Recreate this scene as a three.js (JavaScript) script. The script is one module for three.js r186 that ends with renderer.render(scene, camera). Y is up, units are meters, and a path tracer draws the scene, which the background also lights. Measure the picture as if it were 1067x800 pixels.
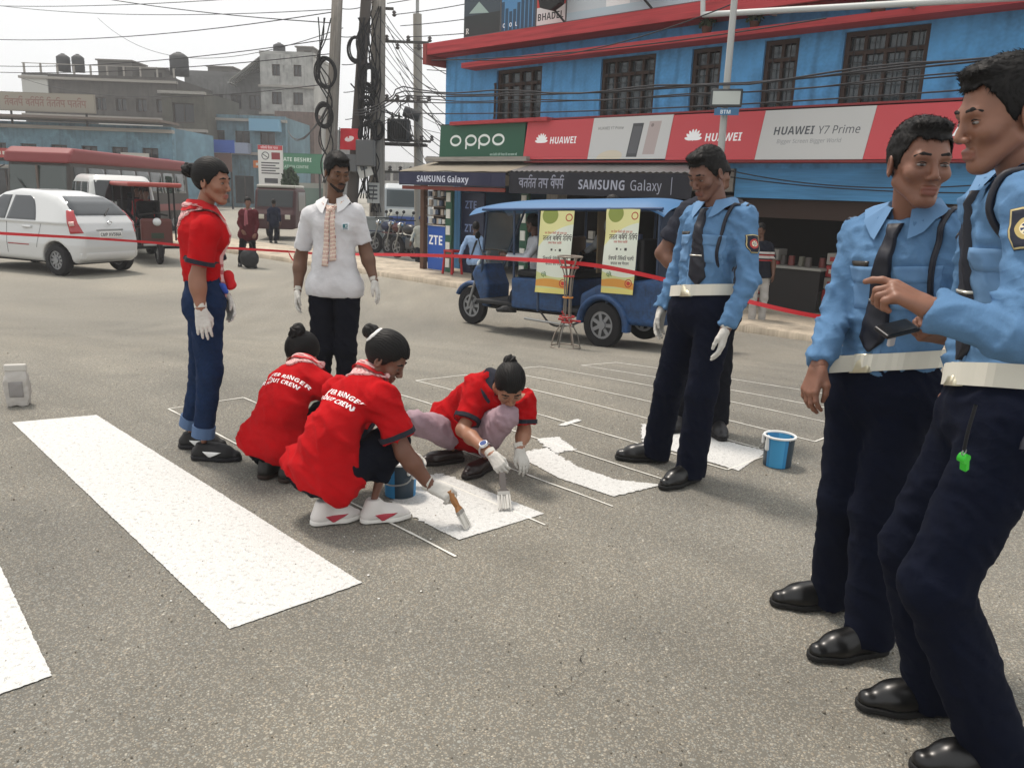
import * as THREE from 'three';
import { ImprovedNoise } from 'three/addons/math/ImprovedNoise.js';
import { RoundedBoxGeometry } from 'three/addons/geometries/RoundedBoxGeometry.js';
import { mergeGeometries } from 'three/addons/utils/BufferGeometryUtils.js';

// ---------- camera, sky, sun, exposure ----------
const scene = new THREE.Scene();
const renderer = new THREE.WebGLRenderer({ antialias: true });
renderer.setSize(1024, 767);
renderer.toneMapping = THREE.LinearToneMapping;
renderer.toneMappingExposure = 1.22;
renderer.shadowMap.enabled = true;
const camera = new THREE.PerspectiveCamera(2 * Math.atan(400 / 830) * 180 / Math.PI, 1024 / 767, 0.05, 600);
camera.position.set(0, 1.42, 0);
camera.rotation.order = 'YXZ';
camera.rotation.set(-Math.atan(196 / 830), 0, Math.atan(0.037));
{
  // hazy bright overcast: nearly even white air, a little brighter round the veiled sun
  const W = 256, H = 128, d = new Float32Array(W * H * 4), sun = new THREE.Vector3(-0.25, 0.8, -0.45).normalize(), v = new THREE.Vector3();
  for (let j = 0; j < H; j++) for (let i = 0; i < W; i++) {
    const el = ((j + 0.5) / H - 0.5) * Math.PI, az = ((i + 0.5) / W - 0.5) * 2 * Math.PI;
    v.set(Math.cos(az) * Math.cos(el), Math.sin(el), Math.sin(az) * Math.cos(el));
    const g = 0.86 + 0.15 * Math.pow(Math.max(0, v.dot(sun)), 3), o = (j * W + i) * 4;
    d[o] = g * 0.99; d[o + 1] = g; d[o + 2] = g * 1.005; d[o + 3] = 1;
  }
  const t = new THREE.DataTexture(d, W, H, THREE.RGBAFormat, THREE.FloatType);
  t.mapping = THREE.EquirectangularReflectionMapping; t.magFilter = THREE.LinearFilter; t.needsUpdate = true;
  scene.background = t; scene.environment = t;
}
const sun = new THREE.DirectionalLight(0xfff4e8, 2.6);
sun.position.set(-10, 32, -18); sun.target.position.set(0, 0, -8);
sun.castShadow = true; sun.shadow.radius = 18; sun.shadow.mapSize.set(2048, 2048);
Object.assign(sun.shadow.camera, { left: -30, right: 30, top: 30, bottom: -30, near: 1, far: 120 });
scene.add(sun, sun.target);
scene.fog = new THREE.FogExp2(0xffffff, 0.0017);

// ---------- helpers ----------
const V = (x, y, z) => new THREE.Vector3(x, y, z), VA = (a) => new THREE.Vector3(a[0], a[1], a[2]);
let seed = 12345;
const rnd = () => { seed = (seed * 1664525 + 1013904223) >>> 0; return seed / 4294967296; };
const rr = (a, b) => a + (b - a) * rnd();
const clamp = (x, a, b) => Math.min(b, Math.max(a, x)), lerp = (a, b, t) => a + (b - a) * t;
const sstep = (a, b, t) => { t = clamp((t - a) / (b - a), 0, 1); return t * t * (3 - 2 * t); };
const perlin = new ImprovedNoise(), N3 = (x, y, z) => perlin.noise(x, y, z);
const fbm = (x, y, z, o = 4) => { let s = 0, a = 0.5; for (let i = 0; i < o; i++) { s += a * N3(x, y, z); x *= 2.03; y *= 2.03; z *= 2.03; a *= 0.5; } return s; };
const groundY = (z) => -0.42 * sstep(5.2, 11.8, -z);
const taken = {};
function numbered(n) { if (!(n in taken)) { taken[n] = 0; return n; } taken[n]++; return n + '_' + String(taken[n]).padStart(3, '0'); }
function shade(o) { o.castShadow = true; o.receiveShadow = true; return o; }
function mesh(name, geo, m, parent) { const o = shade(new THREE.Mesh(geo, m)); o.name = name; if (parent) parent.add(o); return o; }
function thing(name, label, category, p = [0, 0, 0], turn = 0, group) {
  const o = new THREE.Group(); o.name = numbered(name); scene.add(o); o.position.set(...p); o.rotation.y = turn;
  o.userData = { label, category }; if (group) o.userData.group = group; return o;
}
function single(name, geo, m, label, category, group) {
  const o = mesh(numbered(name), geo, m, scene); o.userData = { label, category }; if (group) o.userData.group = group; return o;
}
function struct(name, geo, m) { const o = geo ? mesh(numbered(name), geo, m, scene) : new THREE.Group(); if (!geo) { o.name = numbered(name); scene.add(o); } o.userData = { kind: 'structure' }; return o; }
const matCache = {};
function mat(c, rough = 0.8, ex = {}) {
  const key = JSON.stringify([c, rough, ex]);
  if (!Object.values(ex).some((v) => v && v.isTexture) && matCache[key]) return matCache[key];
  const m = new (ex.clearcoat || ex.transmission || ex.sheen || ex.specularIntensity !== undefined ? THREE.MeshPhysicalMaterial : THREE.MeshStandardMaterial)({ color: c, roughness: rough, ...ex });
  return (matCache[key] = m);
}
const box = (w, h, d, x = 0, y = 0, z = 0) => { const g = new THREE.BoxGeometry(w, h, d); g.translate(x, y, z); return g; };
const rbox = (w, h, d, r, x = 0, y = 0, z = 0, s = 2) => { const g = new RoundedBoxGeometry(w, h, d, s, r); g.translate(x, y, z); return g; };
function tube(pts, r, seg = 8, n = 0, closed = false) { const c = new THREE.CatmullRomCurve3(pts.map((p) => p.isVector3 ? p : VA(p)), closed, 'centripetal'); return new THREE.TubeGeometry(c, n || Math.max(2, pts.length * 4), r, seg, closed); }
function rod(a, b, r, r2 = r, seg = 8) {
  a = a.isVector3 ? a : VA(a); b = b.isVector3 ? b : VA(b); const d = b.clone().sub(a), L = d.length(), g = new THREE.CylinderGeometry(r2, r, L, seg);
  g.translate(0, L / 2, 0); g.applyQuaternion(new THREE.Quaternion().setFromUnitVectors(V(0, 1, 0), d.normalize())); g.translate(a.x, a.y, a.z); return g;
}
function merge(list) { return mergeGeometries(list.map((g) => { let h = g.index ? g.toNonIndexed() : g; const k = new THREE.BufferGeometry(); k.setAttribute('position', h.attributes.position); k.setAttribute('normal', h.attributes.normal); k.setAttribute('uv', h.attributes.uv || new THREE.BufferAttribute(new Float32Array(h.attributes.position.count * 2), 2)); return k; })); }
function extrude(pts, depth, bevel = 0, opt = {}) { const s = new THREE.Shape(pts.map((p) => new THREE.Vector2(p[0], p[1]))); return new THREE.ExtrudeGeometry(s, { depth, bevelEnabled: bevel > 0, bevelSize: bevel, bevelThickness: bevel, bevelSegments: 2, curveSegments: 8, ...opt }); }
function canvasTex(w, h, draw, opt = {}) {
  const c = document.createElement('canvas'); c.width = w; c.height = h; const x = c.getContext('2d'); draw(x, w, h);
  const t = new THREE.CanvasTexture(c); t.colorSpace = THREE.SRGBColorSpace; t.magFilter = THREE.LinearFilter; t.anisotropy = 8; Object.assign(t, opt); return t;
}
function noiseTex(w, h, fn, srgb = true) {
  const d = new Uint8Array(w * h * 4);
  for (let j = 0; j < h; j++) for (let i = 0; i < w; i++) { const c = fn(i / w, j / h, i, j), o = (j * w + i) * 4; d[o] = c[0]; d[o + 1] = c[1]; d[o + 2] = c[2]; d[o + 3] = 255; }
  const t = new THREE.DataTexture(d, w, h); t.wrapS = t.wrapT = THREE.RepeatWrapping; t.magFilter = THREE.LinearFilter; if (srgb) t.colorSpace = THREE.SRGBColorSpace; t.needsUpdate = true; return t;
}
// a wall or slab map: grain, blotches and rain streaks in the paint, tiling
function grimeTex(base, amt, streak, s0, n = 512) {
  const tile = (u, v, f, z) => { const a = N3(u * f, v * f, z), b = N3((u - 1) * f, v * f, z), c = N3(u * f, (v - 1) * f, z), d = N3((u - 1) * f, (v - 1) * f, z); return lerp(lerp(a, b, u), lerp(c, d, u), v); };
  return noiseTex(n, n, (u, v) => {
    const k = tile(u, v, 4, s0) * 0.5 + tile(u, v, 13, s0 + 7) * 0.35 + tile(u, v, 60, s0 + 3) * 0.3, st = Math.max(0, tile(u, v * 0.15, 22, s0 + 11)) * streak, f = 1 + k * amt - st;
    return base.map((c) => clamp(c * f, 0, 255));
  });
}
// sheet of one material hung in x,y with uv 0..1
const panel = (w, h) => new THREE.PlaneGeometry(w, h);
// lettering strokes that stand for a headline-barred script
function barScript(x, px, py, w, h, col, s) {
  x.save(); x.strokeStyle = col; x.lineWidth = h * 0.13; x.lineCap = 'round'; let q = s; const r = () => { q = (q * 1103515245 + 12345) & 0x7fffffff; return q / 0x7fffffff; };
  let cx = px;
  while (cx < px + w - h) {
    const n = 2 + Math.floor(r() * 3), wl = n * h * 0.62; if (cx + wl > px + w) break;
    x.beginPath(); x.moveTo(cx, py + h * 0.2); x.lineTo(cx + wl, py + h * 0.2); x.stroke();
    for (let i = 0; i < n; i++) {
      const gx = cx + (i + 0.75) * h * 0.62;
      x.beginPath(); x.moveTo(gx, py + h * 0.2); x.lineTo(gx, py + h); x.stroke();
      x.beginPath(); const k = r(); if (k < 0.35) x.arc(gx - h * 0.2, py + h * 0.58, h * 0.18, 0, 6.3); else if (k < 0.7) { x.moveTo(gx, py + h * 0.55); x.quadraticCurveTo(gx - h * 0.5, py + h * 0.4, gx - h * 0.32, py + h * 0.9); } else { x.moveTo(gx - h * 0.4, py + h * 0.2); x.lineTo(gx - h * 0.35, py + h * 0.65); x.lineTo(gx, py + h * 0.7); }
      x.stroke(); if (r() < 0.35) { x.beginPath(); x.arc(gx - h * 0.1, py + h * 0.05, h * 0.22, Math.PI, 5.6); x.stroke(); }
    }
    cx += wl + h * 0.35;
  }
  x.restore();
}

// ---------- ground ----------
const asphaltTile = (() => {
  const n = 1024, hgt = new Float32Array(n * n).fill(0), tone = new Float32Array(n * n).fill(1), warm = new Float32Array(n * n);
  // aggregate: thousands of small chippings of uneven size and tone bedded in binder, wrapped at the edges
  for (let k = 0; k < 26000; k++) {
    const cx = rnd() * n, cy = rnd() * n, r = rr(1.1, 4.6) * (rnd() < 0.05 ? 1.7 : 1), e = rr(0.6, 1), a = rnd() * 3.14, ca = Math.cos(a), sa = Math.sin(a), t = rr(0.86, 1.14) * (rnd() < 0.03 ? 1.2 : 1), w = rr(-1, 1), R = Math.ceil(r) + 1;
    for (let j = -R; j <= R; j++) for (let i = -R; i <= R; i++) {
      const x = (i * ca + j * sa) / r, y = (-i * sa + j * ca) / (r * e), q = x * x + y * y; if (q > 1) continue;
      const o = ((Math.floor(cy + j) + n) % n) * n + ((Math.floor(cx + i) + n) % n), h = (1 - q) * (0.4 + r * 0.13);
      if (h > hgt[o] * 0.8) { hgt[o] = h; tone[o] = t; warm[o] = w; }
    }
  }
  const paint = noiseTex(n, n, (u, v, i, j) => { const o = j * n + i, q = hgt[o] + 0.3 * N3(u * 40, v * 40, 3) + 0.24 * rnd(); let k = q < -0.025 ? 120 + 50 * rnd() : 200 + 110 * (tone[o] - 1) + 8 * (rnd() - 0.5); return [clamp(k, 0, 244), clamp(k, 0, 243), clamp(k - 3, 0, 240)]; });
  const tex = noiseTex(n, n, (u, v, i, j) => { const o = j * n + i, t = tone[o] * (hgt[o] < 0.06 ? 0.78 : 1) * (0.94 + 0.12 * rnd()), w = warm[o] * 5; return [clamp(137 * t + w, 0, 255), clamp(134 * t, 0, 255), clamp(125 * t - w, 0, 255)]; });
  const bump = noiseTex(n, n, (u, v, i, j) => { const h = clamp(hgt[j * n + i] * 210, 0, 255); return [h, h, h]; }, false);
  return { tex, bump, paint };
})();
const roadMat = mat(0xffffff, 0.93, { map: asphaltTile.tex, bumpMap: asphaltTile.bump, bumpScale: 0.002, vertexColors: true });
{
  const xs = [], zs = [];
  for (let x = -5; x <= 5.01; x += 0.1) xs.push(x);
  for (let x = 5.6; x < 400; x *= 1.12) { xs.push(x); xs.unshift(-x); }
  for (let z = 4; z >= -9; z -= 0.1) zs.push(z);
  for (let z = -9.4; z > -500; z = z * 1.06) zs.push(z);
  const P = [], U = [], C = [], I = [], nx = xs.length;
  zs.forEach((z, j) => xs.forEach((x, i) => {
    const y = groundY(z) + (Math.abs(x) < 30 && z > -40 ? 0.004 * fbm(x * 0.9, 3, z * 0.9) : 0);
    P.push(x, y - 0.004, z); U.push(x / 0.85 + z * 0.07, z / 0.85 - x * 0.07);
    // dust lying in patches on darker binder
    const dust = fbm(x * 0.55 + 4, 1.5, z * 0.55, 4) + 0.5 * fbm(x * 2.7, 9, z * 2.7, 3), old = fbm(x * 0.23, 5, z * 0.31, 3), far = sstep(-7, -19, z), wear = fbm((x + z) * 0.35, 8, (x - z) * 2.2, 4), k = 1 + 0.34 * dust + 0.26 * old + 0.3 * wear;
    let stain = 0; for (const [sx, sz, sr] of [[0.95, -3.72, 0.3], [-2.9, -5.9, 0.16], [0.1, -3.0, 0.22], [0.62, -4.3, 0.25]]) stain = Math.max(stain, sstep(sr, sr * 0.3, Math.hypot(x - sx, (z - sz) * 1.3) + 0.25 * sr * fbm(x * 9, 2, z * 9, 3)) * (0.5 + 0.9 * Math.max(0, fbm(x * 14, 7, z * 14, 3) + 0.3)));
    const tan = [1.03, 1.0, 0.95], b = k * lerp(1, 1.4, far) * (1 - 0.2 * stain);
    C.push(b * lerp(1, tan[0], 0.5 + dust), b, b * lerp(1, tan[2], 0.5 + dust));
    if (i && j) { const a = (j - 1) * nx + i - 1; I.push(a, a + 1, a + nx, a + 1, a + nx + 1, a + nx); }
  }));
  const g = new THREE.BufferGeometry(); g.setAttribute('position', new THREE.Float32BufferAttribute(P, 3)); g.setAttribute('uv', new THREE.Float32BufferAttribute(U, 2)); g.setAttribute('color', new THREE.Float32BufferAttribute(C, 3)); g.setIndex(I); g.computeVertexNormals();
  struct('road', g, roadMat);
}
const road = scene.getObjectByName('road');
// painted crosswalk: pitch and directions shared by all bars
const paintMat = mat(0xffffff, 0.7, { map: asphaltTile.paint, bumpMap: asphaltTile.bump, bumpScale: 0.0009 });
function paintPatch(name, outline, rough, label) {   // outline: world x,z corners; edges ragged where paint meets chippings
  const pts = [];
  outline.forEach((a, i) => { const b = outline[(i + 1) % outline.length], L = Math.hypot(b[0] - a[0], b[1] - a[1]), n = Math.max(2, Math.ceil(L / 0.008)), r = a[2] ?? rough; for (let k = 0; k < n; k++) { const t = k / n, x = lerp(a[0], b[0], t), z = lerp(a[1], b[1], t), nx = (b[1] - a[1]) / L, nz = -(b[0] - a[0]) / L, e = r * (0.7 * fbm(x * 5, i * 3 + 1, z * 5, 3) + 0.6 * N3(x * 44, i, z * 44) + 0.6 * N3(x * 150, i, z * 150)); pts.push(new THREE.Vector2(x + nx * e, -(z + nz * e))); } });
  const g = new THREE.ExtrudeGeometry(new THREE.Shape(pts), { depth: 0.0008, bevelEnabled: false }); g.rotateX(-Math.PI / 2); g.translate(0, -0.0004, 0); { const p = g.attributes.position, q = g.attributes.uv; for (let i = 0; i < q.count; i++) { const x = p.getX(i), z = p.getZ(i); q.setXY(i, x / 0.85 + z * 0.07, z / 0.85 - x * 0.07); } }
  const o = mesh(name, g, paintMat, road); if (label) o.userData.label = label; return o;
}
const barEnd = (k) => [-0.53 + 0.70 * k, -2.71 - 0.60 * k], barAcross = [-0.37, 0.35], barAlong = [-2.06, -2.04];
const bp = (k, s, t) => { const e = barEnd(k); return [e[0] + barAcross[0] * s + barAlong[0] * t, e[1] + barAcross[1] * s + barAlong[1] * t]; };
paintPatch('painted_bar', [[-2.97, -4.54], [-2.58, -4.76], [-0.53, -2.71], [-0.90, -2.36]], 0.005);
paintPatch('painted_bar', [[-3.6, -4.05], [-3.25, -4.3], [-1.32, -2.07], [-1.66, -1.73]], 0.005);
paintPatch('painted_bar', [[-0.55, -3.52, 0.05], [-0.57, -3.72, 0.04], [-0.36, -3.93, 0.04], [-0.26, -3.85, 0.006], [0.17, -3.44, 0.006], [-0.20, -3.12, 0.006], [-0.36, -3.28, 0.03]], 0.01);
paintPatch('painted_bar', [[0.02, -4.30, 0.03], [0.22, -4.44, 0.04], [0.36, -4.14, 0.02], [0.55, -3.94, 0.02], [0.79, -3.88, 0.012], [0.52, -3.69, 0.008], [0.26, -3.93, 0.012]], 0.02);
paintPatch('painted_bar', [[0.86, -5.02, 0.03], [1.02, -4.98, 0.03], [1.53, -4.52, 0.006], [1.26, -4.15, 0.01], [0.80, -4.62, 0.03]], 0.02);
paintPatch('painted_bar', [[0.3, -4.92, 0.01], [0.44, -5.08, 0.02], [0.47, -5.05, 0.01], [0.34, -4.90, 0.01]], 0.005);
paintPatch('painted_bar', [[0.16, -4.60, 0.03], [0.30, -4.66, 0.03], [0.38, -4.42, 0.03], [0.26, -4.34, 0.03]], 0.03);
// splashes round the wet bars
{
  const L = []; for (let k = 0; k < 44; k++) { const [bx, bz] = [[-0.2, -3.3], [0.4, -3.85], [1.2, -4.5], [-0.7, -2.75]][k % 4], x = bx + rr(-0.5, 0.5), z = bz + rr(-0.35, 0.35), r = rr(0.0015, 0.0042); const g = new THREE.CylinderGeometry(r, r * 1.15, 0.0016, 9); g.scale(1, 1, rr(0.6, 1.4)); g.translate(x, 0.0008, z); L.push(g); }
  mesh('paint_splash', merge(L), mat(0xd8d7d2, 0.7), road).userData.kind = 'stuff';
}
// hairline cracks
for (const pts of [[[0.17, -2.05], [0.24, -2.18], [0.26, -2.32]], [[-1.98, -3.9], [-2.1, -4.05], [-2.08, -4.2]]]) {
  const P = [], I = []; let n = 0, prev = null; const path = []; for (let i = 0; i + 1 < pts.length; i++) for (let k = 0; k < 14; k++) { const t = k / 14; path.push([lerp(pts[i][0], pts[i + 1][0], t) + 0.03 * fbm(i * 3 + t * 6, pts[0][0], 1, 3) * 2, lerp(pts[i][1], pts[i + 1][1], t) + 0.03 * fbm(i * 3 + t * 6, pts[0][0], 9, 3) * 2]); }
  path.forEach(([x, z], i) => { const q = path[Math.min(i + 1, path.length - 1)], r = path[Math.max(0, i - 1)], dx = q[0] - r[0], dz = q[1] - r[1], L = Math.hypot(dx, dz) || 1, w = 0.001 * (0.4 + Math.abs(N3(x * 30, 1, z * 30)) * 2); P.push(x - dz / L * w, 0.0002, z + dx / L * w, x + dz / L * w, 0.0002, z - dx / L * w); if (i) I.push(n - 2, n - 1, n, n - 1, n + 1, n); n += 2; });
  const g = new THREE.BufferGeometry(); g.setAttribute('position', new THREE.Float32BufferAttribute(P, 3)); g.setIndex(I); g.computeVertexNormals(); mesh('crack', g, mat(0x2e2b28, 0.95, { side: THREE.DoubleSide }), road);
}
const chalkMat = mat(0xdad8d0, 0.95);
function chalkLine(pts, w = 0.008) {
  const P = [], I = []; let n = 0;
  for (let i = 0; i + 1 < pts.length; i++) {
    const [a, b] = [pts[i], pts[i + 1]], L = Math.hypot(b[0] - a[0], b[1] - a[1]), m = Math.ceil(L / 0.03), nx = -(b[1] - a[1]) / L, nz = (b[0] - a[0]) / L;
    for (let k = 0; k <= m; k++) {
      const t = k / m, wob = 0.008 * fbm(a[0] + t * L * 3, i, b[1], 3), x = lerp(a[0], b[0], t) + nx * wob, z = lerp(a[1], b[1], t) + nz * wob, ww = w * (0.55 + 0.5 * Math.abs(N3(x * 40, 2, z * 40)) + 0.3 * N3(x * 9, 4, z * 9)), y = groundY(z) + 0.0008;
      P.push(x - nx * ww, y, z - nz * ww, x + nx * ww, y, z + nz * ww); if (k) I.push(n - 2, n - 1, n, n - 1, n + 1, n); n += 2;
    }
  }
  const g = new THREE.BufferGeometry(); g.setAttribute('position', new THREE.Float32BufferAttribute(P, 3)); g.setIndex(I); g.computeVertexNormals(); return mesh('chalk_line', g, chalkMat, road);
}
for (let k = 1; k <= 5; k++) {
  const L = [0, 0.98, 0.98, 0.95, 0.98, 0.95][k];
  chalkLine([bp(k, 1, 0), bp(k, 1, L)]); chalkLine([bp(k, 0, 0), bp(k, 0, L)]);
  chalkLine([bp(k, 0, L), bp(k, 1, L)]); if (k > 2) chalkLine([bp(k, 0, 0), bp(k, 1, 0)]);
}
// loose grit on the road
{
  const g = new THREE.IcosahedronGeometry(1, 0), N = 3000, im = shade(new THREE.InstancedMesh(g, mat(0x8c867b, 0.95), N)), q = new THREE.Object3D(), c = new THREE.Color();
  for (let i = 0; i < N; i++) {
    const z = -1.2 - 9 * Math.pow(rnd(), 1.4), x = rr(-0.8, 0.8) * Math.abs(z) * 1.0, s = rr(0.0014, 0.0042) * (rnd() < 0.03 ? 1.7 : 1);
    q.position.set(x, groundY(z) + s * 0.3 - 0.002, z); q.rotation.set(rnd() * 6, rnd() * 6, rnd() * 6); q.scale.set(s, s * rr(0.5, 0.9), s * rr(0.6, 1)); q.updateMatrix(); im.setMatrixAt(i, q.matrix);
    const t = rr(0.45, 1.1); im.setColorAt(i, c.setRGB(t, t * 0.98, t * 0.94));
  }
  im.name = 'grit'; im.userData = { kind: 'stuff', label: 'fine loose grit scattered over the grey asphalt road', category: 'grit' }; scene.add(im);
}
// ---------- the blue corner building ----------
const BT = -0.7529, B0 = [-1.73, 0, -18.9];
const onB = (s, y, o) => { const c = Math.cos(BT), n = Math.sin(BT); return [B0[0] + s * c + o * n, y, B0[2] - s * n + o * c]; };
const GF = -0.42;
const blueWall = mat(0xffffff, 0.9, { map: grimeTex([86, 150, 200], 0.3, 0.3, 1) });
blueWall.map.repeat.set(0.35, 0.35);
const redTrim = mat(0xffffff, 0.9, { map: grimeTex([178, 66, 70], 0.3, 0.3, 51, 256) }), concrete = mat(0xffffff, 0.95, { map: grimeTex([150, 145, 138], 0.35, 0.25, 4) }), darkWood = mat(0x3a2a22, 0.75), blackMetal = mat(0x1e1e20, 0.6), curtainGrey = mat(0xa8a29b, 0.95), curtainDark = mat(0x4a4546, 0.95), glassDark = mat(0x15191d, 0.12), steel = mat(0x9b9c9a, 0.45, { metalness: 0.6 });
concrete.map.repeat.set(0.5, 0.5);
const building = thing('blue_building', 'bright blue two storey corner building with red ledges and dark barred windows', 'building', B0, BT);
const wins = [[1.60, 2.88], [4.36, 5.58], [6.31, 6.88], [7.64, 8.22], [8.92, 10.12], [11.4, 12.6]], WB = 2.88, WT = 3.97;
{
  const sh = new THREE.Shape([[0, 2.0], [15, 2.0], [15, 4.62], [0, 4.62]].map((p) => new THREE.Vector2(...p)));
  for (const [a, b] of wins) sh.holes.push(new THREE.Path([[a, WB], [b, WB], [b, WT], [a, WT]].map((p) => new THREE.Vector2(...p))));
  const g = new THREE.ExtrudeGeometry(sh, { depth: 0.28, bevelEnabled: false }); g.translate(0, 0, -0.28); mesh('upper_wall', g, blueWall, building);
  mesh('end_wall', box(0.25, 5.02, 8, 0.127, 2.09, -4.285), blueWall, building);
  mesh('far_wall', box(0.25, 5.0, 8, 14.87, 2.09, -4.285), blueWall, building);
  mesh('rear_wall', box(14.4, 5.0, 0.25, 7.5, 2.09, -8.1), blueWall, building);
  mesh('roof_slab', box(15.3, 0.16, 8.5, 7.5, 4.52, -4.2), concrete, building);
  mesh('floor_slab', box(14.4, 0.16, 7.6, 7.5, 2.05, -4.12), mat(0x2c2927, 0.95), building);
  mesh('shop_floor', box(14.4, 0.1, 7.6, 7.5, GF + 0.06, -4.12), concrete, building);
  mesh('lintel_beam', box(7.6, 0.52, 0.3, 11.15, 1.79, -0.16), blueWall, building);
  mesh('lintel_beam', box(7.1, 0.4, 0.3, 3.75, 1.82, -0.18), concrete, building);
  mesh('shutter_box', box(3.3, 0.3, 0.3, 9.1, 1.37, -0.3), mat(0x3a2b25, 0.9), building);
  for (const s of [3.25, 7.3, 10.9, 14.6]) mesh('pillar', box(0.3, 2.0, 0.3, s, 0.56, -0.2), s > 7 ? mat(0x4f4a47, 0.95) : concrete, building);
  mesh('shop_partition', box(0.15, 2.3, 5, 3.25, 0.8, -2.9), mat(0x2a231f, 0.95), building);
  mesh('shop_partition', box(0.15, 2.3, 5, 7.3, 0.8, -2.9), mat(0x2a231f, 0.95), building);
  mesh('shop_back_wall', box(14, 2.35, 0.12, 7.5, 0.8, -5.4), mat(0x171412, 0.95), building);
  // cornice and ledges
  mesh('cornice', merge([box(15.3, 0.23, 0.14, 7.6, 4.46, 0.45), box(15.3, 0.08, 0.55, 7.6, 4.385, 0.16)]), redTrim, building);
  mesh('cornice_end', merge([box(0.12, 0.42, 0.66, -0.12, 4.37, 0.2)]), mat(0x8f4440, 0.9), building);
  mesh('window_ledge', box(13.9, 0.1, 0.42, 7.9, 4.06, 0.21), redTrim, building);
  mesh('board_ledge', box(2.8, 0.07, 0.5, 2.1, 2.89, 0.25), redTrim, building);
  mesh('slab_edge', merge([box(3.1, 0.09, 0.5, 1.45, 2.15, 0.25)]), concrete, building);
  for (const [a, b] of wins) {
    const w = b - a, h = WT - WB, cx = (a + b) / 2, cy = (WB + WT) / 2, cols = w > 1 ? 4 : 2;
    const win = mesh('window', merge([box(0.07, h, 0.1, a + 0.035, cy, -0.1), box(0.07, h, 0.1, b - 0.035, cy, -0.1), box(w - 0.14, 0.07, 0.1, cx, WT - 0.035, -0.1), box(w - 0.14, 0.07, 0.1, cx, WB + 0.035, -0.1), box(w - 0.14, 0.05, 0.09, cx, WT - 0.3, -0.1)]), darkWood, building);
    for (let i = 1; i < cols; i++) mesh('mullion', box(0.045, h - 0.14, 0.085, a + w * i / cols, cy, -0.101), darkWood, win);
    for (let i = 0; i < cols; i++) {
      const px = a + w * (i + 0.5) / cols; mesh('pane', box(w / cols - 0.05, h - 0.16, 0.012, px, cy, -0.13), mat(0x8fa0a8, 0.08, { transmission: 0.85, thickness: 0 }), win);
      const cv = new THREE.PlaneGeometry(w / cols * rr(0.45, 0.8), h * 0.66, 14, 1), pp = cv.attributes.position; for (let k = 0; k < pp.count; k++) pp.setZ(k, 0.02 * Math.sin(pp.getX(k) * 70 + i)); cv.computeVertexNormals(); cv.translate(px + rr(-0.04, 0.04), cy - 0.1, -0.25); mesh('curtain', cv, i % 2 ? curtainDark : curtainGrey, win);
    }
    for (let k = 0; k < 5; k++) mesh('grille_bar', box(w - 0.12, 0.009, 0.009, cx, WB + 0.14 + k * 0.17, -0.05), blackMetal, win);
    for (let k = 1; k < cols * 2; k += 2) mesh('grille_bar', box(0.014, h - 0.12, 0.014, a + w * k / (cols * 2), cy, -0.036), blackMetal, win);
    mesh('room_back', box(w + 0.8, h + 0.5, 0.05, cx, cy, -1.4), mat(0x2a2625, 0.95), win);
  }
  // one casement of the first window stands open
  const cs = mesh('casement', merge([box(0.045, 0.72, 0.035, 0, 0, 0), box(0.045, 0.72, 0.035, 0.34, 0, 0), box(0.3, 0.045, 0.035, 0.17, 0.337, 0), box(0.3, 0.045, 0.035, 0.17, -0.337, 0)]), darkWood, building); cs.position.set(1.58, 3.36, 0.01); cs.rotation.y = Math.PI * 0.84;
  mesh('pane', box(0.29, 0.63, 0.01, 0.17, 0, 0), mat(0x8fb0c8, 0.1, { transmission: 0.7, thickness: 0 }), cs);
  // flower pots along the ledge
  // paved step in front of the shops
}
{
  const g = new THREE.BufferGeometry(), P = [], I = [];
  const edge = []; for (let i = 0; i <= 60; i++) { const s = lerp(-14, 16, i / 60), p = onB(s, 0, 1.75 + 0.1 * N3(s * 0.7, 1, 0)), q = onB(s, 0, -0.5); edge.push([p, q]); }
  edge.forEach(([p, q], i) => { const k = GF + 0.11 + 0.012 * N3(i * 0.6, 3, 1); P.push(p[0], GF - 0.05, p[2], p[0], k - 0.02, p[2], lerp(p[0], q[0], 0.04), k, lerp(p[2], q[2], 0.04), q[0], k + 0.01, q[2]); if (i) { const a = (i - 1) * 4, b = i * 4; for (let j = 0; j < 3; j++) I.push(a + j, b + j, a + j + 1, b + j, b + j + 1, a + j + 1); } });
  g.setAttribute('position', new THREE.Float32BufferAttribute(P, 3)); g.setAttribute('uv', new THREE.Float32BufferAttribute(P.filter((_, i) => i % 3 !== 1), 2)); g.setIndex(I); g.computeVertexNormals();
  const m = mat(0xffffff, 0.97, { map: grimeTex([176, 164, 146], 0.5, 0, 9), side: THREE.DoubleSide }); m.map.repeat.set(0.6, 0.6);
  struct('pavement', g, m);
}
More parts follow.
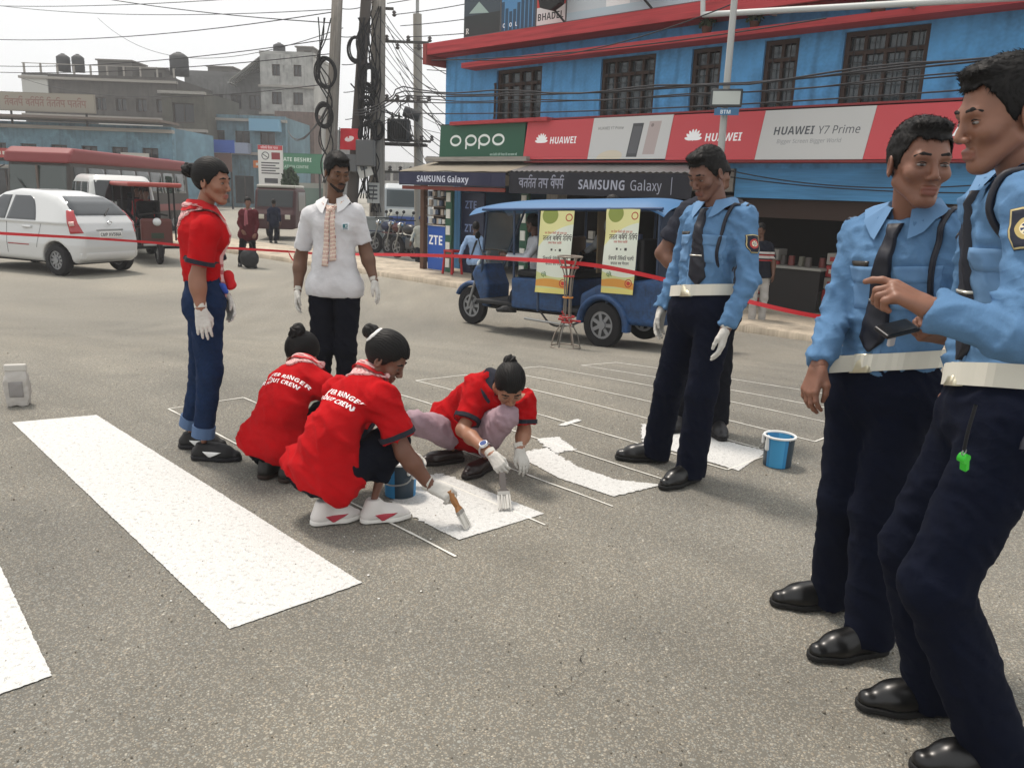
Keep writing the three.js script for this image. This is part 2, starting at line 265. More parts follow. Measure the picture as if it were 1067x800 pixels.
// ---- sign boards ----
const GAL = 'shop sign boards of the blue building';
function quadPanel(name, s0, s1, y0, y1, o, tex, parent, skew = 0, rough = 0.45) {   // slanted-end board, 3 cm thick, in the parent's axes
  const sh = new THREE.Shape([[s0, y0], [s1, y0], [s1 + skew, y1], [s0 + skew, y1]].map((p) => new THREE.Vector2(...p))), g = new THREE.ExtrudeGeometry(sh, { depth: 0.03, bevelEnabled: false });
  const u = g.attributes.uv, p = g.attributes.position; for (let i = 0; i < u.count; i++) { const v = (p.getY(i) - y0) / (y1 - y0); u.setXY(i, (p.getX(i) - s0 - skew * v) / (s1 - s0), v); }
  g.translate(0, 0, o); return mesh(name, g, tex.isMaterial ? tex : mat(0xffffff, rough, { map: tex }), parent);
}
function petals(x, cx, cy, r) { x.save(); x.translate(cx, cy); for (let i = 0; i < 8; i++) { x.save(); x.rotate((i - 3.5) * 0.4); x.beginPath(); x.moveTo(0, r * 0.12); x.bezierCurveTo(-r * 0.2, -r * 0.45, -r * 0.17, -r * 0.9, 0, -r); x.bezierCurveTo(r * 0.17, -r * 0.9, r * 0.2, -r * 0.45, 0, r * 0.12); x.fill(); x.restore(); } x.restore(); }
{
  const g = thing('green_shop_sign', 'dark green sign board with white oppo lettering at the corner of the blue building', 'sign', B0, BT, GAL);
  quadPanel('sign_panel', 0.24, 2.80, 2.17, 2.86, 0.35, canvasTex(1024, 276, (x, w, h) => {
    x.fillStyle = '#0d5239'; x.fillRect(0, 0, w, h); x.strokeStyle = '#e8ece8'; x.lineWidth = 19;
    const o = (cx, wd = 62) => { x.beginPath(); x.ellipse(cx, 128, wd, 38, 0, 0, 6.3); x.stroke(); };
    o(206); o(398); o(560); o(728);
    for (const cx of [345, 507]) { x.beginPath(); x.moveTo(cx - 3, 128); x.lineTo(cx - 3, 200); x.stroke(); }
    barScript(x, 640, 238, 330, 18, '#c8d6cc', 3);
  }), g, 0.04);
  mesh('sign_frame', merge([box(2.6, 0.03, 0.3, 1.54, 2.155, 0.2), box(2.6, 0.03, 0.3, 1.54, 2.88, 0.2)]), mat(0x3a4038, 0.8), g);
}
{
  const g = thing('red_shop_sign', 'long red and grey HUAWEI sign board running across the blue building', 'sign', B0, BT, GAL), red = '#c8474e';
  const redP = (off, sz = 1) => canvasTex(900, 380, (x, w, h) => { x.fillStyle = red; x.fillRect(0, 0, w, h); x.fillStyle = '#fff'; petals(x, w * (0.26 + off), h * 0.56, 92 * sz); x.font = 'bold 92px sans-serif'; x.fillText('HUAWEI', w * (0.39 + off), h * 0.6); });
  quadPanel('sign_panel', 2.80, 4.46, 2.14, 2.87, 0.36, redP(0), g, 0.11);
  quadPanel('sign_panel', 4.464, 6.18, 2.14, 2.87, 0.36, canvasTex(900, 380, (x, w, h) => {
    x.fillStyle = '#cfcfcd'; x.fillRect(0, 0, w, h); x.fillStyle = '#555'; x.font = '38px sans-serif'; x.fillText('HUAWEI Y7 Prime', 70, 110);
    x.fillStyle = '#d8cdb8'; x.beginPath(); x.ellipse(260, 360, 150, 60, -0.1, 0, 6.3); x.fill();
    x.save(); x.transform(1, 0, -0.06, 1, 0, 0); x.fillStyle = '#4a4b4e'; x.fillRect(480, 62, 120, 300); x.fillStyle = '#5c5d61'; x.fillRect(492, 90, 96, 240); x.fillStyle = '#b8a9a6'; x.fillRect(660, 50, 130, 290); x.fillStyle = '#8d807e'; x.beginPath(); x.arc(700, 84, 16, 0, 6.3); x.fill(); x.restore();
  }), g, 0.11);
  quadPanel('sign_panel', 6.184, 7.86, 2.12, 2.86, 0.36, redP(0.02), g, 0.11);
  quadPanel('sign_panel', 7.864, 9.56, 2.12, 2.86, 0.36, canvasTex(900, 390, (x, w, h) => { x.fillStyle = '#c6c6c4'; x.fillRect(0, 0, w, h); x.fillStyle = '#4d5055'; x.font = 'bold 88px sans-serif'; x.fillText('HUAWEI', 110, 195); x.font = '84px sans-serif'; x.fillText('Y7 Prime', 490, 195); x.fillStyle = '#8b8d90'; x.font = '44px sans-serif'; x.fillText('Bigger Screen Bigger World', 160, 262); }), g, 0.11);
  quadPanel('sign_panel', 9.564, 12.6, 2.12, 2.86, 0.36, canvasTex(1400, 340, (x, w, h) => { x.fillStyle = red; x.fillRect(0, 0, w, h); x.fillStyle = '#fff'; petals(x, 250, h * 0.58, 88); x.font = 'bold 96px sans-serif'; x.fillText('HUAWEI', 370, h * 0.6); }), g, 0.11);
  mesh('sign_frame', merge([box(9.8, 0.035, 0.36, 7.72, 2.098, 0.19), box(9.8, 0.03, 0.3, 7.8, 2.9, 0.2)]), mat(0x8a3234, 0.8), g);
}
// ---- awnings ----
function awning(s0, s1, yb, yf, of, tex, topMat, label, wave, bh) {
  const g = thing('shop_awning', label, 'awning', B0, BT), n = 60, w = s1 - s0, P = [], I = [];
  for (let i = 0; i <= n * 2; i++) { const s = lerp(s0, s1, i / (n * 2)), k = wave * Math.sin(i * 1.6); for (const [o, y] of [[0.02, yb], [of, yf], [of, yf - 0.02], [0.02, yb - 0.02]]) P.push(s, y + k + (o > 0.5 ? 0.02 * N3(s * 2, 1, yb) : 0), o); if (i) for (let j = 0; j < 4; j++) { const a = (i - 1) * 4 + j, b = (i - 1) * 4 + (j + 1) % 4; I.push(a, b, a + 4, b, b + 4, a + 4); } }
  const q = new THREE.BufferGeometry(); q.setAttribute('position', new THREE.Float32BufferAttribute(P, 3)); q.setIndex(I); q.computeVertexNormals(); mesh('awning_sheet', q, topMat, g);
  const b = new THREE.PlaneGeometry(w, bh, 60, 6), p = b.attributes.position; for (let i = 0; i < p.count; i++) p.setZ(i, 0.025 * N3(p.getX(i) * 2.2, p.getY(i) * 2, 7) + 0.012 * Math.sin(p.getX(i) * 9)); b.computeVertexNormals(); b.translate((s0 + s1) / 2, yf - bh / 2 - 0.03, of + 0.03); mesh('banner', b, mat(0xffffff, 0.7, { map: tex, side: THREE.DoubleSide }), g);
  for (const s of [s0 + 0.06, s1 - 0.06]) mesh('bracket', merge([rod([s, yb - 0.5, 0.02], [s, yf - 0.06, of - 0.04], 0.015), rod([s, yb - 0.05, 0.02], [s, yf - 0.05, of], 0.015)]), blackMetal, g);
  return g;
}
const clothTan = mat(0x8f8778, 0.95, { side: THREE.DoubleSide }), tinGrey = mat(0x6f7071, 0.6, { metalness: 0.3, side: THREE.DoubleSide });
const aw1 = awning(-0.32, 3.02, 2.12, 1.88, 1.05, canvasTex(1024, 96, (x, w, h) => { x.fillStyle = '#1d2140'; x.fillRect(0, 0, w, h); x.fillStyle = '#cfd2de'; x.font = 'bold 60px sans-serif'; x.fillText('SAMSUNG Galaxy', 190, 70); x.fillStyle = '#141628'; x.fillRect(0, h - 8, w, 8); }), clothTan, 'beige cloth awning with navy SAMSUNG Galaxy banner under the green sign', 0, 0.28);
mesh('red_valance', box(3.2, 0.08, 0.03, 1.35, 1.52, 1.02), mat(0x7c3b33, 0.9), aw1);
awning(3.06, 7.15, 2.1, 1.9, 1.0, canvasTex(1400, 128, (x, w, h) => { x.fillStyle = '#10111e'; x.fillRect(0, 0, w, h); barScript(x, 90, 28, 500, 62, '#8f91a0', 99); x.fillStyle = '#a3a6b4'; x.font = 'bold 74px sans-serif'; x.fillText('SAMSUNG', 590, 92); x.font = '74px sans-serif'; x.fillText('Galaxy', 985, 92); x.fillRect(1270, 20, 4, 90); }), tinGrey, 'grey corrugated awning with dark SAMSUNG Galaxy banner above the phone shop', 0.012, 0.4);
// ---- shop fittings ----
{
  const z = GF + 0.12;
  const g = thing('blue_advert_panel', 'bright blue ZTE advert panel at the foot of the shop display', 'sign', onB(0.3, z, 0.45), BT);
  mesh('board', box(0.6, 0.98, 0.05, 0, 0.5, 0), mat(0x1f4fa0, 0.5), g);
  const t = mesh('print', panel(0.59, 0.97), mat(0xffffff, 0.4, { map: canvasTex(240, 400, (x, w, h) => { x.fillStyle = '#2458b0'; x.fillRect(0, 0, w, h); x.fillStyle = '#fff'; x.font = 'bold 120px sans-serif'; x.fillText('ZTE', 12, 170); barScript(x, 30, 262, 190, 28, '#e8ecf4', 14); }) }), g); t.position.set(0, 0.5, 0.028);
  const d = thing('phone_display_rack', 'glass display rack of boxed phones above the blue advert panel', 'rack', onB(0.3, z + 1.0, 0.42), BT);
  mesh('back_board', box(0.6, 0.8, 0.03, 0, 0.4, -0.12), mat(0x4a3f3a, 0.8), d);
  for (let r = 0; r < 4; r++) { mesh('shelf', box(0.6, 0.02, 0.24, 0, 0.02 + r * 0.2, 0), mat(0x6a5c50, 0.6), d); for (let k = 0; k < 5; k++) mesh('phone_box', box(0.085, rr(0.09, 0.15), 0.05, -0.24 + k * 0.12, 0.1 + r * 0.2, rr(-0.03, 0.06)), mat([0xd9d4ca, 0xb8c2c8, 0xc9b9a8, 0x4c5a70][(r + k * 3) % 4], 0.5), d); }
  const p = thing('checkered_post', 'green post with white square plates between shop display and blue panel', 'post', onB(0.72, z, 0.46), BT, 'checkered shop posts');
  mesh('post', box(0.2, 1.85, 0.08, 0, 0.925, 0), mat(0x2e5a45, 0.7), p); for (let k = 0; k < 5; k++) mesh('plate', box(0.13, 0.2, 0.02, 0, 0.2 + k * 0.36, 0.05), mat(0xdcdcd4, 0.6), p);
  const p2 = p.clone(); p2.name = numbered('checkered_post'); p2.userData = { label: 'green post with white square plates behind the blue rickshaw handlebar', category: 'post', group: 'checkered shop posts' }; scene.add(p2); p2.position.set(...onB(2.75, z, 0.2));
  const q = thing('dark_advert_panel', 'dark navy ZTE panel standing beside the shop entrance', 'sign', onB(1.2, z, 0.2), BT);
  mesh('board', box(0.72, 1.75, 0.05, 0, 0.875, 0), mat(0x1a2444, 0.5), q);
  const qt = mesh('print', panel(0.71, 1.74), mat(0xffffff, 0.4, { map: canvasTex(256, 620, (x, w, h) => { x.fillStyle = '#18223f'; x.fillRect(0, 0, w, h); x.fillStyle = '#7d8fb8'; x.font = 'bold 84px sans-serif'; x.fillText('ZTE', 40, 120); x.fillText('ZTE', 40, 300);  }) }), q); qt.position.set(0, 0.875, 0.028);
  const r = thing('red_stool', 'red plastic stool in front of the dark advert panel', 'stool', onB(1.12, z, 0.72), BT);
  mesh('seat', rbox(0.3, 0.05, 0.3, 0.02, 0, 0.5, 0), mat(0xb02028, 0.5), r); for (const [a, b] of [[-1, -1], [1, -1], [-1, 1], [1, 1]]) mesh('leg', rod([a * 0.15, 0, b * 0.15], [a * 0.12, 0.49, b * 0.12], 0.028, 0.022), mat(0xb02028, 0.5), r);
  const dp = thing('wooden_post', 'brown timber post at the left edge of the phone shop', 'post', onB(-0.12, z, 0.5), BT);
  mesh('post', box(0.12, 1.9, 0.12, 0, 0.95, 0), mat(0x5d4436, 0.9), dp); mesh('cap', box(0.16, 0.06, 0.16, 0, 1.93, 0), mat(0x5d4436, 0.9), dp);
  // shelves and counter inside the second shop
  for (const [s, label] of [[4.4, 'dark glass shop counter behind the blue rickshaw'], [6.1, 'dark glass shop counter near the corner pillar']]) {
    const c = thing('shop_counter', label, 'counter', onB(s, GF + 0.11, -0.7), BT, 'counters inside the phone shop');
    mesh('body', box(1.4, 0.85, 0.5, 0, 0.425, 0), mat(0x40506a, 0.4), c); mesh('top', box(1.46, 0.05, 0.56, 0, 0.88, 0), mat(0x9a9892, 0.3), c);
    for (let k = 0; k < 6; k++) mesh('phone_box', box(0.12, 0.16, 0.08, -0.55 + k * 0.22, 1.0, rr(-0.1, 0.1)), mat([0xc9c4ba, 0x9fb0c0, 0x2a3c66][k % 3], 0.5), c);
  }
  for (const [s, wd, label] of [[7.75, 0.55, 'red and white crate stack by the dark shop doorway'], [9.05, 0.4, 'narrow red and white crate stack behind the officers']]) {
    const c = thing('drink_crates', label, 'crates', onB(s, GF + 0.12, -0.7), BT, 'crate stacks in the dark shop');
    for (let k = 0; k < 5; k++) { const m = mesh('crate', rbox(wd, 0.19, 0.35, 0.015, rr(-0.02, 0.02), 0.1 + k * 0.2, 0), mat(k % 2 ? 0x8f2a2a : 0x8a8680, 0.7), c); mesh('label_band', box(wd * 0.7, 0.07, 0.01, 0, 0.1 + k * 0.2, 0.18), mat(k % 2 ? 0xb9b2a8 : 0x8f2a2a, 0.7), m); }
  }
  const tb = thing('shop_table', 'low dark table with metal edged top in the shop doorway', 'table', onB(8.4, GF + 0.12, -0.55), BT);
  mesh('table_top', box(0.95, 0.04, 0.5, 0, 0.72, 0), mat(0x8d8c86, 0.5), tb); mesh('front_panel', box(0.9, 0.68, 0.03, 0, 0.36, 0.2), mat(0x1e1b1b, 0.8), tb); for (const a of [-0.43, 0.43]) mesh('leg', box(0.05, 0.7, 0.05, a, 0.35, -0.2), darkWood, tb);
  for (let k = 0; k < 5; k++) mesh('jar', new THREE.CylinderGeometry(0.05, 0.06, 0.16, 10).translate(-0.34 + k * 0.17, 0.82, rr(-0.1, 0.1)), mat([0x4b4440, 0x6e2f2a, 0x6c6a5c][k % 3], 0.4), tb);
}
// ---- on the roof edge ----
{
  const bb = [[0.9, 1.98, (x, w, h) => { x.fillStyle = '#3c4750'; x.fillRect(0, 0, w, h); x.fillStyle = '#9cb0a8'; x.beginPath(); x.moveTo(60, h * 0.55); x.lineTo(180, h * 0.35); x.lineTo(300, h * 0.6); x.fill(); x.fillStyle = '#2a2f30'; x.fillRect(0, h * 0.6, w, h * 0.4); x.fillStyle = '#e7e7ea'; x.fillRect(10, 20, w - 20, 60); x.fillStyle = '#31406a'; x.font = 'bold 46px sans-serif'; x.fillText('T.L.C com Apply', 20, 66); x.fillStyle = '#dcdcd6'; x.font = 'bold 60px serif'; x.fillText('R', 20, h - 20); }],
    [2.0, 2.94, (x, w, h) => { x.fillStyle = '#4d84b0'; x.fillRect(0, 0, w, h); x.fillStyle = '#28465e'; for (let k = 0; k < 9; k++) x.fillRect(k * 44, h * (0.45 + 0.2 * Math.sin(k * 7)), 34, h); x.fillStyle = '#e8eef2'; x.font = 'bold 44px sans-serif'; x.fillText('C    O   L', 16, h - 24); }],
    [2.96, 3.7, (x, w, h) => { x.fillStyle = '#d6d2d0'; x.fillRect(0, 0, w, h); x.fillStyle = '#c03a34'; x.fillRect(0, 0, w, h * 0.68); x.fillStyle = '#fff'; x.font = 'bold 190px sans-serif'; x.fillText('b', w * 0.38, h * 0.55); x.fillStyle = '#222'; x.font = 'bold 72px sans-serif'; x.fillText('BHADEL', 6, h * 0.92); }],
    [3.72, 7.0, (x, w, h) => { x.fillStyle = '#b9c4c8'; x.fillRect(0, 0, w, h); x.fillStyle = '#dfe2e0'; x.fillRect(w * 0.28, 0, w * 0.16, h * 0.9); barScript(x, w * 0.29, h * 0.32, w * 0.14, 34, '#5a686e', 31); barScript(x, w * 0.29, h * 0.6, w * 0.12, 34, '#5a686e', 61); barScript(x, w * 0.6, h * 0.45, w * 0.38, 40, '#51636e', 5); x.fillStyle = '#a8c0c8'; x.fillRect(0, h * 0.86, w, h * 0.14); }],
    [7.02, 10.6, (x, w, h) => { x.fillStyle = '#c3ccd0'; x.fillRect(0, 0, w, h); barScript(x, 60, h * 0.4, w * 0.8, 60, '#4d5b66', 19); }]];
  bb.forEach(([a, b, draw], i) => {
    const g = thing('rooftop_billboard', ['dark landscape rooftop billboard nearest the building corner', 'blue skyline rooftop billboard second from the corner', 'red rooftop billboard with a white letter b', 'long pale rooftop billboard with faint lettering', 'pale grey rooftop billboard at the top edge above the lamp pole'][i], 'billboard', B0, BT, 'billboards along the roof edge');
    const w = b - a; mesh('board', box(w, 1.0, 0.04, (a + b) / 2, 5.13, 0.3), mat(0x777777, 0.8), g);
    const t = mesh('print', panel(w - 0.02, 0.98), mat(0xffffff, 0.6, { map: canvasTex(Math.min(1024, Math.round(w * 400)), 400, draw) }), g); t.position.set((a + b) / 2, 5.13, 0.324);
    mesh('stay', merge([rod([a + 0.1, 4.78, -0.6], [a + 0.1, 5.5, 0.27], 0.02), rod([b - 0.1, 4.78, -0.6], [b - 0.1, 5.5, 0.27], 0.02)]), steel, g);
  });
  for (const [s, w, label] of [[3.62, 0.62, 'black floodlight housing in front of the red rooftop billboard'], [5.55, 0.9, 'wide black floodlight housing hanging over the pale billboard']]) {
    const g = thing('floodlight', label, 'floodlight', onB(s, 4.75, 0.62), BT, 'floodlights over the billboards');
    const f = extrude([[-w / 2, 0.55], [w / 2, 0.55], [w / 2 - 0.04, 0.12], [w / 2 - 0.25, 0.03], [-w / 2 + 0.12, 0.1]], 0.12, 0.015); mesh('housing', f, mat(0x131314, 0.7), g); mesh('arm', rod([0, 0.1, 0.02], [0.2, -0.16, -0.14], 0.02), blackMetal, g);
  }
  for (const [s, sc, label] of [[6.7, 1, 'potted plant on the ledge behind the lamp pole'], [7.55, 0.9, 'small potted plant on the ledge above the narrow window'], [9.45, 1.3, 'bushy potted plant on the ledge above the widest right window']]) {
    const g = thing('potted_plant', label, 'plant', onB(s, 4.11, 0.24), BT, 'potted plants on the window ledge'); g.scale.setScalar(sc);
    mesh('pot', new THREE.CylinderGeometry(0.09, 0.065, 0.13, 14).translate(0, 0.065, 0), mat(0x5b3c30, 0.9), g);
    const L = []; for (let k = 0; k < 60; k++) { const q = new THREE.PlaneGeometry(0.05, 0.09); q.rotateX(rr(-1.2, 1.2)); q.rotateY(rnd() * 6); const a = rnd() * 6.28, r = 0.13 * Math.sqrt(rnd()); q.translate(Math.cos(a) * r, 0.14 + rnd() * 0.16, Math.sin(a) * r); L.push(q); } mesh('leaves', merge(L), mat(0x3a4a30, 0.8, { side: THREE.DoubleSide }), g);
  }
  const pp = thing('horizontal_pipe', 'pale metal pipe running along the top of the blue building', 'pipe', B0, BT);
  mesh('pipe', rod([6.9, 4.32, 0.72], [14, 3.82, 0.72], 0.045), mat(0xb9bcba, 0.5), pp); mesh('upright', rod([6.9, 4.3, 0.72], [6.8, 5.3, 0.72], 0.04), mat(0xb9bcba, 0.5), pp); for (const s of [8, 10, 12]) mesh('clamp', box(0.05, 0.05, 0.3, s, 4.32 - (s - 6.9) * 0.0704, 0.6), steel, pp);
  const lp = thing('lamp_pole', 'pale street lamp pole with a white box sign before the red board', 'pole', onB(7.72, GF + 0.1, 1.2));
  mesh('pole', rod([0, 0, 0], [-0.02, 6.2, 0], 0.06, 0.045, 14), mat(0xa9aba8, 0.6), lp); mesh('base_plate', new THREE.CylinderGeometry(0.14, 0.16, 0.06, 16).translate(0, 0.03, 0), mat(0x777977, 0.7), lp);
  const sb = mesh('box_sign', rbox(0.46, 0.26, 0.1, 0.02), mat(0x3a3f42, 0.6), lp); sb.position.set(-0.02, 3.28, 0.1); sb.rotation.y = -0.3; const fs = mesh('sign_face', panel(0.4, 0.19), mat(0xb9beb8, 0.5), sb); fs.position.z = 0.053;
  const lt = mesh('letter_strip', panel(0.36, 0.1), mat(0xffffff, 0.6, { map: canvasTex(256, 70, (x, w, h) => { x.fillStyle = '#3b6a8e'; x.fillRect(0, 0, w, h); x.fillStyle = '#d5dde2'; x.font = 'bold 54px sans-serif'; x.fillText('BTM', 60, 55); }) }), sb); lt.position.set(0.02, -0.2, 0.05);
}
// ---------- people: distance fields meshed by surface nets ----------
class Field {
  constructor(prims, cell, pad = 0) {
    const lo = [1e9, 1e9, 1e9], hi = [-1e9, -1e9, -1e9]; for (const p of prims) for (let i = 0; i < 3; i++) { lo[i] = Math.min(lo[i], p.lo[i]); hi[i] = Math.max(hi[i], p.hi[i]); }
    const m = cell * 3 + pad; this.c = cell; this.lo = lo.map((v) => v - m); this.n = lo.map((v, i) => Math.ceil((hi[i] + m - this.lo[i]) / cell) + 1); this.d = new Float32Array(this.n[0] * this.n[1] * this.n[2]).fill(1);
    for (const p of prims) if (!p.later) this.add(p);
  }
  rest(prims) { for (const p of prims) if (p.later) this.add(p); return this; }
  each(p, m, fn) {
    const { c, lo, n, d } = this, a = [], b = []; for (let i = 0; i < 3; i++) { a[i] = clamp(Math.floor((p.lo[i] - m - lo[i]) / c), 0, n[i] - 1); b[i] = clamp(Math.ceil((p.hi[i] + m - lo[i]) / c), 0, n[i] - 1); }
    for (let z = a[2]; z <= b[2]; z++) for (let y = a[1]; y <= b[1]; y++) { let o = (z * n[1] + y) * n[0] + a[0]; for (let x = a[0]; x <= b[0]; x++, o++) d[o] = fn(d[o], lo[0] + x * c, lo[1] + y * c, lo[2] + z * c); }
  }
  add(p) {
    const k = p.k ?? 0.03, f = p.f, m = k + this.c * 4;
    if (p.sub) this.each(p, m, (d, x, y, z) => { const e = -f(x, y, z), h = Math.max(k - Math.abs(d - e), 0) / k; return Math.max(d, e) + h * h * k * 0.25; });
    else this.each(p, m, (d, x, y, z) => { const e = f(x, y, z), h = Math.max(k - Math.abs(d - e), 0) / k; return Math.min(d, e) - h * h * k * 0.25; });
    return this;
  }
  clip(fn) { const { c, lo, n, d } = this; let o = 0; for (let z = 0; z < n[2]; z++) for (let y = 0; y < n[1]; y++) for (let x = 0; x < n[0]; x++, o++) if (d[o] < 0.08) d[o] = Math.max(d[o], fn(lo[0] + x * c, lo[1] + y * c, lo[2] + z * c)); return this; }
  disp(fn) { const { c, lo, n, d } = this; let o = 0; for (let z = 0; z < n[2]; z++) for (let y = 0; y < n[1]; y++) for (let x = 0; x < n[0]; x++, o++) if (Math.abs(d[o]) < 0.05) d[o] += fn(lo[0] + x * c, lo[1] + y * c, lo[2] + z * c); return this; }
  at(x, y, z) {
    const { c, lo, n, d } = this, fx = clamp((x - lo[0]) / c, 0, n[0] - 1.001), fy = clamp((y - lo[1]) / c, 0, n[1] - 1.001), fz = clamp((z - lo[2]) / c, 0, n[2] - 1.001), i = fx | 0, j = fy | 0, k = fz | 0, u = fx - i, v = fy - j, w = fz - k, s1 = n[0], s2 = n[0] * n[1], o = k * s2 + j * s1 + i;
    const a = lerp(lerp(d[o], d[o + 1], u), lerp(d[o + s1], d[o + s1 + 1], u), v), b = lerp(lerp(d[o + s2], d[o + s2 + 1], u), lerp(d[o + s2 + s1], d[o + s2 + s1 + 1], u), v); return lerp(a, b, w);
  }
  hit(o, dir, max = 0.6) { let t = 0, p = o.clone(); for (let i = 0; i < 400 && t < max; i++) { const d = this.at(p.x, p.y, p.z); if (d < 0.001) return p; const s = clamp(Math.min(d, this.c * 2) * 0.7, 0.001, 0.03); t += s; p.addScaledVector(dir, s); } return null; }
  geo(color) {
    const { c, lo, n, d } = this, [nx, ny, nz] = n, s1 = nx, s2 = nx * ny, id = new Int32Array(nx * ny * nz).fill(-1), P = [], I = [];
    const off = [0, 1, s1, s1 + 1, s2, s2 + 1, s2 + s1, s2 + s1 + 1], ed = [[0, 1], [2, 3], [4, 5], [6, 7], [0, 2], [1, 3], [4, 6], [5, 7], [0, 4], [1, 5], [2, 6], [3, 7]];
    for (let z = 0; z < nz - 1; z++) for (let y = 0; y < ny - 1; y++) for (let x = 0; x < nx - 1; x++) {
      const o = z * s2 + y * s1 + x; let m = 0; for (let i = 0; i < 8; i++) if (d[o + off[i]] < 0) m |= 1 << i; if (m === 0 || m === 255) continue;
      let px = 0, py = 0, pz = 0, k = 0; for (const [a, b] of ed) { if (((m >> a) & 1) === ((m >> b) & 1)) continue; const da = d[o + off[a]], t = da / (da - d[o + off[b]]); px += lerp(a & 1, b & 1, t); py += lerp((a >> 1) & 1, (b >> 1) & 1, t); pz += lerp(a >> 2, b >> 2, t); k++; }
      id[o] = P.length / 3; P.push(lo[0] + (x + px / k) * c, lo[1] + (y + py / k) * c, lo[2] + (z + pz / k) * c);
    }
    for (let z = 1; z < nz - 1; z++) for (let y = 1; y < ny - 1; y++) for (let x = 1; x < nx - 1; x++) {
      const o = z * s2 + y * s1 + x, s = d[o] < 0;
      const q = (a, b) => { const v0 = id[o - a - b], v1 = id[o - b], v2 = id[o], v3 = id[o - a]; if (v0 < 0 || v1 < 0 || v2 < 0 || v3 < 0) return; if (s) I.push(v0, v1, v2, v0, v2, v3); else I.push(v0, v2, v1, v0, v3, v2); };
      if (s !== (d[o + 1] < 0)) q(s1, s2); if (s !== (d[o + s1] < 0)) q(s2, 1); if (s !== (d[o + s2] < 0)) q(1, s1);
    }
    const Nn = new Float32Array(P.length), C = color ? new Float32Array(P.length) : null, e = c * 0.9;
    for (let i = 0; i < P.length; i += 3) {
      const x = P[i], y = P[i + 1], z = P[i + 2], gx = this.at(x + e, y, z) - this.at(x - e, y, z), gy = this.at(x, y + e, z) - this.at(x, y - e, z), gz = this.at(x, y, z + e) - this.at(x, y, z - e), L = Math.hypot(gx, gy, gz) || 1;
      Nn[i] = gx / L; Nn[i + 1] = gy / L; Nn[i + 2] = gz / L; if (C) C.set(color(x, y, z), i);
    }
    const g = new THREE.BufferGeometry(); g.setAttribute('position', new THREE.Float32BufferAttribute(P, 3)); g.setAttribute('normal', new THREE.BufferAttribute(Nn, 3)); if (C) g.setAttribute('color', new THREE.BufferAttribute(C, 3)); const uv = new Float32Array(P.length / 3 * 2); for (let i = 0, j = 0; i < P.length; i += 3) { uv[j++] = (P[i] * 0.8 + P[i + 2] * 0.6) / 0.42; uv[j++] = P[i + 1] / 0.42; } g.setAttribute('uv', new THREE.BufferAttribute(uv, 2)); g.setIndex(I); return g;
  }
}
function cone(a, b, ra, rb, o = {}) {   // tapered capsule; sq = [unit vector, factor] flattens it; cut = flat far end, cut0 = flat near end
  const ax = a.x, ay = a.y, az = a.z, bx = b.x - ax, by = b.y - ay, bz = b.z - az, L2 = bx * bx + by * by + bz * bz || 1e-9, L = Math.sqrt(L2), R = Math.max(ra, rb), sq = o.sq, qx = sq ? sq[0].x : 0, qy = sq ? sq[0].y : 0, qz = sq ? sq[0].z : 0, qf = sq ? 1 / sq[1] - 1 : 0;
  return { k: o.k, later: o.later, lo: [Math.min(ax, b.x) - R, Math.min(ay, b.y) - R, Math.min(az, b.z) - R], hi: [Math.max(ax, b.x) + R, Math.max(ay, b.y) + R, Math.max(az, b.z) + R], sub: o.sub,
    f: (x, y, z) => { const px = x - ax, py = y - ay, pz = z - az, t0 = (px * bx + py * by + pz * bz) / L2, t = t0 < 0 ? 0 : t0 > 1 ? 1 : t0; let dx = px - bx * t, dy = py - by * t, dz = pz - bz * t; if (sq) { const s = (dx * qx + dy * qy + dz * qz) * qf; dx += qx * s; dy += qy * s; dz += qz * s; } let d = Math.sqrt(dx * dx + dy * dy + dz * dz) - (ra + (rb - ra) * t); if (sq) d *= 0.85; if (o.cut) d = Math.max(d, (t0 - 1) * L - (o.ext || 0)); if (o.cut0) d = Math.max(d, -t0 * L); return d; } };
}
function ell(c, r, fr, o = {}) {   // ellipsoid in a frame of three unit vectors
  const [X, Y, Z] = fr, R = Math.max(...r);
  return { k: o.k, sub: o.sub, lo: [c.x - R, c.y - R, c.z - R], hi: [c.x + R, c.y + R, c.z + R], f: (x, y, z) => { const px = x - c.x, py = y - c.y, pz = z - c.z, u = px * X.x + py * X.y + pz * X.z, v = px * Y.x + py * Y.y + pz * Y.z, w = px * Z.x + py * Z.y + pz * Z.z, a = u / r[0], b = v / r[1], e = w / r[2], k0 = Math.sqrt(a * a + b * b + e * e), k1 = Math.sqrt(a * a / r[0] / r[0] + b * b / r[1] / r[1] + e * e / r[2] / r[2]); return k0 < 1e-6 ? -Math.min(...r) : k0 * (k0 - 1) / k1; } };
}
const mix3 = (a, b, t) => a.clone().lerp(b, t);
let reach = 0.32;
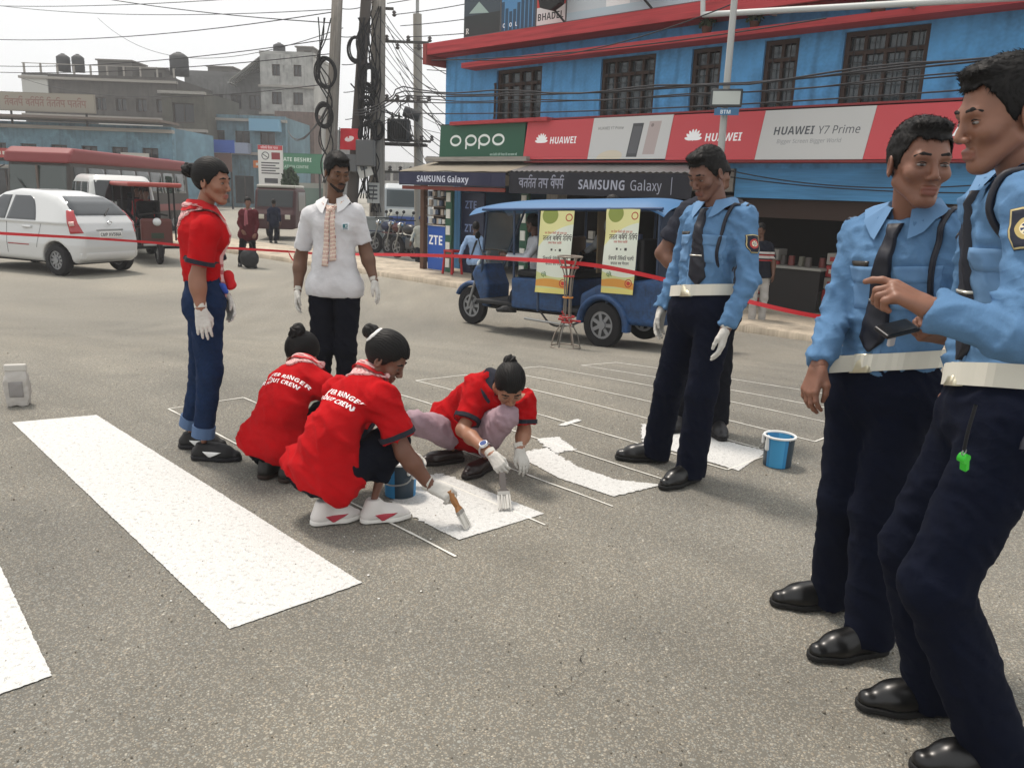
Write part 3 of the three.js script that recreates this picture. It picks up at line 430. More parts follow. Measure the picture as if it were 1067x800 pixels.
function sheet(field, c, ux, uy, out, rows, cols, len, width, off, m, name, parent, uvw) {   // cloth piece laid on a field: width(v) gives [left, right] in metres at v = 0..1 down its length
  const P = [], U = [], I = []; let last = reach; const grid = [];
  for (let j = 0; j <= rows; j++) { const v = j / rows, [l, r] = width(v); for (let i = 0; i <= cols; i++) { const u = lerp(l, r, i / cols), o = c.clone().addScaledVector(ux, u).addScaledVector(uy, -v * len).addScaledVector(out, reach), h = field.hit(o, out.clone().negate(), reach * 2); if (h) last = h.distanceTo(o); const p = o.addScaledVector(out, -last + off); grid.push([p, uvw ? (u - uvw[0]) / (uvw[1] - uvw[0]) : i / cols, 1 - v]); } }
  const W = cols + 1; grid.forEach(([p, u, v]) => { P.push(p.x, p.y, p.z); U.push(u, v); });
  grid.forEach(([p, u, v]) => { P.push(p.x - out.x * (off + 0.006), p.y - out.y * (off + 0.006), p.z - out.z * (off + 0.006)); U.push(u, v); });
  const n = grid.length, cr = new THREE.Vector3().crossVectors(ux, uy).dot(out) > 0;
  const tri = (a, b, d) => cr ? I.push(a, b, d) : I.push(a, d, b);
  for (let j = 0; j < rows; j++) for (let i = 0; i < cols; i++) { const a = j * W + i; tri(a, a + W, a + 1); tri(a + 1, a + W, a + W + 1); }
  const rim = []; for (let i = 0; i < cols; i++) rim.push([i, i + 1]); for (let j = 0; j < rows; j++) rim.push([j * W + cols, (j + 1) * W + cols]); for (let i = cols; i > 0; i--) rim.push([rows * W + i, rows * W + i - 1]); for (let j = rows; j > 0; j--) rim.push([j * W, (j - 1) * W]);
  for (const [a, b] of rim) { tri(a, b, b + n); tri(a, b + n, a + n); }
  const g = new THREE.BufferGeometry(); g.setAttribute('position', new THREE.Float32BufferAttribute(P, 3)); g.setAttribute('uv', new THREE.Float32BufferAttribute(U, 2)); g.setIndex(I); g.computeVertexNormals(); return mesh(name, g, m, parent);
}
function band(fields, c, U, X, Z, h0, h1, off, m, name, parent, a0 = 0, a1 = Math.PI * 2, flare = 0, R = 0.205) {   // strip round a limb or the waist
  const n = 56, P = [], I = [], full = a1 - a0 > 6.2; let r = 0.1;
  for (let i = 0; i <= n; i++) {
    const a = lerp(a0, a1, i / n), dir = X.clone().multiplyScalar(Math.sin(a)).addScaledVector(Z, Math.cos(a));
    let best = 0; for (const h of [h0, (h0 + h1) / 2, h1]) for (const f of fields) { const o = c.clone().addScaledVector(U, h).addScaledVector(dir, R), q = f.hit(o, dir.clone().negate(), R); if (q) best = Math.max(best, R - q.distanceTo(o)); }
    r = best || r; for (const [h, k] of [[h0, -0.012], [h0, off], [h1, off + flare], [h1, -0.012]]) { const p = c.clone().addScaledVector(U, h).addScaledVector(dir, r + k); P.push(p.x, p.y, p.z); }
    if (i) for (let j = 0; j < 3; j++) { const a = (i - 1) * 4 + j; I.push(a, a + 4, a + 1, a + 1, a + 4, a + 5); }
  }
  const g = new THREE.BufferGeometry(); g.setAttribute('position', new THREE.Float32BufferAttribute(P, 3)); g.setIndex(I); const f = g.toNonIndexed(); f.computeVertexNormals(); if (m.side !== THREE.DoubleSide) m.side = THREE.DoubleSide; return mesh(name, f, m, parent);
}
function handPrims(w, dir, palm, side, s, curl, fore, spread = 1) {   // w wrist, dir to the fingertips, palm = way the palm faces, side = way the thumb lies
  const at = (l, a, n) => w.clone().addScaledVector(dir, l * s).addScaledVector(side, a * s).addScaledVector(palm, n * s), out = [];
  out.push(cone(w.clone().addScaledVector(fore, -0.035 * s), at(0.012, 0, 0), 0.0255 * s, 0.024 * s, { k: 0.02 }));
  const kn = [[0.088, 0.030], [0.094, 0.010], [0.090, -0.010], [0.081, -0.028]], ln = [0.068, 0.077, 0.072, 0.056];
  kn.forEach(([l, a], i) => {
    out.push(cone(at(0.008, a * 0.55, 0), at(l, a, 0), 0.0165 * s, 0.0115 * s, { k: 0.012 }));
    let p = at(l, a, 0), ang = 0; const c = Array.isArray(curl) ? curl[i] : curl;
    for (let j = 0; j < 3; j++) { ang += c * [0.75, 1.0, 0.7][j]; const L = ln[i] * [0.45, 0.31, 0.24][j] * s, d = dir.clone().multiplyScalar(Math.cos(ang)).addScaledVector(palm, Math.sin(ang)).addScaledVector(side, (1.5 - i) * 0.07 * spread * Math.cos(ang)).normalize(), q = p.clone().addScaledVector(d, L); out.push(cone(p, q, [0.0096, 0.0088, 0.008][j] * s, [0.0088, 0.008, 0.0068][j] * s, { k: 0.004 })); p = q; }
  });
  const tc = Array.isArray(curl) ? curl[4] ?? 0.5 : curl * 0.6, t0 = at(0.022, 0.022, 0.006), t1 = at(0.055, 0.046 - 0.012 * tc, 0.016 + 0.016 * tc), t2 = at(0.083, 0.047 - 0.022 * tc, 0.022 + 0.03 * tc), t3 = at(0.104, 0.041 - 0.03 * tc, 0.026 + 0.04 * tc);
  out.push(cone(t0, t1, 0.017 * s, 0.0125 * s, { k: 0.012 }), cone(t1, t2, 0.0118 * s, 0.01 * s, { k: 0.005 }), cone(t2, t3, 0.0098 * s, 0.008 * s, { k: 0.004 })); return out;
}
// cloth: fine puckers and weave as relief, a little unevenness in the dye
const clothBump = (() => { const t = (u, v, f, g, z) => { const q = (a, b) => N3(a * f, b * g, z); return lerp(lerp(q(u, v), q(u - 1, v), u), lerp(q(u, v - 1), q(u - 1, v - 1), u), v); }; return noiseTex(512, 512, (u, v, i, j) => { const r = 1 - Math.abs(t(u + 0.02 * Math.sin(v * 12.566), v, 9, 16, 2)) * 2.4, r2 = 1 - Math.abs(t(u, v, 19, 11, 7)) * 2.4, w = ((i + j) % 3) * 6 + (j % 2) * 5, k = clamp(90 + 70 * Math.pow(Math.max(0, r), 2) + 45 * Math.pow(Math.max(0, r2), 2) + 26 * t(u, v, 44, 44, 4) + w, 0, 255); return [k, k, k]; }, false); })();
const clothTone = noiseTex(256, 256, (u, v) => { const q = (a, b) => fbm(a * 5, b * 5, 3, 4), k = clamp(238 + 34 * lerp(lerp(q(u, v), q(u - 1, v), u), lerp(q(u, v - 1), q(u - 1, v - 1), u), v) + 10 * (rnd() - 0.5), 0, 255); return [k, k, k]; });
const clothCache = {};
const cloth = (c, sc = 0.006, ex = {}) => clothCache[c + '/' + sc + JSON.stringify(ex)] ??= mat(c, 0.95, { bumpMap: clothBump, bumpScale: sc * 0.4, map: clothTone, specularIntensity: 0.25, ...ex });
const c3 = (hex) => { const c = new THREE.Color(hex); return [c.r, c.g, c.b]; };
function person(o) {
  const J = {}; for (const k in o.J) J[k] = VA(o.J[k]); const base = J.base, s = o.s || 1, cell = o.cell || 0.012, det = o.det ?? 1;
  const g = thing('person', o.label, 'person', [base.x, groundY(base.z) + (o.lift || 0), base.z], 0, o.group);
  for (const a of ['ar', 'al']) if (!o.freeFeet) J[a].y = o.ankY ? Math.max(J[a].y, o.ankY) : 0.085 * s;
  const R = J.sr.clone().sub(J.sl).normalize(), U = J.neck.clone().sub(J.mid).normalize(), F = new THREE.Vector3().crossVectors(U, R).normalize(), U0 = J.mid.clone().sub(J.pel).normalize(), HR = J.hpr.clone().sub(J.hpl).normalize(), F0 = new THREE.Vector3().crossVectors(U0, HR).normalize();
  const chest = mix3(J.mid, J.neck, 0.6), fem = o.fem ? 1 : 0, wd = o.wide ?? 1, sm = o.sex === 'f';
  const torso = (f, sh = 0) => [
    cone(J.pel, J.mid, (0.152 * s + f) * wd, (0.134 * s + f) * wd, { sq: [F0, 0.72], k: 0.05 }), cone(J.mid, chest, (0.134 * s + f) * wd, (0.158 * s + f) * wd, { sq: [F, 0.72], k: 0.05 }), cone(chest, mix3(J.mid, J.neck, 0.84), (0.158 * s + f) * wd, 0.09 * s + f, { sq: [F, 0.74], k: 0.05 }),
    cone(mix3(J.sl, J.sr, 0.06), mix3(J.sl, J.sr, 0.94), 0.055 * s + f, 0.055 * s + f, { k: 0.05 }), cone(J.neck.clone().addScaledVector(U, -0.025 * s), mix3(J.sr, J.sl, 0.12), 0.042 * s + f, 0.048 * s + f, { k: 0.035 }), cone(J.neck.clone().addScaledVector(U, -0.025 * s), mix3(J.sl, J.sr, 0.12), 0.042 * s + f, 0.048 * s + f, { k: 0.035 }),
    ...(fem ? [1, -1].map((q) => ell(chest.clone().addScaledVector(F, 0.075 * s).addScaledVector(R, q * 0.062 * s).addScaledVector(U, -0.02), [0.058 * s + f, 0.06 * s + f, 0.052 * s + f], [R, U, F], { k: 0.04 })) : []),
  ];
  const hp = o.hip ?? 1, hipPr = (f) => [cone(J.hpl, J.hpr, 0.098 * s * hp + f, 0.098 * s * hp + f, { k: 0.05 }), cone(mix3(J.pel, J.mid, 0.45), J.pel, 0.13 * s * (0.5 + hp / 2) + f, 0.148 * s * (0.5 + hp / 2) + f, { sq: [F0, 0.72], k: 0.05 }), ...[J.hpl, J.hpr].map((h) => ell(h.clone().addScaledVector(F0, -0.035 * s * hp), [0.085 * s * hp + f, 0.1 * s * hp + f, 0.095 * s * hp + f], [HR, U0, F0], { k: 0.05 }))];
  const legPr = (f, t) => [['hpr', 'kr', 'ar'], ['hpl', 'kl', 'al']].flatMap(([h, k, a]) => t ? [cone(J[h], J[k], (0.094 * t[0]) * s, (0.068 * t[1]) * s, { k: 0.02 }), cone(J[k], J[a].clone().add(V(0, t[3] ?? -0.01, 0)), (0.068 * t[1]) * s, (0.06 * t[2]) * s, { k: 0.03, cut: 1 })] : [cone(J[h], J[k], 0.085 * s + f, 0.054 * s + f), cone(J[k], mix3(J[k], J[a], 0.32), 0.054 * s + f, 0.054 * s + f), cone(mix3(J[k], J[a], 0.32), J[a], 0.054 * s + f, 0.036 * s + f)]);
  // head frame
  const hf = VA(o.face).normalize(), hr = new THREE.Vector3().crossVectors(hf, o.headUp ? VA(o.headUp) : V(0, 1, 0)).normalize(), hu = new THREE.Vector3().crossVectors(hr, hf).normalize(), hs = (o.hs || 1) * s * 0.98, HC = J.head;
  const H = (x, y, z) => HC.clone().addScaledVector(hr, x * hs).addScaledVector(hu, y * hs).addScaledVector(hf, z * hs), fr = [hr, hu, hf];
  const fb = o.slim ?? (sm ? 0.94 : 1);
  const head = [ell(H(0, 0.032, -0.012), [0.073 * hs, 0.086 * hs, 0.094 * hs], fr, { k: 0.02 }), cone(H(0, -0.015, 0.03), H(0, -0.085, 0.048), 0.058 * hs * fb, 0.028 * hs, { k: 0.022 }),
    ...[1, -1].flatMap((q) => [cone(H(q * 0.048 * fb, -0.048, 0.0), H(q * 0.016, -0.098, 0.058), 0.021 * hs * fb, 0.014 * hs, { k: 0.022 }), ell(H(q * 0.04, -0.024, 0.056), [0.023 * hs, 0.02 * hs, 0.022 * hs], fr, { k: 0.02 })]),
    cone(H(-0.034, 0.02, 0.071), H(0.034, 0.02, 0.071), (sm ? 0.012 : 0.0145) * hs, (sm ? 0.012 : 0.0145) * hs, { k: 0.018 }), cone(H(0, 0.01, 0.083), H(0, -0.03, 0.1), 0.0075 * hs, 0.0105 * hs, { k: 0.012 }), ...[1, -1].map((q) => ell(H(q * 0.0115, -0.036, 0.091), [0.0088 * hs, 0.0075 * hs, 0.01 * hs], fr, { k: 0.007 })),
    ell(H(0, -0.096, 0.066), [0.016 * hs * fb, 0.012 * hs, 0.012 * hs], fr, { k: 0.016 }),
    ...[1, -1].map((q) => ell(H(q * 0.031, 0.0, 0.094), [0.02 * hs, 0.0135 * hs, 0.019 * hs], fr, { k: 0.014, sub: 1 })), ...[1, -1].map((q) => ell(H(q * 0.031, -0.0005, 0.0665), [0.0165 * hs, 0.0125 * hs, 0.0145 * hs], fr, { k: 0.006 })),
    cone(H(-0.017, -0.0625, 0.0805), H(0.017, -0.0625, 0.0805), 0.0065 * hs, 0.0065 * hs, { k: 0.008 }), cone(H(-0.014, -0.0745, 0.079), H(0.014, -0.0745, 0.079), 0.0075 * hs, 0.0075 * hs, { k: 0.008 }), cone(H(-0.021, -0.0685, 0.089), H(0.021, -0.0685, 0.089), 0.0026 * hs, 0.0026 * hs, { k: 0.004, sub: 1 }),
    ...[1, -1].flatMap((q) => { const er = hr.clone().multiplyScalar(q).addScaledVector(hf, -0.35).normalize(), ef = new THREE.Vector3().crossVectors(er, hu).normalize(); return [ell(H(q * 0.075, -0.006, -0.012), [0.0085 * hs, 0.031 * hs, 0.0185 * hs], [er, hu, ef], { k: 0.006 }), ell(H(q * 0.082, -0.004, -0.009), [0.0055 * hs, 0.019 * hs, 0.0095 * hs], [er, hu, ef], { k: 0.004, sub: 1 })]; }),
    cone(H(0, -0.05, -0.02), J.neck.clone().addScaledVector(U, -0.03), (sm ? 0.043 : 0.049) * hs, (sm ? 0.048 : 0.056) * s, { k: 0.014 })];
  const skin = c3(o.skin), lip = c3(o.lip || 0x6e3c34).map((v, i) => lerp(v, skin[i], 0.35)), lipC = H(0, -0.0685, 0.088), colour = (x, y, z) => { const m = 1 + 0.2 * fbm(x * 24, y * 24, z * 24, 4); const dx = (x - lipC.x) * hr.x + (z - lipC.z) * hr.z + (y - lipC.y) * hr.y, dy = (x - lipC.x) * hu.x + (y - lipC.y) * hu.y + (z - lipC.z) * hu.z, dz = (x - lipC.x) * hf.x + (y - lipC.y) * hf.y + (z - lipC.z) * hf.z, t = dz > -0.012 && Math.hypot(dx / (0.024 * hs), dy / (0.0125 * hs)) < 1 ? 1 : 0; return [0, 1, 2].map((i) => (t ? lip[i] : skin[i]) * m); };
  const skinMat = mat(0xffffff, 0.5, { vertexColors: true, bumpMap: clothBump, bumpScale: 0.0006 });
  // arms
  const am = s * (o.shirt && o.shirt.long ? 0.62 : (o.arm ?? 1));
  const bodyParts = [new Field([...torso(-0.022), ...hipPr(-0.03), ...legPr(-0.02), cone(J.sr, J.er, 0.05 * am, 0.041 * am), cone(J.sl, J.el, 0.05 * am, 0.041 * am), ...[['er', 'wr'], ['el', 'wl']].flatMap(([e, w]) => [cone(J[e], mix3(J[e], J[w], 0.3), 0.041 * am, 0.043 * am), cone(mix3(J[e], J[w], 0.3), J[w], 0.043 * am, 0.027 * s)]), ...(o.shoes ? [] : [])], Math.max(cell, 0.011)).geo(colour), new Field(head, o.headCell || cell * 0.36).geo(colour)];
  const fine = o.handCell || cell * 0.36, hands = { r: o.handR, l: o.handL };
  for (const q of ['r', 'l']) {
    const h = hands[q] || {}, w = J['w' + q], dir = (h.dir ? VA(h.dir) : J['h' + q].clone().sub(w)).normalize(); let palm = h.palm ? VA(h.palm) : J.mid.clone().sub(w).setY(0); palm.addScaledVector(dir, -palm.dot(dir)).normalize();
    const side = h.side ? VA(h.side) : new THREE.Vector3().crossVectors(dir, palm).multiplyScalar(q === 'r' ? 1 : -1); side.addScaledVector(dir, -side.dot(dir)).normalize();
    const pr = handPrims(w, dir, palm, side, s * 0.95 * (h.glove ? 1.0 : 0.97) * (o.handS || 1), h.curl ?? 0.28, w.clone().sub(J['e' + q]).normalize());
    o['frame' + q] = { w, dir, palm, side };
    const fg = new Field(pr, fine);
    if (h.glove) { fg.disp((x, y, z) => 0.0016 * N3(x * 90, y * 90, z * 90)); mesh('glove', fg.geo(), cloth(0xcfccc5, 0.008), g); band([fg], w.clone().addScaledVector(dir, -0.02), dir, side, palm, -0.012, 0.012, 0.003, mat(0xc4c1b8, 0.9, {}), 'cuff', g, 0, 6.2832, 0, 0.1); }
    else bodyParts.push(fg.geo(colour));
  }
  const body = mesh('body', mergeGeometries(bodyParts), skinMat, g);
  // eyes, brows
  if (det > 0) {
    const eyeG = new THREE.SphereGeometry(1, 14, 10), ec = new Float32Array(eyeG.attributes.position.count * 3); { const p = eyeG.attributes.position; for (let i = 0; i < p.count; i++) { const r = Math.hypot(p.getX(i) * 2.1, p.getY(i) * 0.9), zf = p.getZ(i) > 0; ec.set(zf && r < 1.15 ? [0.02, 0.012, 0.01] : [0.2, 0.18, 0.165], i * 3); } } eyeG.setAttribute('color', new THREE.BufferAttribute(ec, 3));
    for (const q of [1, -1]) {
      const e = mesh('eye', eyeG, mat(0xffffff, 0.2, { vertexColors: true }), g), bm = new THREE.Matrix4().makeBasis(hr.clone(), hu.clone(), hf.clone()); if (bm.determinant() < 0) bm.makeBasis(hr.clone().negate(), hu.clone(), hf.clone()); e.quaternion.setFromRotationMatrix(bm); e.position.copy(H(q * 0.031, -0.001 - (o.lid || 0) * 0.002, 0.0775)); e.scale.set(0.0135 * hs, 0.0046 * hs * (1 - (o.lid || 0) * 0.65), 0.0052 * hs);
      mesh('eyelash', tube([H(q * 0.017, 0.003 - (o.lid || 0) * 0.003, 0.0785), H(q * 0.031, 0.0066 - (o.lid || 0) * 0.006, 0.0815), H(q * 0.046, 0.0025 - (o.lid || 0) * 0.003, 0.0735)], 0.0013 * hs, 5), mat(0x120d0b, 0.9), g);
      mesh('eyebrow', new Field([cone(H(q * 0.015, 0.0255, 0.0855), H(q * 0.034, 0.0285, 0.084), 0.0042 * hs, 0.004 * hs, { k: 0.004 }), cone(H(q * 0.034, 0.0285, 0.084), H(q * 0.051, 0.0215, 0.0712), 0.0044 * hs, 0.0026 * hs, { k: 0.004 })], 0.002).geo(), mat(0x15100e, 0.9), g);
    }
    if (o.moustache) mesh('moustache', new Field([1, -1].map((q) => cone(H(0, -0.051, 0.0905), H(q * 0.024, -0.058, 0.082), 0.0055 * hs, 0.003 * hs, { k: 0.004 })), 0.002).geo(), mat(0x15100e, 0.95), g);
    if (o.beard) mesh('beard', new Field([...[1, -1].map((q) => cone(H(q * 0.012, -0.1, 0.074), H(q * 0.045, -0.07, 0.03), 0.014 * hs, 0.012 * hs, { k: 0.01 }))], 0.003).disp((x, y, z) => 0.002 * N3(x * 150, y * 150, z * 150)).geo(), mat(0x1a1310, 0.95), g);
  }
  // hair
  {
    const h = o.hair || {}, t = h.t ?? 0.012, loc = (x, y, z) => { const px = x - HC.x, py = y - HC.y, pz = z - HC.z; return [(px * hr.x + py * hr.y + pz * hr.z) / hs, (px * hu.x + py * hu.y + pz * hu.z) / hs, (px * hf.x + py * hf.y + pz * hf.z) / hs]; };
    const pr = [ell(H(0, 0.034 + t * 0.35, -0.014), [(0.073 + t * (h.sleek ? 0.8 : 0.5)) * hs, (0.086 + t * 1.15) * hs, (0.094 + t) * hs], fr, { k: 0.02 })];
    if (h.quiff) pr.push(ell(H(0, 0.103, 0.045), [0.052 * hs, 0.022 * hs, 0.04 * hs], fr, { k: 0.02 }));
    const f = new Field(pr, o.headCell || Math.max(cell * 0.36, 0.004));
    const low = h.low ?? -0.055, front = h.front ?? 0.062;
    f.clip((x, y, z) => { const [a, b, c] = loc(x, y, z), ab = Math.abs(a); let line = c > 0.045 ? lerp(front - 0.03, front, sstep(0.07, 0.04, ab)) + 0.008 * sstep(0.02, 0.045, ab) * sstep(0.065, 0.05, ab) : c > 0.005 ? lerp(low > -0.04 ? low : -0.012, front - 0.028, sstep(0.012, 0.045, c)) : lerp(low, h.side ?? -0.012, sstep(-0.045, 0.0, c)); line += 0.006 * N3(a * 60, b * 60, c * 60); return (line - b) * hs * 0.8; });
    f.disp((x, y, z) => { const [a, b, c] = loc(x, y, z); return h.sleek ? 0.0011 * Math.sin((Math.atan2(a, b + 0.02)) * 70 + N3(a * 30, b * 30, c * 30) * 4) + 0.0012 * N3(a * 50, b * 50, c * 20) : 0.0026 * N3(a * 150 + 3 * N3(a * 20, b * 20, c * 20), b * 40, c * 34) + 0.0016 * N3(a * 60, b * 60, c * 40); });
    const hm = mat(h.col || 0x0b0908, 0.6, { specularIntensity: 0.5 });
    const hm2 = mesh('hair', f.geo(), hm, g);
    if (h.strands) {
      const gp = hm2.geometry.attributes.position, gn = hm2.geometry.attributes.normal, P = [], I = []; let sd = 77; const r = () => { sd = (sd * 1664525 + 1013904223) >>> 0; return sd / 4294967296; };
      for (let k = 0; k < h.strands; k++) {
        const i = Math.floor(r() * gp.count), p = V(gp.getX(i), gp.getY(i), gp.getZ(i)), n = V(gn.getX(i), gn.getY(i), gn.getZ(i)), [a, b, c] = loc(p.x, p.y, p.z), top = sstep(0.03, 0.1, b), fl = hf.clone().multiplyScalar(lerp(-0.5, 0.9 * (h.fwd ?? 0.6), top)).addScaledVector(hu, lerp(-0.8, 0.15, top)).addScaledVector(hr, (r() - 0.5) * 0.9 + a * 3); fl.addScaledVector(n, -fl.dot(n)).normalize();
        const L = lerp(0.008, 0.018, top) * (0.6 + 0.8 * r()), q1 = p.clone().addScaledVector(fl, L * 0.5).addScaledVector(n, L * 0.12), q2 = p.clone().addScaledVector(fl, L).addScaledVector(n, L * (0.02 + 0.14 * r() * top)), w = new THREE.Vector3().crossVectors(fl, n).multiplyScalar(0.0009), o0 = P.length / 3;
        p.addScaledVector(n, -0.002); for (const [q, f] of [[p, 1], [q1, 0.8]]) P.push(q.x - w.x * f, q.y - w.y * f, q.z - w.z * f, q.x + w.x * f, q.y + w.y * f, q.z + w.z * f); P.push(q2.x, q2.y, q2.z); I.push(o0, o0 + 1, o0 + 2, o0 + 1, o0 + 3, o0 + 2, o0 + 2, o0 + 3, o0 + 4);
      }
      const sg = new THREE.BufferGeometry(); sg.setAttribute('position', new THREE.Float32BufferAttribute(P, 3)); sg.setIndex(I); sg.computeVertexNormals(); mesh('hair_strands', sg, mat(0x090706, 0.7, { side: THREE.DoubleSide, specularIntensity: 0.4 }), hm2).userData.kind = 'stuff';
    }
    if (h.bun) { const b = new Field([ell(H(h.bun[0], h.bun[1], h.bun[2]), [h.bun[3] * hs, h.bun[3] * (h.bun[4] || 0.9) * hs, h.bun[3] * hs], fr)], 0.004).disp((x, y, z) => { const [a, q, c] = loc(x, y, z); return 0.0035 * Math.sin(Math.atan2(q - h.bun[1], a - h.bun[0]) * 5 + (c - h.bun[2]) * 120 + 3 * N3(a * 40, q * 40, c * 40)); }); mesh('hair_bun', b.geo(), hm, hm2); }
    if (h.tail) mesh('ponytail', new Field([cone(H(...h.tail[0]), H(...h.tail[1]), 0.03 * hs, 0.02 * hs)], 0.005).disp((x, y, z) => 0.003 * N3(x * 60, y * 20, z * 60)).geo(), hm, hm2);
    if (h.tie) { const tg = new THREE.TorusGeometry(h.tie[3] * hs, 0.013 * hs, 8, 24), a = VA(h.tie.slice(4)), tm = mesh('hair_tie', tg, mat(0xe4e2de, 0.8), g); const ax = hr.clone().multiplyScalar(a.x).addScaledVector(hu, a.y).addScaledVector(hf, a.z).normalize(); tm.quaternion.setFromUnitVectors(V(0, 0, 1), ax); tm.position.copy(H(h.tie[0], h.tie[1], h.tie[2])); }
  }
  // trousers
  const out = { g, J, R, U, F, F0, U0, HR, H, hr, hu, hf, hs, s, chest };
  const cnoise = (amp, fq, sd) => (x, y, z) => {   // folds: two slanting families of drawn-out ridges plus small puckers
    const wx = 0.5 * N3(x * 6 + sd, y * 6, z * 6), a = x + 0.55 * y, b = y - 0.55 * x, a2 = x - 0.7 * y + z, b2 = y + 0.7 * x;
    const r1 = 1 - Math.abs(N3(a * fq * 2.1 + wx, b * fq * 0.6 + sd, z * fq * 1.3 + wx)) * 2.2, r2 = 1 - Math.abs(N3(a2 * fq * 0.6 + sd, b2 * fq * 2.3 + wx * 1.5, z * fq)) * 2.2;
    return -amp * (0.62 * Math.pow(Math.max(0, r1), 2.2) + 0.62 * Math.pow(Math.max(0, r2), 2.2) - 0.45) + amp * 0.22 * N3(x * fq * 4, y * fq * 4, z * fq * 4 + sd); };
  if (o.pants) {
    const p = o.pants, pp = [...hipPr(o.shirt && o.shirt.tucked ? 0.008 : -0.006), ...legPr(0, p.fit).map((q) => ({ ...q, later: 1 }))], f = new Field(pp, cell, 0.02), top = J.pel.clone().addScaledVector(U0, p.rise ?? 0.09);
    f.clip((x, y, z) => (x - top.x) * U0.x + (y - top.y) * U0.y + (z - top.z) * U0.z); f.rest(pp); f.disp(cnoise((p.amp ?? 0.008) * 1.5, 8, 3));
    const pc = c3(p.col), gm = f.geo(p.denim ? (x, y, z) => { const k = 1 + 0.9 * Math.max(0, fbm(x * 7, y * 5, z * 7, 3)) + 0.25 * N3(x * 140, y * 140, z * 140); return pc.map((v) => v * k); } : null); mesh('trousers', gm, p.denim ? cloth(0xffffff, 0.004, { vertexColors: true }) : cloth(p.col, 0.005), g); out.pf = f;
    if (p.cuff) for (const q of ['r', 'l']) { const a = J['a' + q].clone().add(V(0, p.fit[3] ?? -0.01, 0)), k = J['k' + q], ax = k.clone().sub(a).normalize(), X = new THREE.Vector3().crossVectors(ax, V(0, 0, 1)).normalize(), Z = new THREE.Vector3().crossVectors(X, ax); band([f], a, ax, X, Z, 0.0, 0.06, 0.006, mat(p.cuff, 0.9), 'trouser_cuff', g, 0, 6.2832, 0, 0.11); }
  }
  // shirt
  if (o.shirt) {
    const t = o.shirt, lo = t.loose ?? 0.016, sl = t.sleeve ?? 0.6, pr = torso(lo);
    for (const [sh, e, w] of [['sr', 'er', 'wr'], ['sl', 'el', 'wl']]) if (t.long) { pr.push(cone(J[sh], J[e], 0.056 * s, 0.048 * s, { k: 0.03, later: 1 }), cone(J[e], mix3(J[e], J[w], 0.97), 0.048 * s, (t.cuffR ?? 0.042) * s, { k: 0.03, cut: 1, later: 1 })); } else pr.push(cone(J[sh], mix3(J[sh], J[e], sl), (t.sleeveR ?? 0.066) * 0.94 * s, (t.sleeveR ?? 0.066) * s, { k: 0.03, cut: 1, later: 1 }));
    if (!t.tucked) { pr.push(...hipPr(lo + 0.012)); }
    const f = new Field(pr, cell, 0.02), hem = J.pel.clone().addScaledVector(U0, t.hem ?? (t.tucked ? 0.06 : -0.1));
    f.clip((x, y, z) => -((x - hem.x) * U0.x + (y - hem.y) * U0.y + (z - hem.z) * U0.z));
    f.rest(pr);
    const nk = J.neck.clone().addScaledVector(U, t.neckY ?? 0.012); f.clip((x, y, z) => { const a = x - nk.x, b = y - nk.y, c = z - nk.z, h = a * U.x + b * U.y + c * U.z, q = Math.sqrt(Math.max(0, a * a + b * b + c * c - h * h)); return q < 0.12 ? h : -1; });
    f.disp(cnoise((t.amp ?? 0.009) * 1.5, t.fq ?? 6.5, 11)); mesh('shirt', f.geo(), t.mat || cloth(t.col, 0.006), g); out.sf = f; out.tf = new Field([...torso(lo), ...(t.tucked ? [] : hipPr(lo + 0.012))], cell, 0.02).disp(cnoise((t.amp ?? 0.009) * 1.5, t.fq ?? 6.5, 11));
    if (t.trim) for (const [sh, e] of [['sr', 'er'], ['sl', 'el']]) { const c = mix3(J[sh], J[e], sl), ax = J[e].clone().sub(J[sh]).normalize(), X = new THREE.Vector3().crossVectors(ax, Math.abs(ax.y) > 0.9 ? V(1, 0, 0) : V(0, 1, 0)).normalize(), Z = new THREE.Vector3().crossVectors(X, ax).normalize(); band([f], c, ax, X, Z, -0.026, -0.004, 0.004, mat(t.trim, 0.9), 'sleeve_trim', g, 0, 6.2832, 0, 0.13); }
    if (t.collar) {
      const P = [], I = [], n = 30, cm = t.collarMat || mat(t.collar, 0.88, { side: THREE.DoubleSide }), c0 = J.neck.clone().addScaledVector(U, 0.018 + (t.collarY || 0)).addScaledVector(F, 0.006); cm.side = THREE.DoubleSide;
      for (let i = 0; i <= n; i++) { const a = lerp(0.42, Math.PI * 2 - 0.42, i / n), fa = Math.cos(a), dirv = R.clone().multiplyScalar(Math.sin(a)).addScaledVector(F, fa * 1.02), tip = Math.pow(Math.max(0, (i < n / 2 ? 1 - i / (n * 0.22) : 1 - (n - i) / (n * 0.22))), 1.3), dn = -0.026 * Math.max(0, fa) ;
        for (const [r, y] of [[0.06, -0.01], [0.065, 0.05], [0.074, 0.047], [0.104 + 0.018 * tip, -0.012 - (t.tip ?? 0.03) * tip]]) { const p = c0.clone().addScaledVector(dirv, r * s).addScaledVector(U, (y + dn) * s); if (r > 0.1) for (let e = 0; e < 30 && f.at(p.x, p.y, p.z) < 0.011; e++) p.addScaledVector(U, 0.0025).addScaledVector(dirv, 0.0015); P.push(p.x, p.y, p.z); }
        if (i) for (let j = 0; j < 3; j++) { const b = (i - 1) * 4 + j; I.push(b, b + 1, b + 4, b + 1, b + 5, b + 4); } }
      const q = new THREE.BufferGeometry(); q.setAttribute('position', new THREE.Float32BufferAttribute(P, 3)); q.setIndex(I); q.computeVertexNormals(); mesh('collar', q, cm, g);
    }
  }
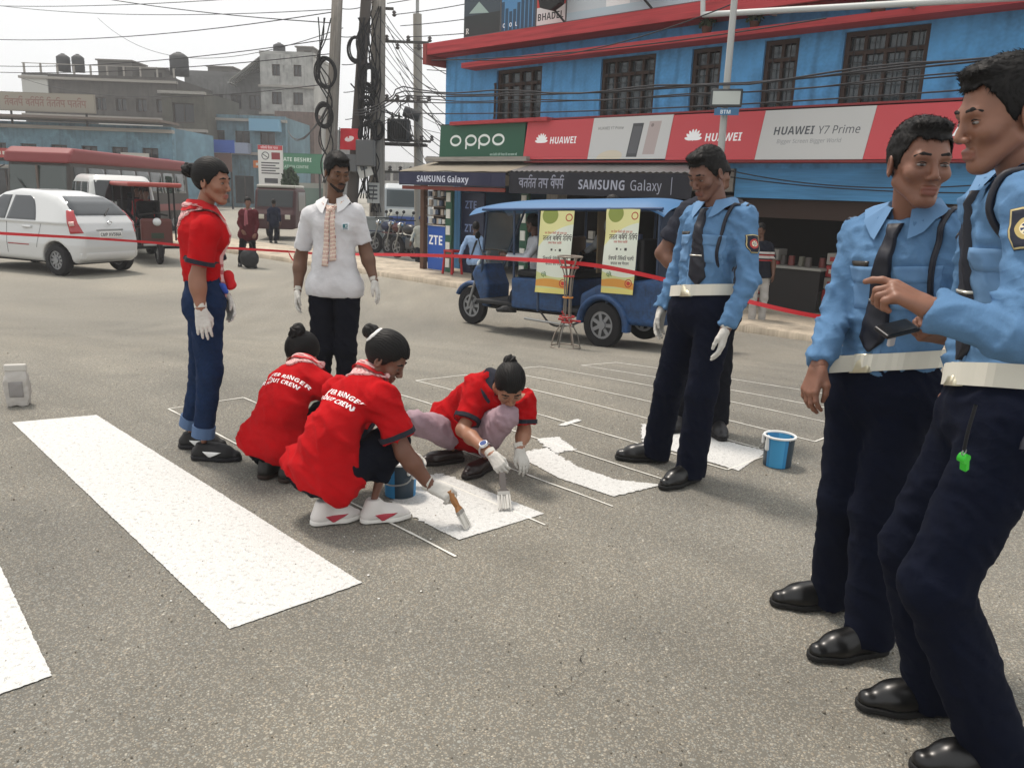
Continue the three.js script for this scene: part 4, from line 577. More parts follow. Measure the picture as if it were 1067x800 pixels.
  // shoes
  if (o.shoes) for (const q of ['r', 'l']) {
    const a = J['a' + q], gr = o.freeFeet ? a.y - 0.085 * s : (o.footY || 0), sz = o.shoes.sz ?? 1, d = J['t' + q].clone().sub(a).setY(0).normalize(), sd = V(-d.z, 0, d.x), at = (f, u, v = 0) => V(a.x, gr, a.z).addScaledVector(d, f * s * sz).add(V(0, u * s * sz, 0)).addScaledVector(sd, v * s * sz), L = o.shoes.len ?? 1;
    const pr = [cone(at(-0.035, 0.036), at(0.11 * L, 0.034), 0.036 * s * sz, 0.042 * s * sz, { k: 0.03 }), cone(at(0.11 * L, 0.034), at(0.175 * L, 0.028), 0.042 * s * sz, 0.03 * s * sz, { k: 0.03, sq: [V(0, 1, 0), 0.9] }), cone(at(0.0, 0.085), at(0.12 * L, 0.045), 0.04 * s * sz, 0.03 * s * sz, { k: 0.03 })];
    if (!o.shoes.lowCut) pr.push(cone(at(-0.01, 0.05), at(-0.002, 0.105), 0.042 * s * sz, 0.041 * s * sz, { k: 0.03 }));
    const f = new Field(pr, Math.max(0.005, cell * 0.5)); f.clip((x, y, z) => gr + 0.02 - y); f.clip((x, y, z) => y - gr - (o.shoes.top ?? 0.11) * s); const sh = mesh('shoe', f.geo(), mat(o.shoes.col, o.shoes.rough ?? 0.5), g);
    const so = new Field(pr.slice(0, 2).map((p) => ({ ...p, f: (x, y, z) => p.f(x, gr + 0.03, z) - 0.004 })), Math.max(0.005, cell * 0.5)); so.clip((x, y, z) => Math.max(y - gr - 0.022, gr + 0.001 - y)); mesh('sole', so.geo(), mat(o.shoes.sole ?? 0x101010, 0.8), sh);
    if (o.shoes.mark) { const mk = sheet(f, at(0.06, 0.055), d.clone(), V(0, 1, 0), sd.clone().multiplyScalar(q === (o.shoes.markSide || 'r') ? 1 : 1), 3, 10, 0.03, (v) => [-0.05 + v * 0.03, 0.05 - v * 0.06], 0.003, mat(o.shoes.mark, 0.7), 'shoe_flash', sh); }
    if (o.shoes.lace) for (let k = 0; k < 4; k++) { const c = at(0.06 + k * 0.018, 0.075 - k * 0.006); mesh('lace', rod(c.clone().addScaledVector(sd, -0.02), c.clone().addScaledVector(sd, 0.02), 0.0035), mat(o.shoes.lace, 0.9), sh); }
  }
  return out;
}
// ---------- vehicles ----------
function polyBody(poly, half, k, cell, cuts = []) {   // side outline in x,y (metres), half width as a function of x,y; rounded where side meets outline
  const n = poly.length, xs = poly.map((p) => p[0]), ys = poly.map((p) => p[1]), zm = Math.max(...poly.map((p) => half(p[0], p[1]))) + 0.05;
  const sd = (x, y) => { let d = 1e9, s = 1; for (let i = 0, j = n - 1; i < n; j = i++) { const [ax, ay] = poly[i], [bx, by] = poly[j], ex = bx - ax, ey = by - ay, wx = x - ax, wy = y - ay, t = clamp((wx * ex + wy * ey) / (ex * ex + ey * ey), 0, 1), qx = wx - ex * t, qy = wy - ey * t; d = Math.min(d, qx * qx + qy * qy); const c1 = y >= ay, c2 = y < by, c3 = ex * wy > ey * wx; if ((c1 && c2 && c3) || (!c1 && !c2 && !c3)) s = -s; } return s * Math.sqrt(d); };
  const f = new Field([{ k: 0.01, lo: [Math.min(...xs), Math.min(...ys), -zm], hi: [Math.max(...xs), Math.max(...ys), zm], f: (x, y, z) => { const a = sd(x, y), b = Math.abs(z) - half(x, y), h = Math.max(k - Math.abs(a - b), 0) / k; return Math.max(a, b) + h * h * k * 0.25; } }], cell);
  for (const [x, y, r] of cuts) f.add({ k: 0.02, sub: 1, lo: [x - r, y - r, -zm], hi: [x + r, y + r, zm], f: (px, py, pz) => Math.max(Math.hypot(px - x, py - y) - r, 0.3 * zm - Math.abs(pz)) });
  return f;
}
const NZ = V(0, 0, -1), PZ = V(0, 0, 1), PX = V(1, 0, 0), NX = V(-1, 0, 0), UY = V(0, 1, 0);
const tyreM = mat(0x17171a, 0.9), rimM = mat(0x8d8f92, 0.4, { metalness: 0.6 }), glassCar = mat(0x1a2126, 0.08, { clearcoat: 0.6 }), chrome = mat(0xc2c4c4, 0.2, { metalness: 0.9 });
function wheel(parent, x, y, z, r, w, spoke = 8, rim = rimM) {
  const t = mesh('wheel', new THREE.LatheGeometry([[r * 0.62, -w / 2], [r * 0.93, -w / 2], [r, -w * 0.32], [r, w * 0.32], [r * 0.93, w / 2], [r * 0.62, w / 2], [r * 0.6, 0], [r * 0.62, -w / 2]].map((p) => new THREE.Vector2(...p)), 28).rotateX(Math.PI / 2), tyreM, parent); t.position.set(x, y, z);
  for (const q of [-1, 1]) { const L = [new THREE.RingGeometry(r * 0.5, r * 0.64, 24).translate(0, 0, w * 0.36), new THREE.CylinderGeometry(r * 0.2, r * 0.24, w * 0.3, 14).rotateX(Math.PI / 2).translate(0, 0, w * 0.3)]; for (let i = 0; i < spoke; i++) { const a = i / spoke * 6.283; L.push(box(r * 0.36, r * 0.16, w * 0.12).translate(r * 0.36, 0, w * 0.28).rotateZ(a)); } const g = merge(L); if (q < 0) g.rotateY(Math.PI); mesh('rim', g, rim, t); mesh('rim_back', new THREE.CircleGeometry(r * 0.63, 20).rotateY(q < 0 ? Math.PI : 0).translate(0, 0, q * w * 0.2), mat(0x2b2c2e, 0.7), t); }
  return t;
}
// white hatchback
reach = 1.7;
{
  const c = thing('white_hatchback', 'white hatchback car stopped at the left with red tail lamps', 'car', [-9.86, groundY(-17), -16.79], 2.752); c.scale.setScalar(1.09);
  const half = (x, y) => { const t = y < 0.55 ? 0.745 - 0.05 * (0.55 - y) : y < 0.92 ? 0.745 - 0.04 * (y - 0.55) / 0.37 : 0.73 - 0.26 * (y - 0.92) / 0.55; return t - 0.16 * Math.pow(Math.max(0, (Math.abs(x + 0.05) - 1.1) / 0.65), 2); };
  const f = polyBody([[-1.70, 0.3], [-1.75, 0.52], [-1.73, 0.78], [-1.66, 0.94], [-1.52, 1.12], [-1.32, 1.29], [-1.08, 1.4], [-0.6, 1.48], [0.0, 1.5], [0.35, 1.43], [0.62, 1.28], [0.98, 1.03], [1.2, 0.95], [1.6, 0.84], [1.74, 0.66], [1.76, 0.36], [1.6, 0.24], [-1.55, 0.22]], half, 0.12, 0.022, [[-1.19, 0.28, 0.33], [1.19, 0.28, 0.33]]);
  const paint = mat(0xc6c8c8, 0.32, { clearcoat: 0.8 }), body = mesh('body', f.geo(), paint, c);
  for (const q of [-1, 1]) {
    const out = q < 0 ? NZ : PZ;
    sheet(f, V(0, 1.38, 0), PX, UY, out, 8, 12, 0.42, (v) => [lerp(-0.42, -0.74, Math.sqrt(v)), lerp(-0.02, 0.02, v)], 0.006, glassCar, 'rear_door_window', c);
    sheet(f, V(0, 1.38, 0), PX, UY, out, 8, 12, 0.42, (v) => [0.06, lerp(0.32, 0.82, v)], 0.006, glassCar, 'front_door_window', c);
    for (const [x, w] of [[-0.52, 0.2], [0.46, 0.2]]) sheet(f, V(x, 0.86, 0), PX, UY, out, 2, 4, 0.045, () => [-w / 2, w / 2], 0.025, paint, 'door_handle', c);
    sheet(f, V(0.03, 0.95, 0), PX, UY, out, 14, 1, 0.6, () => [-0.004, 0.004], 0.002, mat(0x4a4c4e, 0.8), 'door_gap', c);
    sheet(f, V(-0.86, 0.9, 0), PX, UY, out, 10, 1, 0.42, (v) => [-0.004 + v * 0.12, 0.004 + v * 0.12], 0.002, mat(0x4a4c4e, 0.8), 'door_gap', c);
    sheet(f, V(-0.3, 0.53, 0), PX, UY, out, 1, 8, 0.018, () => [-0.25, 0.3], 0.005, mat(0x9a3a3a, 0.6), 'side_stripe', c);
    const tl = sheet(f, V(-1.46, 1.16, q * 0.6), V(0.75, -0.1, 0).normalize(), V(0.2, 1, 0).normalize(), V(-0.45, 0.1, q).normalize(), 10, 6, 0.42, (v) => [lerp(-0.05, -0.2, v), lerp(0.07, 0.1, v) - 0.06 * v], 0.016, mat(0xa01620, 0.2, { clearcoat: 0.8 }), 'tail_lamp', c);
    sheet(f, V(-1.52, 0.96, q * 0.62), V(0.75, -0.1, 0).normalize(), V(0.2, 1, 0).normalize(), V(-0.45, 0.1, q).normalize(), 3, 4, 0.08, () => [-0.07, 0.03], 0.022, mat(0xd6b4ae, 0.2), 'lamp_lens', tl);
    sheet(f, V(1.66, 0.82, q * 0.55), PZ, UY, PX, 3, 4, 0.12, () => [-0.13, 0.13], 0.012, mat(0xdfe3e6, 0.15), 'head_lamp', c);
    for (const x of [-1.19, 1.19]) wheel(c, x, 0.275, q * 0.66, 0.275, 0.17, 10);
    mesh('mirror', rbox(0.09, 0.12, 0.16, 0.03, 0.72, 0.98, q * 0.82), paint, c);
  }
  const rear = V(-1, 0.55, 0).normalize(), ru = V(0.55, 1, 0).normalize();
  sheet(f, V(-1.12, 1.4, 0), PZ, ru, rear, 10, 20, 0.5, (v) => { const w = 0.42 + 0.13 * Math.sin(v * 2.0); return [-w, w]; }, 0.008, glassCar, 'rear_window', c);
  sheet(f, V(-1.7, 0.8, 0), PZ, UY, NX, 3, 8, 0.12, () => [-0.24, 0.24], 0.008, mat(0xffffff, 0.5, { map: canvasTex(256, 64, (x, w, h) => { x.fillStyle = '#d8d8d4'; x.fillRect(0, 0, w, h); x.fillStyle = '#24262a'; x.font = 'bold 46px sans-serif'; x.textAlign = 'center'; x.fillText('CMP HV586A', w / 2, 50, 240); }) }), 'number_plate', c);
  sheet(f, V(-1.7, 0.84, 0), PZ, UY, NX, 1, 8, 0.03, () => [-0.28, 0.28], 0.018, mat(0x9a9c9c, 0.4), 'plate_garnish', c);
  mesh('emblem', new THREE.TorusGeometry(0.045, 0.01, 8, 20).rotateY(Math.PI / 2).scale(1, 0.7, 1).translate(-1.725, 0.94, 0), chrome, c);
  sheet(f, V(-1.7, 0.42, 0), PZ, UY, NX, 3, 10, 0.14, () => [-0.62, 0.62], 0.01, mat(0xcfd0cf, 0.4), 'bumper_skirt', c);
  sheet(f, V(0.62, 1.34, 0), PZ, V(-0.9, 0.6, 0).normalize(), V(0.6, 0.9, 0).normalize(), 8, 12, 0.5, (v) => [-0.52 - 0.1 * v, 0.52 + 0.1 * v], 0.006, glassCar, 'windscreen', c);
  mesh('underside', box(3.0, 0.12, 1.2, 0, 0.26, 0), mat(0x151517, 0.9), c); mesh('wiper', tube([[-1.6, 1.06, 0.02], [-1.5, 1.2, 0.2]], 0.01), blackMetal, c);
}
// blue electric rickshaw
{
  const g = thing('blue_electric_rickshaw', 'blue electric rickshaw with two yellow banners stopped at the tape', 'rickshaw', [1.38, -0.31, -9.77], 2.42); g.rotation.set(0, 2.42, 0); g.rotateZ(-0.04);
  const blue = mat(0xffffff, 0.55, { map: grimeTex([27, 64, 106], 0.6, 0.3, 41, 256) }), darkB = mat(0x142f58, 0.5), black = mat(0x17181b, 0.7), pipeM = mat(0x2a3c55, 0.5);
  for (const q of [-1, 1]) wheel(g, 0, 0.27, q * 0.46, 0.27, 0.12, 7); wheel(g, 2.64, 0.27, 0, 0.27, 0.1, 7);
  // roof: shallow vaulted canopy with a peaked front
  const P = [], I = [], nx = 40, nz = 16; for (let i = 0; i <= nx; i++) { const t = i / nx, x = lerp(-0.8, 2.32, t), w = 0.52 * (t > 0.85 ? 1 - (t - 0.85) * 1.6 : 1); for (let j = 0; j <= nz; j++) { const u = j / nz * 2 - 1, edge = Math.pow(Math.abs(u), 4) * 0.1 + 0.02 * u * u; P.push(x, 1.75 - edge - 0.09 * Math.pow(Math.max(0, (t - 0.6) / 0.4), 2) - 0.1 * Math.pow(Math.max(0, (0.12 - t) / 0.12), 2), u * w); } if (i) for (let j = 0; j < nz; j++) { const a = (i - 1) * (nz + 1) + j; I.push(a, a + 1, a + nz + 1, a + 1, a + nz + 2, a + nz + 1); } }
  const rg = new THREE.BufferGeometry(); rg.setAttribute('position', new THREE.Float32BufferAttribute(P, 3)); rg.setIndex(I); rg.computeVertexNormals(); const roof = mesh('roof', rg, mat(0x376894, 0.6, { side: THREE.DoubleSide }), g);
  mesh('roof_edge', merge([-1, 1].map((q) => rod([-0.78, 1.62, q * 0.51], [1.95, 1.62, q * 0.51], 0.018))), blue, roof);
  for (const [x, y0, z] of [[-0.7, 0.5, 0.45], [-0.05, 0.5, 0.48], [1.02, 0.35, 0.47], [1.45, 0.75, 0.45]]) for (const q of [-1, 1]) mesh('roof_post', rod([x, y0, q * z], [x - 0.02, 1.64, q * z * 1.04], 0.016), pipeM, g);
  for (const q of [-1, 1]) mesh('front_post', rod([2.28, 0.72, q * 0.2], [1.98, 1.64, q * 0.38], 0.016), pipeM, g);
  mesh('windscreen', (() => { const s = new THREE.PlaneGeometry(0.64, 0.8); s.rotateY(Math.PI / 2); s.rotateZ(0.3); s.translate(2.14, 1.2, 0); return s; })(), mat(0xc8d4d8, 0.1, { transmission: 0.9, thickness: 0 }), g);
  // chassis, boxes, seats
  mesh('floor_pan', rbox(2.1, 0.06, 0.9, 0.02, 1.1, 0.4, 0), black, g); mesh('chassis_rail', merge([rod([-0.6, 0.33, -0.3], [2.2, 0.3, -0.12], 0.025), rod([-0.6, 0.33, 0.3], [2.2, 0.3, 0.12], 0.025)]), black, g);
  mesh('driver_box', rbox(0.85, 0.4, 0.94, 0.03, 1.06, 0.56, 0), blue, g); mesh('driver_seat', rbox(0.5, 0.1, 0.8, 0.04, 1.2, 0.81, 0), black, g); mesh('rear_facing_seat', rbox(0.34, 0.1, 0.86, 0.04, 0.78, 0.81, 0), black, g); mesh('seat_back', rbox(0.08, 0.45, 0.86, 0.03, 0.98, 1.06, 0), mat(0x5a4a38, 0.8), g);
  const rf = polyBody([[-0.8, 0.42], [-0.82, 0.78], [-0.72, 0.86], [0.1, 0.74], [0.34, 0.62], [0.36, 0.4], [0.3, 0.3], [-0.7, 0.3]], () => 0.5, 0.06, 0.02, [[0, 0.27, 0.31]]); mesh('rear_body', rf.geo(), blue, g);
  for (const q of [-1, 1]) mesh('mudguard', (() => { const t = new THREE.TorusGeometry(0.335, 0.045, 8, 24, Math.PI * 1.05); t.scale(1, 1, 1.7); t.translate(0, 0.27, q * 0.47); return t; })(), blue, g);
  mesh('rear_seat', rbox(0.45, 0.12, 0.88, 0.04, -0.2, 0.84, 0), black, g); mesh('rear_seat_back', rbox(0.1, 0.42, 0.9, 0.04, -0.46, 1.08, 0), black, g); mesh('rear_panel', rbox(0.03, 0.8, 0.95, 0.012, -0.74, 1.2, 0), mat(0x1c2a3e, 0.7), g);
  // front shield, fork, handlebar
  const ff = polyBody([[2.14, 0.3], [2.24, 0.3], [2.46, 0.74], [2.4, 0.86], [2.24, 0.9], [2.12, 0.6]], (x, y) => 0.24 - 0.1 * Math.max(0, y - 0.6), 0.06, 0.016); mesh('front_shield', ff.geo(), blue, g);
  mesh('head_lamp', new THREE.SphereGeometry(0.085, 16, 12).scale(0.7, 1, 1).translate(2.46, 0.86, 0), mat(0xcfd4d6, 0.15), g); mesh('fork', merge([rod([2.64, 0.27, -0.1], [2.38, 0.95, -0.08], 0.022), rod([2.64, 0.27, 0.1], [2.38, 0.95, 0.08], 0.022), rod([2.38, 0.95, 0], [2.32, 1.06, 0], 0.03)]), mat(0x8a8c8e, 0.4, { metalness: 0.5 }), g);
  mesh('handlebar', tube([[2.1, 1.02, -0.33], [2.3, 1.07, -0.14], [2.3, 1.07, 0.14], [2.1, 1.02, 0.33]], 0.016), black, g); for (const q of [-1, 1]) mesh('grip', rod([2.14, 1.03, q * 0.3], [2.04, 1.0, q * 0.37], 0.022), black, g);
  mesh('mirror', merge([rod([2.28, 1.07, -0.2], [2.24, 1.25, -0.3], 0.008), new THREE.CylinderGeometry(0.05, 0.05, 0.015, 16).rotateZ(1.57).translate(2.24, 1.28, -0.31)]), black, g);
  mesh('front_mudguard', (() => { const t = new THREE.TorusGeometry(0.32, 0.04, 8, 20, Math.PI * 0.7); t.scale(1, 1, 1.6); t.rotateZ(0.5); t.translate(2.64, 0.27, 0); return t; })(), blue, g);
  mesh('battery_cable', tube([[1.0, 0.36, -0.46], [0.8, 0.2, -0.46], [0.5, 0.22, -0.46], [0.3, 0.3, -0.45]], 0.012), black, g);
  mesh('back_curtain', box(0.02, 0.75, 0.5, 0.42, 1.22, 0.2), mat(0x8a7a60, 0.95), g);
  mesh('tail_lamp', rbox(0.02, 0.1, 0.08, 0.008, -0.83, 0.62, -0.38), mat(0x8a1c1c, 0.3), g); mesh('step_bar', rod([0.4, 0.22, -0.52], [1.2, 0.25, -0.52], 0.015), steel, g);
  // banners on the near side
  const bt = canvasTex(340, 760, (x, w, h) => {
    x.fillStyle = '#dfe6d8'; x.fillRect(0, 0, w, h); x.fillStyle = '#e2dfa0'; x.beginPath(); x.moveTo(0, 0); x.lineTo(w, 0); x.lineTo(w, 120); x.quadraticCurveTo(w * 0.4, 150, 0, 330); x.fill(); x.fillStyle = '#8d9a4c'; x.beginPath(); x.arc(100, 40, 78, 0, 6.3); x.fill();
    x.fillStyle = '#cdd293'; x.beginPath(); x.moveTo(0, 560); x.quadraticCurveTo(w * 0.6, 640, w, 590); x.lineTo(w, h); x.lineTo(0, h); x.fill(); x.fillStyle = '#d79a46'; x.beginPath(); x.moveTo(0, 640); x.quadraticCurveTo(w * 0.5, 600, w, 660); x.lineTo(w, 720); x.quadraticCurveTo(w * 0.5, 690, 0, 700); x.fill(); x.fillStyle = '#dcd37c'; x.fillRect(0, 715, w, 45);
    x.strokeStyle = '#b03a30'; x.lineWidth = 9; x.beginPath(); x.arc(292, 60, 30, 0, 6.3); x.stroke(); x.beginPath(); x.arc(282, 660, 34, 0, 6.3); x.stroke(); x.fillStyle = '#c43c34'; x.beginPath(); x.arc(282, 660, 20, 0, 6.3); x.fill();
    barScript(x, 60, 190, 240, 20, '#b04a3a', 12); barScript(x, 44, 222, 290, 46, '#2c2420', 44); barScript(x, 100, 280, 190, 20, '#a83a30', 71); x.fillStyle = '#3a3a34'; x.fillRect(130, 344, 18, 20); x.fillRect(172, 352, 12, 12); x.fillRect(214, 344, 26, 24);
    barScript(x, 60, 420, 260, 34, '#2e3030', 23); barScript(x, 90, 470, 210, 26, '#33383a', 91); x.save(); x.translate(60, 610); x.rotate(-0.35); x.fillStyle = '#3a6a30'; x.font = 'bold 44px sans-serif'; barScript(x, 0, -30, 130, 40, '#3a6a30', 8); x.restore();
  });
  for (const [x0, x1, y0, y1, lean, label] of [[0.46, 0.98, 0.6, 1.6, 0.09, 'yellow and white printed banner nearer the driver'], [-0.47, -0.02, 0.66, 1.62, 0.06, 'yellow and white printed banner on the rear post']]) {
    const s = new THREE.PlaneGeometry(x1 - x0, y1 - y0, 10, 14), p = s.attributes.position; for (let i = 0; i < p.count; i++) { p.setZ(i, 0.014 * N3(p.getX(i) * 5, p.getY(i) * 4, x0) ); p.setX(i, -p.getX(i) + lean * (p.getY(i) < 0 ? -p.getY(i) * 1 : -p.getY(i))); } const ix = s.index.array; for (let i = 0; i < ix.length; i += 3) { const t = ix[i]; ix[i] = ix[i + 1]; ix[i + 1] = t; } s.computeVertexNormals(); s.translate((x0 + x1) / 2, (y0 + y1) / 2, -0.53); const b = mesh('banner', s, mat(0xffffff, 0.65, { map: bt, side: THREE.DoubleSide }), g); b.userData.label = label;
  }
}
// generic three wheeler seen small
function threeWheeler(name, label, pos, turn, col, roofCol, sc) {
  const g = thing(name, label, 'rickshaw', pos, turn); g.scale.setScalar(sc); const bm = mat(col, 0.5), black = mat(0x141416, 0.8);
  for (const q of [-1, 1]) wheel(g, -0.75, 0.25, q * 0.42, 0.25, 0.11, 6); wheel(g, 1.15, 0.25, 0, 0.25, 0.1, 6);
  mesh('roof', rbox(2.3, 0.1, 1.12, 0.05, 0.05, 1.72, 0), mat(roofCol, 0.5), g); for (const [x, z] of [[-1, 0.5], [-1, -0.5], [0.1, 0.5], [0.1, -0.5], [0.95, 0.42], [0.95, -0.42]]) mesh('roof_post', rod([x, 0.5, z], [x, 1.69, z], 0.02), black, g);
  mesh('rear_body', rbox(1.1, 0.45, 1.0, 0.06, -0.6, 0.55, 0), bm, g); mesh('front_shield', rbox(0.16, 0.62, 0.66, 0.06, 1.02, 0.68, 0), bm, g); mesh('floor_pan', box(2.0, 0.06, 0.9, 0.1, 0.36, 0), black, g); mesh('seat', rbox(0.5, 0.14, 0.9, 0.04, -0.45, 0.84, 0), black, g); mesh('driver_seat', rbox(0.4, 0.3, 0.6, 0.04, 0.35, 0.6, 0), black, g); mesh('seat_back', rbox(0.1, 0.5, 0.95, 0.04, -0.75, 1.1, 0), black, g);
  mesh('head_lamp', new THREE.SphereGeometry(0.09, 14, 10).translate(1.12, 0.92, 0), mat(0xd5d8d8, 0.2), g); mesh('handlebar', tube([[0.75, 1.05, -0.3], [0.92, 1.1, 0], [0.75, 1.05, 0.3]], 0.02), black, g); mesh('bumper', rod([1.2, 0.42, -0.32], [1.2, 0.42, 0.32], 0.03), steel, g); mesh('plate', box(0.01, 0.12, 0.26, 1.11, 0.62, 0), mat(0x2a3a2a, 0.6), g);
  return g;
}
threeWheeler('red_rickshaw', 'red roofed electric rickshaw full of riders behind the white car', [-9.0, groundY(-19), -19.6], -0.95, 0x5a2a24, 0x9a3f38, 1.04);
{
  // closed tempo
  const g = thing('parked_three_wheeler', 'dark red closed three wheeler parked on the far road', 'rickshaw', [-8.75, groundY(-29), -30], -1.45), m = mat(0x3a1114, 0.6);
  const f = polyBody([[-1.2, 0.35], [-1.25, 1.45], [-1.1, 1.62], [0.7, 1.66], [0.95, 1.56], [1.2, 0.95], [1.3, 0.8], [1.32, 0.35]], () => 0.64, 0.12, 0.03); mesh('body', f.geo(), m, g);
  mesh('roof', rbox(2.1, 0.1, 1.2, 0.05, -0.15, 1.66, 0), mat(0xa9a8a0, 0.7), g); g.scale.setScalar(1.12);
  sheet(f, V(0.9, 1.55, 0), PZ, V(-0.4, 1, 0).normalize(), PX, 6, 8, 0.55, () => [-0.54, 0.54], 0.01, mat(0x23282a, 0.15), 'windscreen', g); for (const q of [-1, 1]) { sheet(f, V(0, 1.5, 0), PX, UY, q < 0 ? NZ : PZ, 5, 8, 0.6, () => [-0.95, 0.6], 0.01, mat(0x202224, 0.3), 'side_opening', g); sheet(f, V(1.2, 0.8, q * 0.4), PZ, UY, PX, 3, 3, 0.14, () => [-0.08, 0.08], 0.02, mat(0xc9c4b4, 0.3), 'head_lamp', g); wheel(g, -0.8, 0.25, q * 0.56, 0.25, 0.12, 6); } wheel(g, 0.95, 0.25, 0, 0.25, 0.1, 6); sheet(f, V(1.2, 0.62, 0), PZ, UY, PX, 2, 3, 0.1, () => [-0.2, 0.2], 0.015, mat(0xb8b4a0, 0.6), 'number_plate', g);
}
// red bus
{
  const g = thing('red_bus', 'long bus with faded red roof behind the white car', 'bus', [-14.55, groundY(-28), -29.2], -Math.PI / 2 + 0.02), f = polyBody([[-4.6, 0.4], [-4.65, 2.3], [-4.5, 2.62], [4.3, 2.68], [4.55, 2.5], [4.7, 1.2], [4.7, 0.4]], (x, y) => 0.98 - (y > 1.4 ? 0.06 * (y - 1.4) : 0), 0.16, 0.05);
  mesh('body', f.geo(), mat(0x3c3835, 0.6), g); const top = polyBody([[-4.7, 2.3], [-4.62, 2.6], [-4.4, 2.72], [4.3, 2.76], [4.6, 2.6], [4.68, 2.3]], () => 1.0, 0.14, 0.04); mesh('roof', top.geo(), mat(0x7a2f30, 0.6), g);
  const gl = mat(0x20292a, 0.08, { clearcoat: 0.6 }), gl2 = mat(0x2e3a36, 0.06, { clearcoat: 0.8 });
  sheet(f, V(4.6, 2.22, 0), PZ, UY, PX, 6, 10, 0.95, () => [-0.84, 0.84], 0.012, gl2, 'windscreen', g);
  for (const q of [-1, 1]) { for (let k = 0; k < 7; k++) sheet(f, V(-4.2 + k * 1.12 + 0.45, 2.2, 0), PX, UY, q < 0 ? NZ : PZ, 4, 5, 0.75, () => [-0.5, 0.5], 0.012, k % 3 === 1 ? gl2 : gl, 'side_window', g); sheet(f, V(4.0, 2.2, 0), PX, UY, q < 0 ? NZ : PZ, 6, 4, 1.6, () => [-0.36, 0.36], 0.014, mat(0x1c2222, 0.3), 'door', g); sheet(f, V(-0.4, 1.05, 0), PX, UY, q < 0 ? NZ : PZ, 2, 20, 0.25, () => [-4.0, 4.0], 0.01, mat(0x7a3a38, 0.5), 'red_stripe', g); for (const x of [-2.9, 2.9]) wheel(g, x, 0.45, q * 0.86, 0.45, 0.24, 8); sheet(f, V(4.7, 0.8, q * 0.7), PZ, UY, PX, 2, 3, 0.16, () => [-0.14, 0.14], 0.012, mat(0xcfd0c8, 0.2), 'head_lamp', g); }
  mesh('windscreen_pillar', box(0.06, 0.95, 0.06, 4.66, 1.75, 0), mat(0x5c5048, 0.6), g); mesh('front_band', box(0.05, 0.22, 1.8, 4.72, 1.05, 0), mat(0x8f4446, 0.5), g); mesh('wiper', rod([4.72, 1.3, 0.2], [4.7, 1.8, 0.55], 0.015), blackMetal, g);
  mesh('wing_mirror', merge([rod([4.65, 2.2, 0.95], [4.9, 2.0, 1.2], 0.02), rbox(0.06, 0.3, 0.18, 0.02, 4.9, 1.85, 1.22)]), blackMetal, g);
}
// white van
{
  const g = thing('white_van', 'white van with dark rear window between the bus and the car', 'van', [-10.95, groundY(-21), -21.8], 2.2), f = polyBody([[-1.9, 0.35], [-1.92, 1.2], [-1.78, 1.85], [-1.6, 1.98], [0.8, 2.0], [1.15, 1.9], [1.6, 1.25], [2.0, 1.1], [2.05, 0.4]], (x, y) => 0.8 - (y > 1 ? 0.12 * (y - 1) : 0), 0.2, 0.035); mesh('body', f.geo(), mat(0xc4c6c4, 0.4, { clearcoat: 0.4 }), g);
  sheet(f, V(-1.8, 1.85, 0), PZ, UY, NX, 6, 10, 0.5, () => [-0.62, 0.62], 0.01, glassCar, 'rear_window', g); for (const q of [-1, 1]) { for (const [a, b] of [[-1.6, -0.6], [-0.5, 0.4], [0.5, 1.2]]) sheet(f, V(0, 1.8, 0), PX, UY, q < 0 ? NZ : PZ, 5, 6, 0.5, () => [a, b], 0.01, glassCar, 'side_window', g); for (const x of [-1.2, 1.3]) wheel(g, x, 0.3, q * 0.7, 0.3, 0.18, 6); sheet(f, V(-1.9, 1.1, q * 0.68), PZ, UY, NX, 3, 2, 0.3, () => [-0.07, 0.07], 0.012, mat(0x9a2020, 0.3), 'tail_lamp', g); }
  mesh('rear_bumper', rbox(0.1, 0.16, 1.5, 0.03, -1.95, 0.5, 0), mat(0x555758, 0.6), g);
}
// blue and white bus beyond the poles
{
  const g = thing('blue_truck', 'blue and white truck parked beyond the utility poles', 'truck', [-4.42, groundY(-31), -33], -1.5), f = polyBody([[-2, 0.4], [-2, 2.1], [1.6, 2.14], [1.85, 1.95], [2.0, 1.1], [2.05, 0.4]], () => 0.86, 0.14, 0.04); mesh('body', f.geo(), mat(0xa9b0b4, 0.5), g);
  sheet(f, V(1.8, 1.9, 0), PZ, UY, PX, 5, 8, 0.62, () => [-0.74, 0.74], 0.012, mat(0x4a5458, 0.2), 'windscreen', g); sheet(f, V(2, 1.2, 0), PZ, UY, PX, 4, 6, 0.22, () => [-0.7, 0.7], 0.014, mat(0xc6c8c4, 0.4), 'grille', g); sheet(f, V(2, 0.92, 0), PZ, UY, PX, 3, 6, 0.4, () => [-0.84, 0.84], 0.016, mat(0x2c4a8a, 0.5), 'blue_nose', g); for (const q of [-1, 1]) { sheet(f, V(2, 1.1, q * 0.62), PZ, UY, PX, 2, 2, 0.16, () => [-0.1, 0.1], 0.03, mat(0xdedcd0, 0.2), 'head_lamp', g); for (const x of [-1.2, 1.3]) wheel(g, x, 0.38, q * 0.74, 0.38, 0.2, 6); }
}
